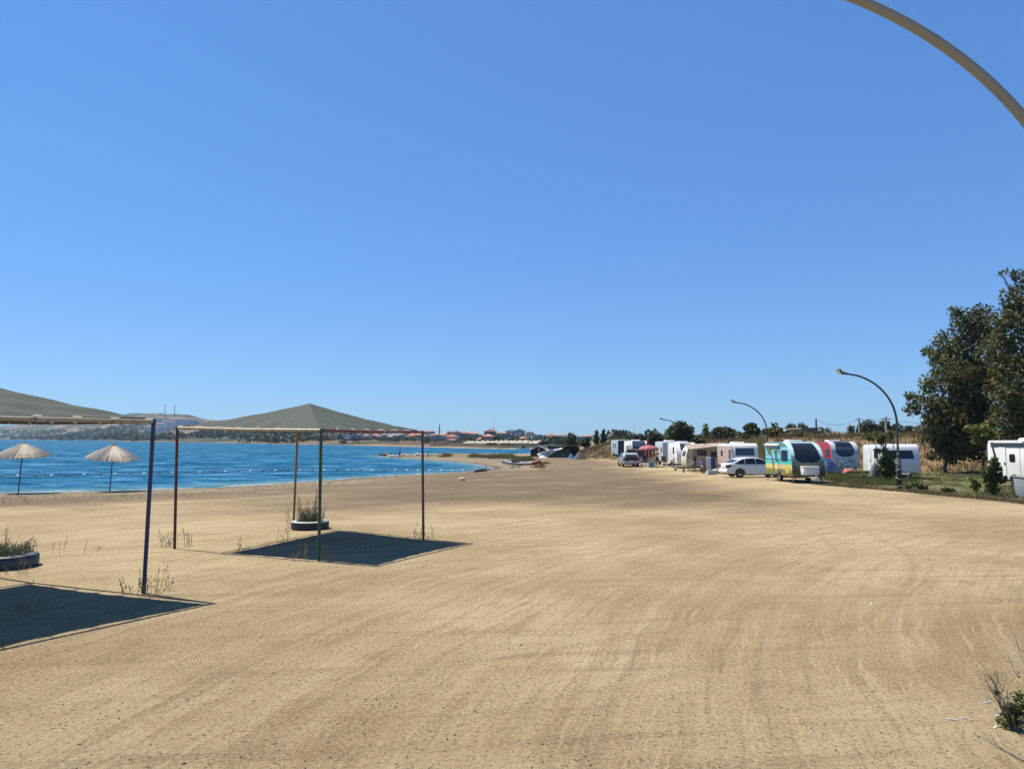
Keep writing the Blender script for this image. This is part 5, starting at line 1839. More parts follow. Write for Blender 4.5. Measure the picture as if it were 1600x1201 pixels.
t = thing('tap_stand', 'low stone stand with a white tap in front of the white caravan', 'tap', ph(1418, 747.5), .1)
st = MB(); st.box((-.25, 0, .22), (.26, .3, .44)); st.box((.12, 0, .20), (.34, .3, .40)); obj('stone_base', st, mat('rough_concrete', (.19, .175, .155), .9, var=.3, vscale=7, bump=.6), t, bevel=.02)
obj('tap', MB().tube([(.12, 0, .4), (.12, 0, .74), (.12, -.1, .78)], .03, 6), M_WPLAST, t)

# ------------------------------------------------------------------ tents on the sand
def ridge_tent(label, g, w, h, d, roof_m, wall_m):
    t = thing('ridge_tent', label, 'tent', g, -.05)
    e = h * .66
    wl = MB()
    hw = w / 2
    for y0, y1 in ((0, .03), (d - .03, d)):
        wl.prism([(-hw, 0), (-.05, 0), (-.05, h * .97), (-hw, e)], y0, y1, axis='y')
        wl.prism([(.05, 0), (hw, 0), (hw, e), (.05, h * .97)], y0, y1, axis='y')
    wl.box((-hw, d / 2, e / 2), (.03, d - .08, e)); wl.box((hw, d / 2, e / 2), (.03, d - .08, e))
    obj('wall', wl, wall_m, t)
    obj('roof', MB().prism([(-hw - .12, e - .10), (0, h + .02), (hw + .12, e - .10), (hw + .12, e - .05), (0, h + .08), (-hw - .12, e - .05)], -.1, d + .1, axis='y'), roof_m, t)
    obj('door_flap', MB().box((.0, -.035, h * .46), (.20, .03, h * .90)), M_GREYCL, t)
    for s in (-1, 1):
        obj('guy_rope', MB().tube([(s * hw, -.02, e), (s * (hw + .55), -.5, 0.02)], .012, 4), M_ROPE_W, t)
    return t
g = hit(842, 713)
sc = g.y / F_PX
ridge_tent('dark ridge tent with a white roof by the water', g, 26 * sc, 16 * sc, 3.0, mat('white_tent_cloth', (.66, .67, .66), .7), mat('dark_tent_cloth', (.016, .022, .024), .85))
g = hit(881, 714.8)
sc = g.y / F_PX
t = thing('camp_shelter', 'dark green netting shelter between the ridge tent and bank', 'shelter', g, -.03)
w_, h_ = 48 * sc, 18.5 * sc
M_NETG = mat('green_camo_net', (.040, .070, .050), .95, var=.45, vscale=2.5, color2=(.09, .11, .06), thr=(.52, .64))
M_NETD = mat('dark_shelter_cloth', (.022, .028, .022), .9)
for sx in (-1, -.05, 1):
    for yy in (0, 3.2):
        obj('pole', MB().tube([(sx * w_ / 2, yy, -.05), (sx * w_ / 2, yy, h_)], .04, 6), M_POLE_DK, t)
obj('roof', MB().prism([(-w_ / 2 - .1, h_ - .10), (0, h_ - .02), (w_ / 2 + .1, h_ + .02), (w_ / 2 + .1, h_ + .08), (0, h_ + .05), (-w_ / 2 - .1, h_ - .04)], -.15, 3.4, axis='y'), M_NETD, t)
def net_panel(x0, x1, z0, z1, y, m, name):
    vs, fs = [], []
    n = 14
    for lay in (0, .02):
        for i in range(n + 1):
            u = i / n
            yy = y + .07 * math.sin(u * 17) + lay
            vs += [(x0 + (x1 - x0) * u, yy, z0), (x0 + (x1 - x0) * u, yy, z1 - .08 * abs(math.sin(u * 9)))]
    L_ = 2 * (n + 1)
    for i in range(n):
        a = i * 2
        fs += [(a, a + 2, a + 3, a + 1), (L_ + a, L_ + a + 1, L_ + a + 3, L_ + a + 2), (a + 1, a + 3, L_ + a + 3, L_ + a + 1)]
    return obj(name, MB().add(vs, fs), m, t)
net_panel(-w_ / 2, -.05 * w_ / 2, 0, h_ * .72, .0, M_NETG, 'net_wall')
net_panel(-.05 * w_ / 2, w_ * .20, h_ * .35, h_ * .8, .1, M_NETG, 'net_wall')
net_panel(-w_ / 2, w_ / 2, 0, h_ * .95, 3.1, M_NETD, 'back_wall')
net_panel(w_ * .36, w_ / 2, 0, h_ * .95, .15, M_NETD, 'side_curtain')
g2 = Vector((g.x - w_ / 2, g.y - .3, g.z))
vs, fs = [], []
n = 16
for i in range(n + 1):
    for j in range(9):
        u, v = i / n, j / 8
        x = 1.9 - 3.6 * u + .2 * math.sin(v * 5); z = h_ * (.98 - .70 * u ** 1.4) - .22 * math.sin(v * PI * 3) * u * .5 - v * .12
        vs.append((x + .5 * v, .0 + .3 * math.sin(u * 8 + v * 4) - .5 * v + .5, z - (.25 + 1.0 * u) * v * .9 + .06 * math.sin(i * 2.1 + j)))
for i in range(n):
    for j in range(8):
        a = i * 9 + j
        fs.append((a, a + 9, a + 10, a + 1))
o = obj('tarpaulin', MB().add(vs, fs), mat('white_tarp', (.45, .46, .46), .6), None, smooth=True, loc=g2, recalc=False)
o.modifiers.new('thickness', 'SOLIDIFY').thickness = .01
tag(o, 'white tarpaulin blowing off the front corner of the green shelter', 'tarpaulin')

def dome_tent(label, g, w, h, m1, m2, rz=0):
    t = thing('dome_tent', label, 'tent', g, rz, 'small tents beside the shelter')
    N, Mv = 12, 6
    for k in range(4):
        vs, fs = [], []
        for lay in (1.0, .985):
            for i in range(N // 4 + 1):
                a = PI / 4 + PI / 2 * k + (PI / 2) * i / (N // 4)
                kx, ky = math.cos(a), math.sin(a)
                q = 1 / max(abs(kx), abs(ky)) * .72 + .28
                for j in range(Mv + 1):
                    u = j / Mv
                    r = w / 2 * (1 - u) ** .78 * (q * (1 - u) + u) * lay
                    vs.append((kx * r, ky * r, h * u * lay + .01))
        L_ = (N // 4 + 1) * (Mv + 1)
        for i in range(N // 4):
            for j in range(Mv):
                a = i * (Mv + 1) + j
                fs += [(a, a + Mv + 1, a + Mv + 2, a + 1), (L_ + a, L_ + a + 1, L_ + a + Mv + 2, L_ + a + Mv + 1)]
        obj('tent_panel', MB().add(vs, fs), m1 if k % 2 == 0 else m2, t, smooth=True)
    for k in range(2):
        pts = []
        for i in range(13):
            u = i / 12 * PI
            a = PI / 4 + k * PI / 2
            f_ = abs(1 - 2 * i / 12); sg = 1 if i < 6 else -1
            pts.append((math.cos(a) * sg * f_ ** .78 * w * .505, math.sin(a) * sg * f_ ** .78 * w * .505, h * (1 - f_) + .02))
        obj('tent_pole', MB().tube(pts, .018, 5), M_BLACKP, t)
    return t
g = hit(905.5, 717); sc = g.y / F_PX
dome_tent('grey brown dome tent at the foot of the dry bank', g, 18.5 * sc, 12.5 * sc, mat('taupe_tent_cloth', (.085, .068, .062), .8), mat('dark_taupe_tent_cloth', (.045, .036, .034), .8), .3)
g = hit(892.5, 716); sc = g.y / F_PX
dome_tent('bright blue small tent in front of the green shelter', g, 10 * sc, 8.5 * sc, mat('blue_tent_cloth', (.02, .15, .36), .7), mat('blue_tent_cloth_dark', (.016, .11, .28), .7), .1)
camp_table('pale low bench in front of the green shelter', ph(884, 715.6), 0, M_SEAM, 1.2, .5, .5)

# ------------------------------------------------------------------ boats, stones, driftwood by the water
def kayak(label, p0, p1, wd, m_main, m_end):
    a, b_ = Vector(p0), Vector(p1)
    L_ = (b_ - a).length
    t = thing('kayak', label, 'boat', a.lerp(b_, .5), math.atan2((b_ - a).y, (b_ - a).x))
    def hull(u0, u1, n=14):
        vs, fs = [], []
        for i in range(n + 1):
            u = u0 + (u1 - u0) * i / n
            w = wd * (max(0.02, 1 - abs(2 * u - 1) ** 2.6)) ** .8
            x = (u - .5) * L_
            sh = .34 * abs(2 * u - 1) ** 3
            for yy, zz in ((-w / 2, .30 + sh), (-w * .42, .14 + sh * .8), (-w * .18, .02 + sh * .6), (w * .18, .02 + sh * .6), (w * .42, .14 + sh * .8), (w / 2, .30 + sh), (w * .30, .36 + sh), (0, .38 + sh), (-w * .30, .36 + sh)):
                vs.append((x, yy, zz))
        for i in range(n):
            for k in range(9):
                q, q2 = i * 9 + k, i * 9 + (k + 1) % 9
                fs.append((q, q2, q2 + 9, q + 9))
        fs += [tuple(range(9)), tuple(range(n * 9 + 8, n * 9 - 1, -1))]
        return MB().add(vs, fs)
    obj('hull', hull(0, .78), m_main, t, smooth='auto')
    obj('bow_section', hull(.7805, 1.0, 8), m_end, t, smooth='auto')
    for u in (.34, .6):
        cp = MB().lathe([(.30, .36), (.34, .42), (.38, .36)], 16, ((u - .5) * L_, 0, 0), closed=True)
        cp.v = [(x, y * .62, z) for x, y, z in cp.v]
        obj('cockpit_rim', cp, M_BLACKP, t)
    return t
a = hit(784, 727.6); b_ = hit(845, 725.5)
kayak('long white kayak with a red bow lying on the sand', a, b_, .75, mat('white_hull', (.40, .42, .44), .3, color2=(.27, .30, .34), thr=(.55, .6)), mat('dark_red_hull', (.20, .03, .03), .35))
g = hit(805, 721.5)
cool_box('dark bundle lying on the white kayak deck', (g.x, (a.y + b_.y) / 2, gz(g.x, (a.y + b_.y) / 2) + .40), .1, M_CANVASB, M_CANVASB, (1.0, .35, .25), 'gear_bundle', 'bundle')

def rock_mesh(s, seed, flat=.7):
    rng = random.Random(seed)
    mb = MB().blob((0, 0, 0), (s, s * rng.uniform(.6, .9), s * flat * rng.uniform(.7, 1)), 8, 5, .22, rng)
    return mb
M_ROCK = mat('pale_limestone', (.40, .365, .305), .9, var=.15, vscale=4, color2=(.28, .245, .19), thr=(.58, .75), bump=.7, bscale=9)
M_ROCKD = mat('dark_wet_rock', (.085, .07, .055), .8, var=.35, vscale=4, bump=.7, bscale=9)
def rock(label, px, py, wpx, m, seed, flat=.6, group=None, sink=.25):
    g = hit(px, py)
    s = wpx / 2 * g.y / F_PX
    o = obj('rock', rock_mesh(s, seed, flat), m, None, loc=(g.x, g.y + s * .6, g.z + s * flat * (1 - sink) * .8))
    o.rotation_euler = (0, 0, seed)
    tag(o, label, 'rock', group)
    return o
rock('flat pale boulder lying alone on the sand near the cove tip', 722, 750, 11, M_ROCK, 3, .5)
rock('small pale stone at the waterline right of the green post', 551, 747.5, 7.5, M_ROCK, 4, .4)
rock('dark stone at the waterline between the two posts', 600, 745.5, 4, M_ROCKD, 5)
rock('dark low stone nearest the slate coloured post at the waterline', 619, 744, 5, M_ROCKD, 6, .4)
rnd = random.Random(3)
spx = [(597, 712.9, 5, 1), (603, 712.4, 5.5, 1), (606, 711.2, 6, 1), (609, 710.2, 4, 0), (612, 712, 4, 0), (616, 711.3, 4, 0), (621, 711.0, 3.5, 0), (629, 710.5, 5, 0), (633, 709.9, 5.5, 0),
       (637, 710.3, 4, 0), (643, 710.5, 4.5, 0), (647, 710.8, 4, 0), (652, 710.6, 6.5, 0), (655, 709.7, 4, 0), (660, 711.2, 5, 0), (664, 710.3, 5, 0), (669, 712, 4.5, 0), (673, 711.8, 5, 0),
       (676, 711, 4, 0), (680, 711.4, 4, 0), (685, 712, 3.5, 0), (690, 712.6, 3, 0), (640, 712, 3, 0), (667, 713.5, 3.5, 0), (600, 713.6, 4, 1)]
for i, (px, py, w, dk) in enumerate(spx):
    dep = 150.0 - (px - 597) * .07 if dk else 141.5 - (px - 610) * .03 + (py - 710.5) * -2.2
    x = (px - 800) / F_PX * dep
    s = w * .80 * dep / F_PX
    o = obj('rock', rock_mesh(s, 20 + i, .75), M_ROCKD if dk else M_ROCK, None, loc=(x, dep, max(gz(x, dep), WATER_Z) + s * .30))
    o.rotation_euler = (0, 0, i)
    same = sorted(q[0] for q in spx if q[3] == dk and (dk or (q[0] < 624) == (px < 624)))
    n_ = same.index(px)
    if dk:
        lab = 'dark wet boulder, %s one inward from the outer tip of the spit' % ORD[n_]
    elif px < 624:
        lab = 'pale limestone boulder, %s one left of the bather on the spit' % ORD[len(same) - 1 - n_]
    else:
        lab = 'pale limestone boulder, %s one right of the bather on the spit' % ORD[n_]
    tag(o, lab, 'rock', 'boulders along the spit')
t = thing('driftwood', 'dark driftwood stump at the tip of the cove', 'driftwood', ph(754, 737.5), .3)
dw = MB().tube(limb_points((-.9, 0, .08), (.5, .1, .14), .1), [.10, .16, .18, .14, .06], 7)
dw.tube(limb_points((.1, 0, .15), (.45, .2, .62), .1), [.12, .1, .08, .06, .03], 6); dw.tube(limb_points((.2, 0, .15), (.9, -.2, .32), .1), [.1, .08, .06, .05, .03], 6)
obj('log', dw, M_ROCKD, t)
for k, (lab, a_, b2) in enumerate((('dark stick lying below the white kayak', (799, 731.2), (805.5, 729)), ('brown stick lying right of the dark stick', (808, 730.8), (814, 729)))):
    q0, q1 = hit(*a_), hit(*b2)
    o = obj('driftwood_stick', MB().tube([(0, 0, .05), (q1 - q0) * .5 + Vector((0, 0, .12)), (q1 - q0) + Vector((0, 0, .06))], [.07, .06, .035], 6), M_ROCKD if k == 0 else mat('driftwood_brown', (.16, .10, .06), .9), None, loc=q0)
    tag(o, lab, 'stick')
g = hit(847, 733.5)
t = thing('camp_stool', 'small orange brown stool standing alone on the sand', 'stool', g, .5)
M_ORB = mat('orange_brown_wood', (.25, .085, .03), .7)
obj('seat', MB().box((0, 0, .42), (.42, .32, .08)), M_ORB, t)
obj('backrest', MB().box((.0, .15, .58), (.42, .04, .24)), M_ORB, t)
for sx in (-1, 1):
    for sy in (-1, 1):
        obj('leg', MB().tube([(sx * .18, sy * .13, 0), (sx * .17, sy * .12, .4)], .03, 6), M_ORB, t)

# ------------------------------------------------------------------ grass, weeds and ground cover
def scatter(poly, n, rng, dens=None):
    A = np.array(poly)
    lo, hi = A.min(0), A.max(0)
    out = []
    while sum(len(o) for o in out) < n:
        P = lo + (hi - lo) * rng.random((n * 2, 2))
        k = poly_sd(P, poly) > 0
        P = P[k]
        if dens is not None:
            P = P[rng.random(len(P)) < dens(P)]
        out.append(P)
    return np.concatenate(out)[:n]

def on_ground(P, dz=-0.02):
    return np.column_stack([P, terrain(P) + dz])

def tufts(P, per, spread, rng):
    Q = np.repeat(P, per, axis=0)
    return Q + rng.normal(size=Q.shape) * spread

# green grass on the caravan pitch
gd = lambda P: np.clip(0.30 + 0.55 * wob(P[:, 0], P[:, 1], 0.55, 3), 0.04, 1) * np.where(poly_sd(P, [(27.5, 40), (34, 40), (34, 47), (27.5, 47)]) > 0, .12, 1)
P = scatter(GRASS_POLY, 5200, RNG, gd)
P = tufts(P, 11, 0.16, RNG)
h = 0.06 + 0.20 * RNG.random(len(P)) * np.clip(0.9 + 0.5 * wob(P[:, 0], P[:, 1], .5, 3), .3, 1.6)
V, Fq = blades(on_ground(P), h, 0.014 + 0.012 * RNG.random(len(P)), RNG, .5)
o = np_mesh('grass', V, Fq, M_GREEN); tag(o, kind='stuff')
# rank weeds in front of the red and white caravans
WEED = [(20.6, 45.5), (23.5, 43.5), (24.5, 47), (27.5, 49.5), (26, 53), (24.6, 58), (22.0, 57), (20.8, 50)]
P = tufts(scatter(WEED, 520, RNG, lambda P: np.clip(.5 + .8 * wob(P[:, 0], P[:, 1], 1.3, 4), .03, 1)), 12, .17, RNG)
h = (0.10 + 0.42 * RNG.random(len(P)) ** 1.6) * np.clip(1 + .5 * wob(P[:, 0], P[:, 1], .9, 1), .4, 1.5)
V, Fq = blades(on_ground(P), h, 0.018, RNG, .45)
o = np_mesh('tall_grass', V, Fq, leaf_mat('weed_blades', (0.055, 0.080, 0.020), (0.135, 0.15, 0.045), (0.18, 0.15, 0.08), .4)); tag(o, kind='stuff')
# straw coloured fringe along the edge of the sand
edge = [(18.9, 45.0), (19.6, 42), (20.6, 38.5), (21.2, 35), (21.6, 31), (22, 26)]
E2 = []
for (a0, a1), (b0_, b1_) in zip(edge[:-1], edge[1:]):
    for _ in range(200):
        u = RNG.random(); E2.append((a0 + (b0_ - a0) * u + abs(RNG.normal() * .5) - .1, a1 + (b1_ - a1) * u + RNG.normal() * .2))
P = tufts(np.array(E2), 8, .10, RNG)
V, Fq = blades(on_ground(P), .06 + .16 * RNG.random(len(P)), .012 * np.ones(len(P)), RNG, .7)
o = np_mesh('dry_grass', V, Fq, M_DRY); tag(o, kind='stuff')
# dry bank behind the caravans
bd = lambda P: np.clip((poly_sd(P, POLY_B) + 1.0) / 2.5, 0, 1) * np.clip(90 / np.hypot(P[:, 0], P[:, 1]), .25, 1)
BANK = [(9, 122), (10.5, 106), (14, 98), (18, 88), (21.5, 79), (26.5, 70.5), (33, 66.5), (40, 62), (50, 55.5), (66, 43), (95, 50), (90, 80), (60, 120), (40, 150), (16, 165)]
P = tufts(scatter(BANK, 12500, RNG, bd), 7, .28, RNG)
h = .22 + .55 * RNG.random(len(P)) ** 1.5
V, Fq = blades(on_ground(P), h, .028 + .02 * RNG.random(len(P)), RNG, .6)
o = np_mesh('dry_grass', V, Fq, M_DRY); tag(o, kind='stuff')
# green brown scrub patches on the bank
sd_ = lambda P: np.clip(wob(P[:, 0], P[:, 1], .18, 9) * .9 - .25, 0, 1)
P = tufts(scatter(BANK, 800, RNG, sd_), 16, .32, RNG)
V, Fq = blades(on_ground(P), .3 + .5 * RNG.random(len(P)), .04 * np.ones(len(P)), RNG, .7)
o = np_mesh('scrub', V, Fq, leaf_mat('scrub_blades', (0.07, 0.075, 0.03), (0.13, 0.12, 0.05), (0.10, 0.075, 0.04), .2)); tag(o, kind='stuff')
# reed fringe behind the middle caravans
RE = []
for _ in range(520):
    px = RNG.uniform(1068, 1192)
    d = RNG.uniform(76, 84)
    if math.sin(px * .35) + RNG.normal() * .5 > -.4: RE.append(((px - 800) / F_PX * d, d))
P = tufts(np.array(RE), 14, .25, RNG)
hh = .7 + .9 * RNG.random(len(P)) ** 1.5
V, Fq = blades(on_ground(P), hh, .05 * np.ones(len(P)), RNG, .35)
o = np_mesh('reeds', V, Fq, M_REED); tag(o, kind='stuff')
# low green plants on the spit
def ground_plants(label, x0, x1, py, n, hgt):
    pts = []
    for _ in range(n):
        q = hit(random.uniform(x0, x1), py + random.uniform(-.8, .8))
        pts.append((q.x, q.y))
    P = tufts(np.array(pts), 22, .35, RNG)
    V, Fq = blades(on_ground(P), hgt * (.4 + .8 * RNG.random(len(P))), .045 * np.ones(len(P)), RNG, .6)
    o = np_mesh('low_bush', V, Fq, leaf_mat('spit_plants', (0.085, 0.10, 0.035), (0.17, 0.165, 0.06), (0.20, 0.16, 0.08), .2))
    tag(o, label, 'bush', 'low green plants on the spit')
ground_plants('small green plant at the end of the boulder row', 690, 701, 713.2, 16, .75)
ground_plants('low green plant left of the longest green patch', 737, 746, 713.6, 14, .7)
ground_plants('low green plants between two neighbours on the spit', 749, 763, 714.2, 20, .6)
ground_plants('longest patch of green plants behind the white kayak', 766, 802, 715.6, 55, .8)
ground_plants('green plants behind the red kayak bow', 803, 831, 719.4, 45, .75)
ground_plants('small green plant by the orange brown stool', 838, 846, 730, 10, .35)
ground_plants('small olive plant right of the kayak bow', 846, 855, 724, 10, .3)

# ------------------------------------------------------------------ trees near the caravans
def px_lumps(base, rows):
    """crown lumps measured in photograph pixels at the tree's own distance: (px, py, radius_px, depth offset, squash)"""
    sc = base.y / F_PX
    out = []
    for r in rows:
        px, py, rp = r[:3]
        dy = r[3] if len(r) > 3 else 0
        sq = r[4] if len(r) > 4 else .85
        p = at_depth(px, py, base.y) - base
        out.append((p.x, p.y + dy, p.z, rp * sc, rp * sc * .9, rp * sc * sq))
    return out

# big plane-like trees at the right
b0_ = at_depth(1476, 729, 63.0); b0_.z = gz(b0_.x, b0_.y)
rows = [(1500, 640, 42, 0), (1478, 590, 34, -1), (1492, 545, 30, 1), (1512, 505, 28, 0), (1540, 520, 36, 1), (1530, 572, 44, 1), (1456, 600, 20, 0), (1443, 632, 20, -1), (1428, 622, 14, 0), (1424, 640, 12, 0),
        (1472, 655, 36, -1), (1510, 680, 34, 0), (1482, 692, 28, -1), (1462, 682, 20, 0), (1540, 640, 44, 1), (1550, 590, 40, 2), (1492, 487, 12, 0), (1535, 488, 16, 0), (1545, 690, 22, 1), (1500, 708, 18, 0), (1470, 704, 17, 0), (1466, 560, 16, 0), (1485, 714, 14, 0), (1520, 706, 15, 0), (1455, 712, 9, 0), (1538, 718, 10, 0)]
tree('broadleaf_tree', 'large olive brown broadleaf tree with low branches on the dry bank', 'tree', b0_, px_lumps(b0_, rows), 23000, .16, M_OLIVE, .16, 'large trees at the right of the photo',
     fork=(.3, .2, .9), twigs=5, shell=.25)
b1 = at_depth(1610, 735, 58.0); b1.z = gz(b1.x, b1.y)
rows = [(1590, 600, 46, 0), (1575, 545, 34, 1), (1600, 500, 40, 0), (1585, 470, 22, 0), (1606, 440, 24, 0), (1570, 500, 24, 0), (1640, 560, 70, 1), (1660, 480, 60, 0), (1600, 650, 44, 0), (1570, 660, 28, 0), (1585, 690, 22, 0),
        (1640, 640, 50, 0), (1700, 560, 70, 0), (1680, 660, 40, 0), (1562, 618, 24, -1), (1588, 428, 9, 0), (1573, 424, 5, 0), (1565, 428, 6, 0), (1568, 455, 6, 0)]
tree('broadleaf_tree', 'taller broadleaf tree leaning over the caravan at the photo edge', 'tree', b1, px_lumps(b1, rows), 23000, .16, M_OLIVE, .28, 'large trees at the right of the photo',
     fork=(.2, .2, 2.8), twigs=5, shell=.25)
# young trees in the grass
def sapling(label, px, py, rows, n, leaf, lm, tr=.05, fork=None, twigs=3, cat='sapling'):
    b = hit(px, py)
    return tree('young_tree', label, cat, b, px_lumps(b, rows), n, leaf, lm, tr, 'young trees planted in the grass', fork=fork, twigs=twigs, shell=.2)
sapling('leafy young tree with a thin yellowing top before the white caravan', 1385, 752, [(1386, 732, 13), (1378, 722, 10), (1395, 728, 9), (1383, 705, 8), (1388, 715, 10), (1372, 703, 6), (1379, 690, 8), (1374, 680, 9), (1360, 684, 7), (1391, 678, 9), (1352, 679, 5),
        (1388, 744, 11), (1402, 738, 7)], 3000, .085, M_SHRUB, .06, fork=(.1, 0, .6))
sapling('bushy young tree with a bare stick at the sand edge by the last caravan', 1551, 774, [(1552, 742, 11), (1545, 735, 9), (1556, 730, 9), (1560, 748, 10), (1548, 750, 10), (1553, 720, 7), (1541, 742, 7), (1550, 762, 9)], 2400, .075, M_SHRUB, .055, fork=(.05, 0, .45))
sapling('small sparse sapling left of the bushy young tree', 1523, 768, [(1516, 748, 4), (1522, 752, 5), (1528, 757, 5), (1519, 760, 5), (1525, 763, 5)], 420, .07, M_BRIGHT, .02, fork=(0, 0, .2), twigs=2)
b2 = at_depth(1541, 745, 53.0); b2.z = gz(b2.x, b2.y)
tree('young_tree', 'bright yellow green young tree in front of the large olive tree', 'sapling', b2, px_lumps(b2, [(1532, 680, 12), (1543, 688, 10), (1521, 670, 9), (1535, 667, 8), (1548, 678, 9), (1526, 690, 7), (1512, 668, 4)]), 1500, .11, M_BRIGHT, .05,
     'young trees planted in the grass', fork=(0, 0, 2.1), twigs=3, shell=.2)
sk = hit(1561.5, 744); g = hit(1556, 772)
st = MB().tube([(0, 0, .0), (0.02, 0, .9), (.12, 0, 1.3), (.05, 0, 1.9), (-.05, 0, 2.3), (-.08, 0, 2.62)], [.05, .05, .05, .055, .045, .03], 7)
o = obj('bare_stick', st, M_TWIG, None, loc=(g.x + .1, g.y + .15, g.z)); tag(o, 'crooked bare stick standing against the last white caravan', 'stick')
# low weeds along the sand edge
for lab, px, py, rows in (('grey green weed clump right of the black lamp post', 1430, 766, [(1432, 757, 8, 0, .6), (1420, 760, 7, 0, .6), (1443, 760, 8, 0, .6)]),
                          ('low weed clump midway between lamp post and bushy young tree', 1478, 770, [(1478, 765, 6, 0, .6), (1488, 766, 5, 0, .6)]),
                          ('dark weed clump at the foot of the leafy young tree', 1352, 752, [(1350, 745, 7, 0, .6), (1360, 748, 7, 0, .6), (1340, 748, 6, 0, .6)])):
    b = hit(px, py)
    t_ = thing('weed_clump', lab, 'weed', b, 0, 'weed clumps along the sand edge')
    L_ = px_lumps(b, rows)
    V, Fq = leaf_cloud(L_, 700, .07, RNG, .15)
    np_mesh('foliage', V, Fq, M_SHRUB, t_)
    s_ = MB()
    for l in L_:
        s_.tube(limb_points((0, 0, 0), (l[0], l[1], l[2]), .1), [.02, .015, .012, .01, .005], 4)
    obj('stem', s_, M_TWIG, t_)

# trees and bushes behind the caravan row
def bank_tree(label, px, ytop, depth, wpx, lm, n=2600, leaf=.17, hpx=None, name='bushy_tree', cat='tree', shape='round', seed=0, base=None):
    rng = random.Random(seed + int(px))
    x = (px - 800) / F_PX * depth
    b = Vector((x, depth, gz(x, depth)))
    sc = depth / F_PX
    ztop = at_depth(px, ytop, depth).z
    H = ztop - b.z
    lumps = []
    R = wpx / 2 * sc
    k = 9 if shape == 'round' else 6
    for i in range(k):
        u = rng.random()
        if shape == 'round':
            a = rng.uniform(0, 2 * PI); rr = R * .52 * math.sqrt(rng.random())
            z = H * rng.uniform(.30, .74)
            lumps.append((math.cos(a) * rr, math.sin(a) * rr, z, R * rng.uniform(.38, .55), R * .5, min(H * .26, R * rng.uniform(.38, .55))))
        elif shape == 'tall':
            z = H * (.25 + .62 * i / (k - 1))
            lumps.append((rng.uniform(-.3, .3) * R, rng.uniform(-.3, .3) * R, z, R * (1.0 - .55 * i / k), R * (1.0 - .5 * i / k), H * .14))
        else:
            a = rng.uniform(0, 2 * PI); rr = R * .7 * math.sqrt(rng.random())
            lumps.append((math.cos(a) * rr, math.sin(a) * rr, H * rng.uniform(.70, .82), R * .42, R * .42, H * .16))
    lumps.append((0, 0, H * .78, R * .55, R * .5, H * .2))
    return tree(name, label, cat, b, lumps, n, leaf, lm, max(.05, R * .07), 'trees and bushes behind the caravans', fork=(0, 0, H * .25), twigs=1, shell=.3)

bank_tree('dense round dark bush in front of the farthest lamp', 1062, 656, 90, 50, M_DARKLEAF, 5200, .17, seed=1)
bank_tree('small dark bush left of the dense round bush', 1022, 672, 96, 28, M_DARKLEAF, 1800, .17, seed=2)
bank_tree('thin yellowish tree between two dark bushes', 1103, 661, 100, 13, M_BRIGHT, 420, .16, shape='tall', seed=3)
bank_tree('broad low dark tree behind the cream caravan', 1130, 666, 96, 46, M_DARKLEAF, 3200, .18, seed=4)
bank_tree('low bush between the round bush and broad low tree', 1090, 678, 92, 30, M_SHRUB, 1300, .17, seed=14)
bank_tree('tall narrow dark tree above the white saloon car', 1172, 661, 90, 27, M_DARKLEAF, 2200, .18, shape='tall', seed=5)
bank_tree('wide olive bush behind the roof of the beach print caravan', 1208, 668, 88, 46, M_OLIVE, 3600, .18, seed=6)
bank_tree('small dark bush in front of the grey shed', 1248, 674, 84, 32, M_OLIVE, 2000, .17, seed=7)
bank_tree('low dark bush beside the stone house', 1262, 679, 86, 22, M_DARKLEAF, 1100, .17, seed=17)
bank_tree('pale green tree rising beyond the grey shed', 1237, 660, 190, 26, M_PINE, 1300, .3, seed=8)
bank_tree('dark green tree beyond the stone house roof', 1252, 659, 186, 20, M_PINE, 1000, .3, seed=9)
bank_tree('grey green small tree beside the utility pole', 1328, 664, 150, 15, M_HERB, 700, .25, shape='tall', seed=10)
for i, (px, yt, w, lab) in enumerate(((1358, 653, 34, 'umbrella pine at the start of the pine grove'), (1382, 655, 30, 'umbrella pine behind the nearer utility pole'), (1402, 661, 28, 'shorter umbrella pine right of the nearer utility pole'),
                                      (1345, 660, 20, 'small umbrella pine at the outer side of the grove'), (1418, 665, 22, 'low umbrella pine nearest the large olive tree'))):
    bank_tree(lab, px, yt, 125 + 3 * i, w, M_PINE, 2000, .22, name='pine_tree', seed=20 + i)
bank_tree('greyish leafless shrub behind the large olive tree', 1442, 660, 118, 34, M_GREYLEAF, 1600, .2, seed=30)
bank_tree('slim dark conifer above the dome tent', 932, 672, 150, 9, M_PINE, 700, .22, shape='tall', seed=11, name='conifer_tree')
bank_tree('second slim dark conifer right of its twin', 943, 670, 150, 9, M_PINE, 700, .22, shape='tall', seed=12, name='conifer_tree')
bank_tree('round dark tree above the green shelter', 893, 675, 158, 22, M_DARKLEAF, 1600, .26, seed=13)
bank_tree('low tree between the green shelter tree and conifers', 914, 682, 160, 18, M_DARKLEAF, 900, .26, seed=15)
bank_tree('low scrubby tree behind the site trailer', 968, 683, 140, 36, M_OLIVE, 1500, .24, seed=16)
bank_tree('dark scrub tree above the dark fronted caravan', 1000, 679, 130, 24, M_DARKLEAF, 1100, .24, seed=18)
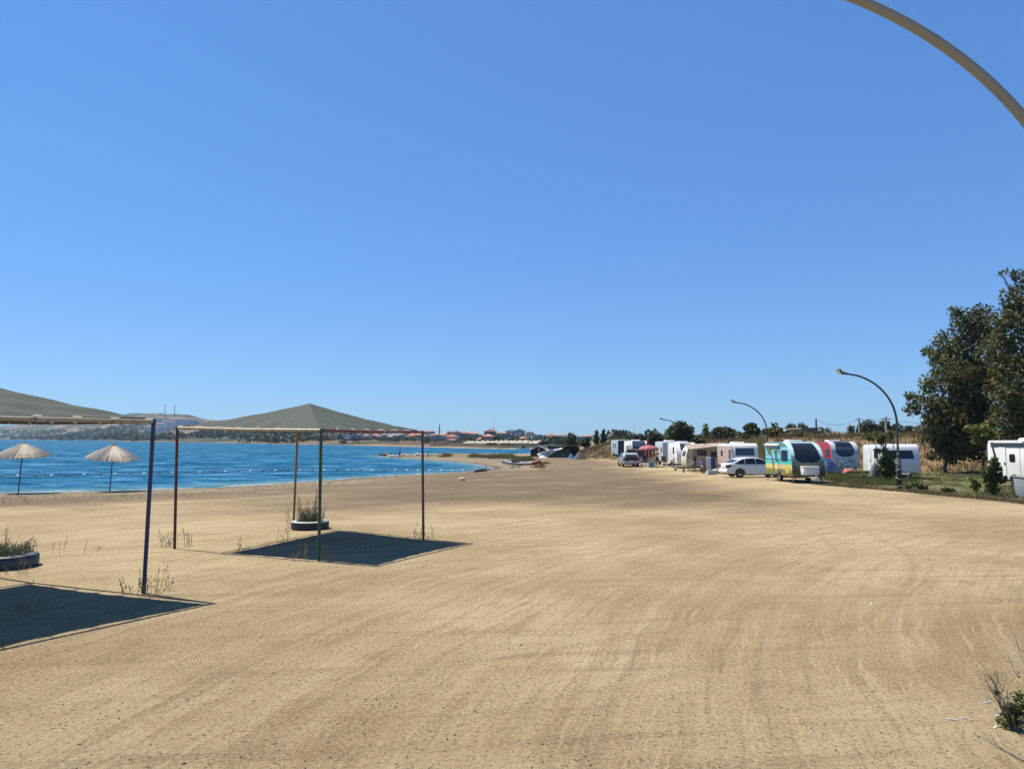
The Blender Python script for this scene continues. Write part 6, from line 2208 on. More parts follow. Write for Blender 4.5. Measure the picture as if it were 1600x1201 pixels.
# palm
x = (1287 - 800) / F_PX * 120; b = Vector((x, 120, gz(x, 120))); ht = at_depth(1287, 673, 120).z - b.z
t = thing('palm_tree', 'short palm tree between the stone house and pines', 'palm', b)
obj('trunk', MB().tube([(0, 0, -.2), (.05, 0, ht * .5), (0, 0, ht)], [.22, .18, .16], 8), mat('bark', (0, 0, 0)), t)
rr = random.Random(2)
for k in range(26):
    a = rr.uniform(0, 2 * PI); el = rr.uniform(-.5, 1.2); ln = rr.uniform(1.3, 1.9)
    pts = []
    fr = MB()
    for i in range(6):
        u = i / 5
        pts.append(Vector((math.cos(a) * math.cos(el) * ln * u, math.sin(a) * math.cos(el) * ln * u, ht + math.sin(el) * ln * u - .9 * u * u * ln * .6)))
    sd2 = Vector((-math.sin(a), math.cos(a), 0))
    for i in range(5):
        w0, w1 = .30 * math.sin((i / 5) * PI * .9 + .3), .30 * math.sin(((i + 1) / 5) * PI * .9 + .3)
        for s in (-1, 1):
            fr.add([pts[i], pts[i + 1], pts[i + 1] + sd2 * s * w1 - Vector((0, 0, .10)), pts[i] + sd2 * s * w0 - Vector((0, 0, .10))], [(0, 1, 2, 3)])
    obj('frond', fr, M_PINE, t)

# ------------------------------------------------------------------ shed, stone house, poles and turbines
def simple_house(name, label, cat, px0, px1, ytop, depth, d, wall_m, roof_m, eave_frac=.72, roof='gable', group=None, wins=(), rz=0.0, base_z=None, storeys=1, balcony=False, chimney=False, win_m=None, over=.35):
    """a house standing on the terrain: its width and height set from what the photograph shows at its distance"""
    w = (px1 - px0) / F_PX * depth
    cx = ((px0 + px1) / 2 - 800) / F_PX * depth
    ztop = at_depth((px0 + px1) / 2, ytop, depth).z
    zb = min(gz(cx - w / 2, depth), gz(cx + w / 2, depth), gz(cx, depth + d)) - .3
    t = thing(name, label, cat, (cx, depth, zb), rz, group)
    H = max(ztop - zb, 1.9)
    he = H * eave_frac if roof != 'flat' else H
    if roof in ('gable', 'hip'):
        he = H - min(H * (1 - eave_frac), w * .32)
    obj('wall', MB().box((0, d / 2, he / 2), (w, d, he)), wall_m, t)
    o = over
    if roof == 'hip':
        r = MB()
        hw = w / 2 + o
        rx = max(0.0, hw - d / 2 - o) if w > d else 0.0
        ry = 0 if w > d else max(0, d / 2 - w / 2)
        vs = [(-hw, -o, he), (hw, -o, he), (hw, d + o, he), (-hw, d + o, he), (-hw, -o, he + .14), (hw, -o, he + .14), (hw, d + o, he + .14), (-hw, d + o, he + .14), (-rx, d / 2 - ry, H), (rx + .01, d / 2 + ry, H)]
        r.add(vs, [(3, 2, 1, 0), (0, 1, 5, 4), (1, 2, 6, 5), (2, 3, 7, 6), (3, 0, 4, 7), (4, 5, 9, 8), (5, 6, 9), (6, 7, 8, 9), (7, 4, 8)])
        ro = obj('roof', r, roof_m, t)
    elif roof == 'gable':
        prof = [(-o, he - .05), (d / 2, H - .15), (d + o, he - .05), (d + o, he + .10), (d / 2, H), (-o, he + .10)]
        ro = obj('roof', MB().prism(prof, -w / 2 - o, w / 2 + o), roof_m, t)
        obj('gable_wall', MB().prism([(.02, he), (d - .02, he), (d / 2, H - .2)], -w / 2 + .02, w / 2 - .02), wall_m, t)
    elif roof == 'gable_front':
        prof = [(-w / 2 - o, he - .05), (0, H - .15), (w / 2 + o, he - .05), (w / 2 + o, he + .1), (0, H), (-w / 2 - o, he + .1)]
        ro = obj('roof', MB().prism(prof, -o, d + o, axis='y'), roof_m, t)
        obj('gable_wall', MB().prism([(-w / 2 + .02, he), (w / 2 - .02, he), (0, H - .2)], .02, d - .02, axis='y'), wall_m, t)
    else:
        ro = obj('roof', MB().box((0, d / 2, H + .12), (w + .4, d + .4, .24)), roof_m, t)
    if chimney:
        obj('chimney', MB().box((w * .25, d * .55, H + .2), (.6, .6, 1.4)), wall_m, ro)
    wm = win_m or mat('dark_window_pane', (.03, .036, .045), .15)
    proto = None
    fp = None
    vis = zb
    s_h = 2.9
    for s in range(storeys):
        zc = he - 1.6 - s * s_h
        if zc < .8: break
        nw = max(2, int(w / 2.6)) if not wins else wins
        for k in range(nw):
            x = -w / 2 + w * (k + .5) / nw
            if proto is None:
                ww = min(1.5, w / nw * .55)
                pm_ = mesh_from('pane', *(lambda q: (q.v, q.f))(MB().box((0, -.03, 0), (ww, .1, 1.3))), wm)
                fm_ = MB(); ring_prism(fm_, rrect(-ww / 2 - .1, ww / 2 + .1, -.75, .75, .01, 1), rrect(-ww / 2, ww / 2, -.65, .65, .01, 1), -.12, 0.02, axis='y')
                fm_ = mesh_from('window', fm_.v, fm_.f, M_WPLAST)
                proto = True
            f = bpy.data.objects.new('window', fm_); COL.objects.link(f); f.parent = t; f.location = (x, 0, zc)
            q = bpy.data.objects.new('pane', pm_); COL.objects.link(q); q.parent = f
        if balcony:
            bz = zc - 1.05
            if bz > .5:
                bo = obj('balcony', MB().box((0, -.75, bz), (w * .86, 1.5, .18)), M_WPLAST, t)
                rl_ = MB().box((0, -1.46, bz + .55), (w * .86, .06, .85))
                obj('balcony_rail', rl_, balcony if not isinstance(balcony, bool) else M_WPLAST, bo)
    return t

R_RED = mat('red_tile_roof', (.24, .085, .055), .85, var=.2, vscale=.6)
R_SALMON = mat('salmon_tile_roof', (.33, .16, .115), .85, var=.2, vscale=.6)
R_DKRED = mat('dark_red_roof', (.13, .035, .035), .85, var=.2, vscale=.6)
R_GREY = mat('grey_roof', (.17, .19, .215), .8, var=.15, vscale=.6)
R_SLATE = mat('blue_grey_roof', (.10, .13, .175), .8, var=.15, vscale=.6)
W_WHITE = mat('white_render', (.50, .50, .48), .85, var=.06, vscale=.5)
W_CREAM = mat('cream_render', (.44, .39, .31), .85, var=.06, vscale=.5)
W_GREY = mat('grey_render', (.30, .31, .32), .85, var=.08, vscale=.5)
W_BROWN = mat('brown_render', (.20, .135, .10), .85, var=.08, vscale=.5)
W_BLUE = mat('blue_render', (.13, .26, .42), .85, var=.06, vscale=.5)
W_PINK = mat('pink_render', (.42, .29, .25), .85, var=.06, vscale=.5)
W_STONE = mat('rubble_stone', (.17, .145, .115), .95, var=.35, vscale=2.5, bump=.8, bscale=5)
G_HOUSE = 'houses on the far shore'

# shed and stone house on the bank
simple_house('metal_shed', 'grey metal shed with a low gable roof beyond the bushes', 'shed', 1218, 1256, 670.5, 112, 9, mat('grey_sheet_metal', (.24, .27, .30), .5, var=.08, vscale=1), mat('pale_sheet_roof', (.36, .37, .38), .5, var=.08), .82, 'gable_front', wins=2, over=.2)
th = simple_house('stone_house', 'ruined flat topped stone house with a dark corner pillar', 'house', 1253, 1277, 670.5, 106, 6, W_STONE, W_STONE, 1, 'flat', wins=2, over=.1)
obj('corner_pillar', MB().box((1.0, -.3, .85), (.42, .5, 2.7)), mat('dark_pillar', (.03, .03, .035), .7), th)
simple_house('low_house', 'low white house with dark roof behind the short palm', 'house', 1281, 1300, 675, 150, 6, W_WHITE, R_SLATE, .6, 'hip', wins=3)
simple_house('low_house', 'low grey house with brown roof right of the short palm', 'house', 1297, 1318, 673, 165, 7, W_GREY, mat('brown_tile_roof', (.13, .09, .07), .85), .6, 'gable', wins=3)

def util_pole(label, px, ytop, depth, m, arms=True):
    x = (px - 800) / F_PX * depth
    z0 = gz(x, depth); h = at_depth(px, ytop, depth).z - z0
    t = thing('utility_pole', label, 'utility pole', (x, depth, z0), 0, 'utility poles on the bank')
    obj('post', MB().tube([(0, 0, -.3), (0, 0, h)], [.16, .11], 8), m, t)
    if arms:
        obj('crossarm', MB().box((0, 0, h - .35), (1.3, .1, .1)), m, t)
        for sx in (-.55, 0, .55):
            obj('insulator', MB().lathe([(.0, .16), (.05, .14), (.06, .04), (.03, 0)], 8, (sx, 0, h - .3)), M_WPLAST, t)
    return Vector((x, depth, z0 + h - .15))
M_CONC = mat('pale_concrete_post', (.36, .35, .33), .85)
pA = util_pole('pale concrete utility pole standing before the pines', 1384, 650, 92, M_CONC)
pB = util_pole('shorter pale utility pole at the side of the pine grove', 1342, 652, 120, M_CONC)
pC = util_pole('tall thin dark pole rising behind the stone house', 1275, 654, 104, M_POLE_DK, False)
pD = util_pole('short dark lattice pole beside the grey green small tree', 1334, 664, 150, M_POLE_DK)
def wire(label, a, b_, sag):
    pts = [a.lerp(b_, i / 12) - Vector((0, 0, sag * 4 * (i / 12) * (1 - i / 12))) for i in range(13)]
    o = obj('overhead_wire', MB().tube([p - a for p in pts], .022, 4, False), M_BLACKP, None, loc=a)
    tag(o, label, 'wire', 'overhead wires')
wire('overhead wire between the dark pole and shorter utility pole', pC, pB, .9)
wire('overhead wire between the two pale utility poles', pB, pA, .5)
wire('overhead wire from the concrete pole into the large olive tree', pA, Vector((at_depth(1480, 655, 80).x, 80, at_depth(1480, 655, 80).z)), .5)

def turbine(label, px, ytop, depth, spin):
    x = (px - 800) / F_PX * depth
    z0 = gz(x, depth) - 3; h = at_depth(px, ytop, depth).z - z0
    t = thing('wind_turbine', label, 'wind turbine', (x, depth, z0), 0, 'wind turbines on the horizon')
    k = depth / F_PX
    wm = mat('turbine_white', (.55, .57, .60), .5)
    obj('tower', MB().tube([(0, 0, 0), (0, 0, h)], [k * .55, k * .35], 8), wm, t)
    obj('nacelle', MB().box((0, 0, h), (k * 1.1, k * 2.2, k * .9)), wm, t)
    for q in range(3):
        a = spin + q * 2 * PI / 3
        e = (math.cos(a) * k * 4.6, -k * 1.3, h + math.sin(a) * k * 4.6)
        obj('blade', MB().tube([(0, -k * 1.3, h), ((e[0]) * .3, -k * 1.3, h + (e[2] - h) * .3), e], [k * .22, k * .36, k * .08], 5), wm, t)
turbine('far wind turbine with blades facing the bay', 964, 670.5, 1500, .3)
turbine('slightly nearer wind turbine right of the other', 990.5, 666, 1500, -.1)

# ------------------------------------------------------------------ far shore: houses, blocks, minaret, masts
def H_(label, px0, px1, yt, depth, d, wall, roofm, roof='hip', storeys=2, balcony=False, chimney=False, wins=(), rz=0.0, name='village_house'):
    return simple_house(name, label, 'house', px0, px1, yt, depth, d, wall, roofm, .70, roof, G_HOUSE, wins, rz, None, storeys, balcony, chimney)
H_('broad house with two tiers of red roof right of the minaret', 696, 716, 677.5, 372, 8, W_CREAM, R_RED, 'hip', 2)
H_('lower red roofed wing in front of the broad red house', 699, 715, 684.5, 364, 5, W_CREAM, R_RED, 'hip', 1)
H_('low white house with pale roof among the shore trees', 744, 757, 683, 352, 6, W_WHITE, R_SALMON, 'hip', 2)
H_('brown house with white balconies below the dark red roof', 754, 772, 677.5, 368, 8, W_BROWN, R_SALMON, 'hip', 2, M_WPLAST)
H_('grey roofed front house with a deep balcony by the shore trees', 788, 802, 680, 332, 7, W_WHITE, R_GREY, 'gable_front', 2, M_GREYCL)
H_('red roofed front house with blue shaded balcony', 810, 825, 681.3, 324, 7, W_CREAM, R_SALMON, 'hip', 2, mat('blue_rail', (.10, .16, .30), .5))
H_('white flat roofed front house with tall blue windows', 831, 846, 679.8, 318, 8, W_WHITE, W_CREAM, 'flat', 3, mat('blue_rail', (0, 0, 0)))
H_('white house with long flat terrace roof left of the blue windows', 821, 832, 679, 330, 6, W_CREAM, W_WHITE, 'flat', 2)
H_('grey brown house highest left in the hillside group', 708, 720, 672, 450, 8, W_GREY, R_DKRED, 'hip', 2)
H_('long house with salmon roof beside the grey brown house', 721, 734, 672.5, 455, 8, W_PINK, R_SALMON, 'hip', 2)
H_('salmon roofed house in the middle of the hillside row', 734, 748, 673.5, 450, 8, W_CREAM, R_SALMON, 'hip', 2)
H_('big dark red roofed house on the hill', 757, 776, 669.5, 470, 9, W_BROWN, R_DKRED, 'hip', 2, False, True)
H_('cream house with pale roof between dark red and grey houses', 775, 792, 673, 452, 8, W_CREAM, R_SALMON, 'hip', 2)
H_('tall grey house at the top of the hillside village', 791, 808, 669, 475, 9, W_GREY, R_SLATE, 'hip', 3, True)
H_('blue grey gabled house right of the tall grey house', 803, 821, 669.8, 466, 9, W_GREY, R_SLATE, 'gable_front', 3, True)
H_('small house with red roof at the end of the hilltop row', 823, 834, 673, 480, 7, W_WHITE, R_RED, 'hip', 2)
H_('red and grey house above the white roofed tent', 855, 870, 676.6, 400, 8, W_PINK, R_RED, 'hip', 2, True)
H_('pale grey house behind the dark shore trees', 871, 888, 675.2, 400, 9, W_WHITE, R_GREY, 'hip', 2, True)
H_('bright blue walled house beyond the green shelter', 902, 914, 679, 380, 7, W_BLUE, R_GREY, 'hip', 2)
H_('beige house right of the bright blue house', 914, 925, 678.5, 385, 7, W_CREAM, R_SALMON, 'hip', 2)
H_('small pink house above the dry bank near the conifers', 945, 957, 679.5, 420, 7, W_PINK, R_SALMON, 'hip', 1)
H_('flat white house peeping over the dry bank', 962, 975, 681, 420, 7, W_WHITE, W_CREAM, 'flat', 1)
# town in the middle
H_('cream tower house beside the blue apartment building', 519, 526, 678.5, 560, 8, W_CREAM, R_GREY, 'flat', 3)
H_('blue fronted apartment building near the far beach', 535, 551, 679.5, 540, 9, W_BLUE, W_WHITE, 'flat', 3, M_WPLAST)
H_('large pale grey block joined to the blue apartment building', 551, 563, 678.5, 548, 10, W_GREY, R_GREY, 'flat', 3)
H_('white house with flat roof above the long tree belt', 570, 581, 678, 590, 8, W_WHITE, W_CREAM, 'flat', 3)
H_('white house with brown roof next to the flat white house', 581, 592, 677, 600, 8, W_WHITE, R_SALMON, 'hip', 3)
H_('long dark grey roofed hall above the trees', 607, 627, 676.5, 590, 10, W_GREY, R_SLATE, 'gable', 2)
H_('red roofed house behind the slate coloured post', 634, 648, 678, 500, 9, W_CREAM, R_RED, 'hip', 2)
H_('pink house between the red roof and minaret', 648, 661, 676, 540, 9, W_PINK, R_SALMON, 'hip', 2)
H_('white narrow house left below the minaret', 670, 680, 677, 470, 8, W_WHITE, R_RED, 'hip', 3)
H_('grey green house below the minaret', 680, 694, 679, 440, 8, W_GREY, R_GREY, 'gable_front', 2)
sk = [(556, 673, 9), (566, 672.5, 8), (577, 673, 9), (588, 672, 8), (598, 673, 10), (618, 672.5, 9), (629, 672, 8), (640, 671.5, 9), (651, 671, 9), (662, 672.2, 8), (671, 671.5, 8), (699, 672.5, 8)]
for i, (px, yt, w) in enumerate(sk):
    H_('distant %s town house under a %s roof, %s from the left on the skyline' % (('white', 'cream', 'pink')[i % 3], ('salmon', 'red')[i % 2], ORD[i]), px, px + w, yt, 700 + (i * 37) % 60, 8, (W_WHITE, W_CREAM, W_PINK)[i % 3], (R_SALMON, R_RED)[i % 2], 'hip', 2)
rr = random.Random(4)
for i in range(26):
    px = 500 + 8.2 * i + rr.uniform(-2, 2); w = rr.uniform(5.5, 9)
    H_('small %s town house among the shore trees, %s in its row from the left' % (('white', 'cream', 'pink', 'grey')[i % 4], ORD[i]), px, px + w, rr.uniform(675, 680), rr.uniform(540, 640), 8, (W_WHITE, W_CREAM, W_PINK, W_GREY)[i % 4], (R_SALMON, R_RED, R_GREY, R_SALMON)[(i // 2) % 4], ('hip', 'gable')[i % 2], 2)
# waterfront buildings at the foot of the big hill
H_('long blue shed on the distant waterfront', 258, 274, 685, 900, 10, W_BLUE, R_SLATE, 'gable', 1, name='waterfront_building')
H_('beige two storey building on the distant waterfront', 414, 434, 679.5, 720, 10, W_CREAM, R_GREY, 'hip', 3, name='waterfront_building')
H_('small white building between the waterfront trees', 382, 390, 684, 760, 8, W_WHITE, R_GREY, 'flat', 1, name='waterfront_building')
H_('blue grey hall beside the beige waterfront building', 392, 411, 683.5, 740, 10, W_GREY, R_SLATE, 'gable', 1, name='waterfront_building')
H_('white house above the beige waterfront building', 446, 453, 676.5, 860, 8, W_WHITE, W_CREAM, 'flat', 1, name='waterfront_building')
H_('low white boathouse seen left of the first straw umbrella rim', 94, 110, 683.5, 1180, 10, W_WHITE, W_WHITE, 'flat', 1, name='waterfront_building')
H_('low grey boathouse between the two straw umbrellas', 124, 133, 684.8, 1120, 10, W_GREY, W_WHITE, 'flat', 1, name='waterfront_building')
H_('low white boathouse just left of the second straw umbrella', 137, 149, 684.5, 1080, 10, W_WHITE, W_GREY, 'flat', 1, name='waterfront_building')

# apartment blocks on the hillside
def block(label, px0, px1, yt, ybase, depth):
    w = (px1 - px0) / F_PX * depth; cx = ((px0 + px1) / 2 - 800) / F_PX * depth
    zt = at_depth((px0 + px1) / 2, yt, depth).z
    zb = min(gz(cx, depth), at_depth((px0 + px1) / 2, ybase, depth).z) - 2
    d = w * .7
    t = thing('apartment_block', label, 'apartment block', (cx, depth, zb), 0, 'apartment blocks on the hillside')
    H = zt - zb
    wl = mat('pale_block_render', (.72, .72, .72), .85, var=.05)
    obj('wall', MB().box((0, d / 2, H / 2), (w, d, H)), wl, t)
    obj('roof', MB().box((0, d / 2, H + .6), (w * 1.06, d * 1.06, 1.2), tap=.8), R_SALMON, t)
    wm = mat('dark_window_pane', (0, 0, 0))
    n = max(4, int(w / 4.2))
    pm_ = mesh_from('window', *(lambda q: (q.v, q.f))(MB().box((0, -.05, 0), (w / n * .34, .3, 1.4))), wm)
    pl_ = mesh_from('pilaster', *(lambda q: (q.v, q.f))(MB().box((0, -.4, H / 2), (w / n * .16, .8, H * .98))), mat('white_render', (0, 0, 0)))
    for k in range(n + 1):
        p_ = bpy.data.objects.new('pilaster', pl_); COL.objects.link(p_); p_.parent = t; p_.location = (-w / 2 + w * k / n, 0, 0)
    for s in range(5):
        z = H - 2 - s * 3.1
        for k in range(n):
            f = bpy.data.objects.new('window', pm_); COL.objects.link(f); f.parent = t; f.location = (-w / 2 + w * (k + .5) / n, 0, z)
block('lowest pale apartment block, left of the others on the slope', 226, 243.5, 666.3, 676, 1350)
block('pale apartment block just above and right of the lowest', 242.5, 256, 661.6, 671.5, 1390)
block('pale apartment block in the middle of the slope group', 254.5, 269, 657.8, 667.3, 1430)
block('pale apartment block partly hidden by the blue canopy post top', 243.5, 254, 652.6, 661, 1500)
block('broad apartment block highest on the slope below the masts', 267.5, 286, 654.2, 662.6, 1480)
block('farthest right apartment block by the canopy rail', 290, 302.5, 655, 662, 1500)
block('small pale apartment block between the broad one and farthest', 303.5, 311, 657.5, 662.5, 1510)

def mast(label, px, ytop, ybase, depth, lattice=True):
    x = (px - 800) / F_PX * depth
    z0 = gz(x, depth) - 2; h = at_depth(px, ytop, depth).z - z0
    k = depth / F_PX
    t = thing('radio_mast', label, 'mast', (x, depth, z0), 0, 'radio masts on the hilltop')
    m_ = mat('mast_grey', (.16, .17, .19), .6)
    if lattice:
        r = k * .62
        for q in range(3):
            a = q * 2 * PI / 3
            obj('mast_leg', MB().tube([(math.cos(a) * r, math.sin(a) * r, 0), (math.cos(a) * r * .5, math.sin(a) * r * .5, h * .92)], k * .16, 4), m_, t)
        br = MB()
        for i in range(9):
            z = h * (i + .5) / 10; rr = r * (1 - .5 * z / h)
            for q in range(3):
                a, a2 = q * 2 * PI / 3, (q + 1) * 2 * PI / 3
                br.tube([(math.cos(a) * rr, math.sin(a) * rr, z), (math.cos(a2) * rr, math.sin(a2) * rr, z + h * .06)], k * .09, 3)
        obj('bracing', br, m_, t)
        obj('antenna_drum', MB().lathe([(k * .7, -k * .5), (k * .7, k * .5)], 8, (0, 0, h * .62)), M_WPLAST, t)
        obj('tip', MB().tube([(0, 0, h * .88), (0, 0, h)], k * .14, 4), m_, t)
    else:
        obj('tip', MB().tube([(0, 0, 0), (0, 0, h)], [k * .3, k * .15], 5), m_, t)
mast('left tall lattice mast on the hilltop', 258, 629.5, 649, 1780)
mast('right tall lattice mast on the hilltop', 272.8, 630.5, 649, 1780)
mast('short thin mast left of the tall lattice masts', 250.5, 643.5, 649, 1780, False)
mast('lone thin mast on the falling ridge', 319.3, 645.5, 656, 1740, False)
mast('thin mast left of the minaret', 676.5, 668.5, 676, 600, False)
mx, md = 687.3, 560
x = (mx - 800) / F_PX * md
z0 = gz(x, md); k = md / F_PX; h = at_depth(mx, 660.5, md).z - z0
t = thing('minaret', 'slender mosque minaret rising above the town', 'minaret', (x, md, z0))
mm_ = mat('minaret_stone', (.17, .18, .20), .8)
obj('shaft', MB().lathe([(k * 1.35, 0), (k * 1.1, h * .40), (k * .95, h * .62)], 12), mm_, t)
obj('gallery', MB().lathe([(k * .9, h * .60), (k * 1.55, h * .64), (k * 1.55, h * .67), (k * .8, h * .67)], 12), mm_, t)
obj('upper_shaft', MB().lathe([(k * .75, h * .66), (k * .7, h * .78)], 12), mm_, t)
obj('spire', MB().lathe([(k * .85, h * .775), (k * .3, h * .93), (0.02, h)], 12), mat('spire_lead', (.05, .06, .08), .6), t)

# beach umbrellas, sunbeds and low walls on the far beach
g0 = hit(741, 699.5)
proto = thing('far_beach_umbrella', 'pale straw beach umbrella in the crowd on the far beach', 'beach umbrella', (0, 0, 0), 0, 'beach umbrellas on the far shore')
obj('pole', MB().tube([(0, 0, 0), (0, 0, 2.2)], .05, 5), M_UPOLE, proto)
obj('canopy', MB().lathe([(.02, 2.6), (.6, 2.3), (1.12, 1.95), (1.08, 1.9), (.02, 2.2)], 12), mat('pale_straw', (.36, .32, .26), .95, var=.2, vscale=2), proto)
kk = {proto: [c for c in COL.objects if c.parent == proto]}
rr = random.Random(9)
first = True
for i in range(48):
    px = 728 + (845 - 728) * (i + rr.uniform(-.3, .3)) / 48
    row = i % 3
    base = at_depth(px, 0, 1)
    # rows a few metres behind the waterline
    q = hit(px, np.interp(px, [700, 740, 830, 868], [699.2, 700.4, 701.8, 702.3]) - .55)
    y = q.y + 4 + row * 9 + rr.uniform(-2.5, 2.5)
    x = (px - 800) / F_PX * y
    o = proto if first else copy_tree(proto, None, kk)
    first = False
    o['label'] = 'pale straw beach umbrella, %s from the left in the %s row on the far beach' % (ORD[i // 3], ('front', 'middle', 'back')[row])
    o.location = (x, y, gz(x, y))
    o.scale = (1, 1, rr.uniform(.92, 1.05))
def wall_run(label, px0, px1, depth0, depth1, h, m, name='stone_wall'):
    a = Vector(((px0 - 800) / F_PX * depth0, depth0, 0)); b_ = Vector(((px1 - 800) / F_PX * depth1, depth1, 0))
    a.z, b_.z = gz(a.x, a.y), gz(b_.x, b_.y)
    n = 8
    mb = MB()
    vs = []
    for i in range(n + 1):
        p = a.lerp(b_, i / n); p.z = gz(p.x, p.y)
        hh = h * (1 + .18 * math.sin(i * 2.3))
        vs += [(p.x, p.y, p.z - .5), (p.x, p.y, p.z + hh), (p.x, p.y + 1.2, p.z + hh), (p.x, p.y + 1.2, p.z - .5)]
    fs = []
    for i in range(n):
        q = i * 4
        for k_ in range(4):
            k2 = (k_ + 1) % 4
            fs.append((q + k_, q + k2, q + 4 + k2, q + 4 + k_))
    fs += [(0, 1, 2, 3), (n * 4 + 3, n * 4 + 2, n * 4 + 1, n * 4)]
    o = obj(name, mb.add(vs, fs), m, None)
    tag(o, label, 'wall', 'low walls on the far shore')
wall_run('low brown earth wall behind the far beach below the red houses', 672, 700, 345, 338, 2.2, mat('earth_wall', (.22, .14, .095), .95, var=.3, vscale=.5))
wall_run('low grey wall above the far beach, left of the umbrellas', 702, 735, 332, 322, 1.6, W_STONE)
wall_run('pale concrete wall behind the first far umbrellas', 735, 760, 322, 316, 2.2, mat('far_concrete', (.27, .25, .22), .9))
wall_run('long brown wall beyond the tip of the spit', 625, 662, 400, 372, 2.0, mat('earth_wall', (0, 0, 0)))
b = hit(818, 702.3)
t = thing('small_boat', 'small white motor boat moored off the far beach', 'boat', (b.x, b.y - 3, WATER_Z), .2)
obj('hull', MB().prism([(-2.6, .55), (-2.2, -.1), (1.8, -.1), (2.9, .7), (2.6, .62)], -.8, .8, axis='y'), M_WPLAST, t)
obj('cabin', MB().box((-.2, 0, .85), (1.4, 1.1, .7)), M_NAVYCL, t)

# woods and scattered trees on the far shore and hills: too many to count
def far_woods(name, samples, wid, leaf, per, lm):
    n = len(samples)
    P = np.array(samples)
    z = terrain(P[:, :2])
    hs_ = wid * (.55 + .6 * RNG.random(n)) * np.where(P[:, 0] < 0, np.interp(P[:, 1], [400, 950], [.5 if wid > 5 else 1, 1]), 1) * np.where((wid < 3) & (P[:, 0] < -30), .8, 1)
    V, Fq = [], []
    d = RNG.normal(size=(n * per, 3)); d /= np.linalg.norm(d, axis=1)[:, None]
    d[:, 2] = np.abs(d[:, 2]) * 1.0
    R = np.repeat(hs_, per)[:, None]
    sq = np.repeat(.35 + .5 * RNG.random(n), per)
    C = np.repeat(np.column_stack([P[:, :2], z]), per, axis=0) + d * R * np.stack([np.ones(n * per) * .6, np.ones(n * per) * .6, sq + .15], 1) * (.6 + .45 * RNG.random(n * per))[:, None]
    C[:, 2] += .15 * R[:, 0]
    u = RNG.normal(size=(n * per, 3)); u /= np.linalg.norm(u, axis=1)[:, None]
    w = np.cross(u, RNG.normal(size=(n * per, 3))); w /= np.linalg.norm(w, axis=1)[:, None]
    s = (leaf * np.repeat(hs_, per) * (.5 + .8 * RNG.random(n * per)))[:, None]
    V = np.stack([C - u * s, C + w * s * .6, C + u * s, C - w * s * .6], 1).reshape(-1, 3)
    o = np_mesh(name, V, np.arange(n * per * 4).reshape(-1, 4), lm)
    tag(o, kind='stuff')
    return o
M_FAR = leaf_mat('far_tree_leaves', (0.026, 0.040, 0.018), (0.065, 0.080, 0.034), (0.045, 0.055, 0.028), .15)
S = []
rr = random.Random(21)
# belt of trees right behind the far beach, thick between the houses
for _ in range(470):
    px = rr.uniform(545, 905)
    sd0 = np.interp(px, [560, 640, 700, 740, 830, 868, 905], [505, 420, 330, 310, 282, 276, 270])
    y = sd0 + rr.choice((rr.uniform(22, 40), rr.uniform(22, 40), rr.uniform(28, 120), rr.uniform(60, 230)))
    S.append(((px - 800) / F_PX * y, y))
far_woods('woods', S, 2.5, .24, 60, M_FAR)
S = []
for _ in range(3200):
    px = rr.uniform(-250, 560)
    q = rr.random()
    sd0 = np.interp(px, [0, 90, 180, 230, 300, 400, 480, 560], [1600, 1100, 900, 760, 640, 530, 455, 400])
    y = sd0 + 30 + rr.random() ** 1.1 * 900
    x = (px - 800) / F_PX * y
    if math.sin(x * .011 + 2) * math.cos(y * .009) + .5 * math.sin(x * .027 - y * .021) + rr.uniform(-.55, .55) > -0.1 and not (218 < px < 316 and 1050 < y < 1560 and rr.random() < .93):
        S.append((x, y))
far_woods('hill_scrub', S, 9.0, .22, 46, M_FAR)
S = []
for _ in range(420):
    px = rr.uniform(960, 1700); y = rr.uniform(260, 900)
    S.append(((px - 800) / F_PX * y, y))
far_woods('distant_scrub', S, 5.5, .22, 46, M_FAR)

# ------------------------------------------------------------------ foreground: pebbles, dry shrub, litter
n = 13000
th = RNG.uniform(-.66, .66, n); r_ = 4.5 + 34 * RNG.random(n) ** 1.7
P = np.stack([np.sin(th) * r_, np.cos(th) * r_], 1)
ico = MB().blob((0, 0, 0), (1, .8, .6), 5, 3, 0.0)
bv = np.array(ico.v); bf = np.array([f for f in ico.f])
s = .0035 + .009 * RNG.random(n) ** 4.0
s[RNG.random(n) < .012] *= 2.0
a = RNG.random(n) * 2 * PI
ca, sa_ = np.cos(a), np.sin(a)
jit = 1 + .25 * RNG.normal(size=(n, len(bv), 1))
B = bv[None] * jit * s[:, None, None]
V = np.stack([B[..., 0] * ca[:, None] - B[..., 1] * sa_[:, None], B[..., 0] * sa_[:, None] + B[..., 1] * ca[:, None], B[..., 2]], -1)
V = V + np.column_stack([P, terrain(P) + .001])[:, None, :]
Fq = (bf[None] + (np.arange(n) * len(bv))[:, None, None]).reshape(-1, 4)
o = np_mesh('pebbles', V.reshape(-1, 3), Fq, leaf_mat('pebble_stone', (.042, .033, .023), (.19, .15, .10), None, 0.0, .9)); tag(o, kind='stuff')

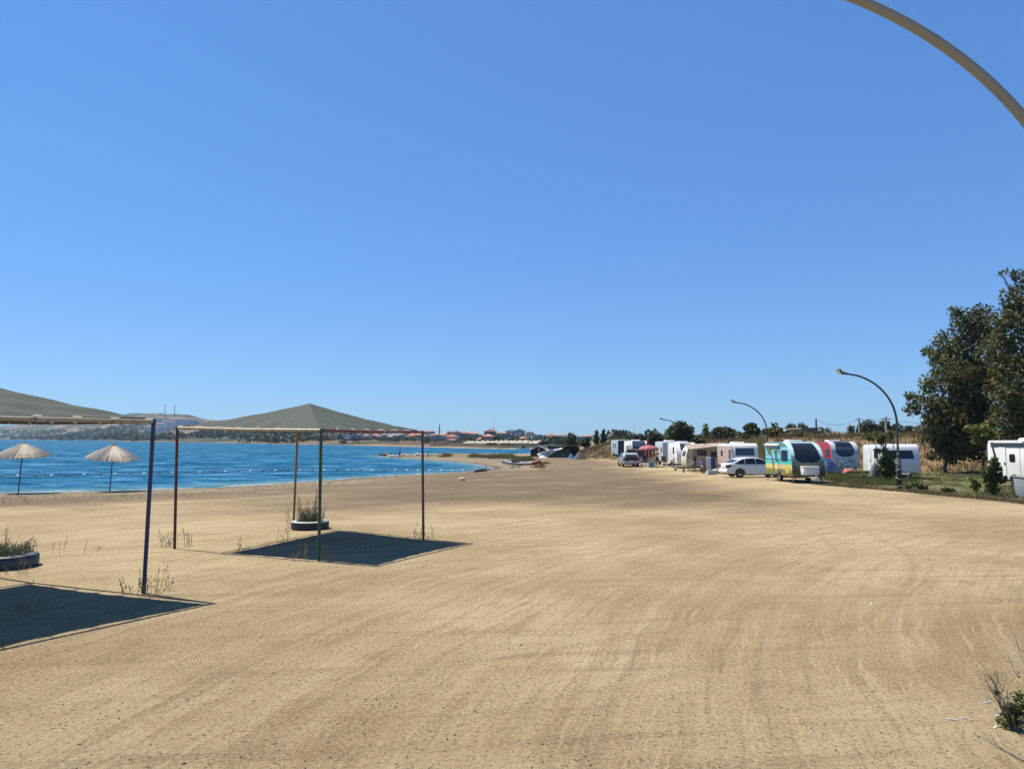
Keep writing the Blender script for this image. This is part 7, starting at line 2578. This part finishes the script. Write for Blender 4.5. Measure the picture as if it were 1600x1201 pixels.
# gravel strip and seaweed litter by the water
n = 5200
E3 = []
while len(E3) < n:
    px = RNG.uniform(-60, 800); py = np.interp(px, [0, 180, 330, 460, 600, 735, 770], [772, 767.5, 761.5, 753.5, 743.5, 736, 733]) + abs(RNG.normal()) * np.interp(px, [0, 770], [8, 5]) + .4
    E3.append(plane_pt(px, py, -.55))
P = np.array(E3); zt_ = terrain(P); k = zt_ > WATER_Z + .02
P, zt_ = P[k], zt_[k]; n = len(P)
s = .02 + .06 * RNG.random(n) ** 3
a = RNG.random(n) * 2 * PI; ca, sa_ = np.cos(a), np.sin(a)
B = bv[None] * (1 + .25 * RNG.normal(size=(n, len(bv), 1))) * s[:, None, None]
V = np.stack([B[..., 0] * ca[:, None] - B[..., 1] * sa_[:, None], B[..., 0] * sa_[:, None] + B[..., 1] * ca[:, None], B[..., 2] * .6], -1) + np.column_stack([P, zt_])[:, None, :]
Fq = (bf[None] + (np.arange(n) * len(bv))[:, None, None]).reshape(-1, 4)
o = np_mesh('shore_gravel', V.reshape(-1, 3), Fq, leaf_mat('shore_stone', (.085, .068, .05), (.29, .255, .195), None, 0.0, .9)); tag(o, kind='stuff')

g = hit(1586, 1140)
twig_bush('dry_shrub', 'dead grey shrub with a few green shoots at the lower photo edge', 'shrub', g, .66, 9, .8, M_TWIG, 3, .008)
shrub = [o for o in COL.objects if o.name == 'dry_shrub'][0]
L_ = [(-.02, .0, .20, .06, .06, .10), (.05, .02, .14, .06, .06, .10), (.04, .0, .30, .05, .05, .07), (-.12, .05, .32, .05, .04, .03)]
L_ += [(.0, .04, .06, .12, .12, .05), (.10, 0, .22, .05, .05, .08), (-.06, 0, .12, .06, .06, .07)]
V, Fq = leaf_cloud(L_, 900, .017, RNG, .1)
np_mesh('green_shoots', V, Fq, leaf_mat('shoot_leaves', (0.055, 0.075, 0.022), (0.13, 0.15, 0.045), None, .3), shrub)
for lab, a_, b2, z, sc_ in (('forked dead branch lying above the grey shrub', (1592, 1058), (1572, 1050), .12, .012), ('long bent dead branch at the very photo edge', (1604, 1048), (1580, 1012), .2, .012),
                       ('thin curved twig lying in front of the grey shrub', (1600, 1190), (1518, 1148), .0, .008)):
    q0, q1 = hit(*a_), hit(*b2)
    d = q1 - q0
    mb = MB().tube([(0, 0, .01), d * .35 + Vector((0, 0, .02 + z * .3)), d * .7 + Vector((.02, .02, .03 + z * .8)), d + Vector((0, 0, .012 + z))], [sc_, sc_ * .8, sc_ * .6, sc_ * .3], 5)
    mb.tube([d * .4 + Vector((0, 0, .02 + z * .3)), d * .55 + Vector((.05, .12, .05 + z)), d * .6 + Vector((.06, .2, .08 + z * 1.2))], [sc_ * .6, sc_ * .45, sc_ * .2], 4)
    o = obj('dead_branch', mb, M_TWIG, None, loc=q0)
    tag(o, lab, 'branch', 'dead branches by the grey shrub')
for i, (lab, px, py, ln) in enumerate((('white plastic scrap nearest the camera on the sand', 1487, 1124, .05), ('white plastic scrap right of its neighbour', 1506, 1122, .035), ('white paper strip above the other scraps', 1543, 1097, .045),
                                  ('white scrap touching the grey shrub', 1561, 1117, .05), ('small white scrap at the shrub root', 1555, 1136, .035), ('pale straw lying alone on the open sand', 1361, 943, .14))):
    q = hit(px, py)
    mb = MB()
    mb.add([(-ln, -.006, .004), (ln * .2, -.012, .012), (ln, .0, .006), (ln * .9, .012, .008), (0, .014, .016), (-ln * .95, .008, .004), (-ln, -.006, 0), (ln * .2, -.012, .001), (ln, 0, 0), (ln * .9, .012, 0), (0, .014, .002), (-ln * .95, .008, 0)],
           [(0, 1, 2, 3, 4, 5), (11, 10, 9, 8, 7, 6)] + [(k, (k + 1) % 6, (k + 1) % 6 + 6, k + 6) for k in range(6)])
    o = obj('litter_scrap', mb, mat('white_scrap', (.45, .44, .42), .5), None, loc=q)
    o.rotation_euler = (0, 0, .3 * i - .5)
    tag(o, lab, 'litter', 'scraps of litter on the sand')

# ------------------------------------------------------------------ haze over the bay
hz = MB().box((0, 0, 60), (7300, 7300, 132))
hm = bpy.data.materials.new('haze_air')
hm.use_nodes = True
nt = hm.node_tree
for nd in list(nt.nodes):
    if nd.type == 'BSDF_PRINCIPLED':
        nt.nodes.remove(nd)
pv = nt.nodes.new('ShaderNodeVolumePrincipled')
pv.inputs['Color'].default_value = (0.50, 0.74, 1.0, 1)
pv.inputs['Density'].default_value = 0.00009
pv.inputs['Anisotropy'].default_value = 0.2
nt.links.new(pv.outputs[0], nt.nodes['Material Output'].inputs['Volume'])
ho = obj('haze', hz, hm, None)
tag(ho, kind='stuff')
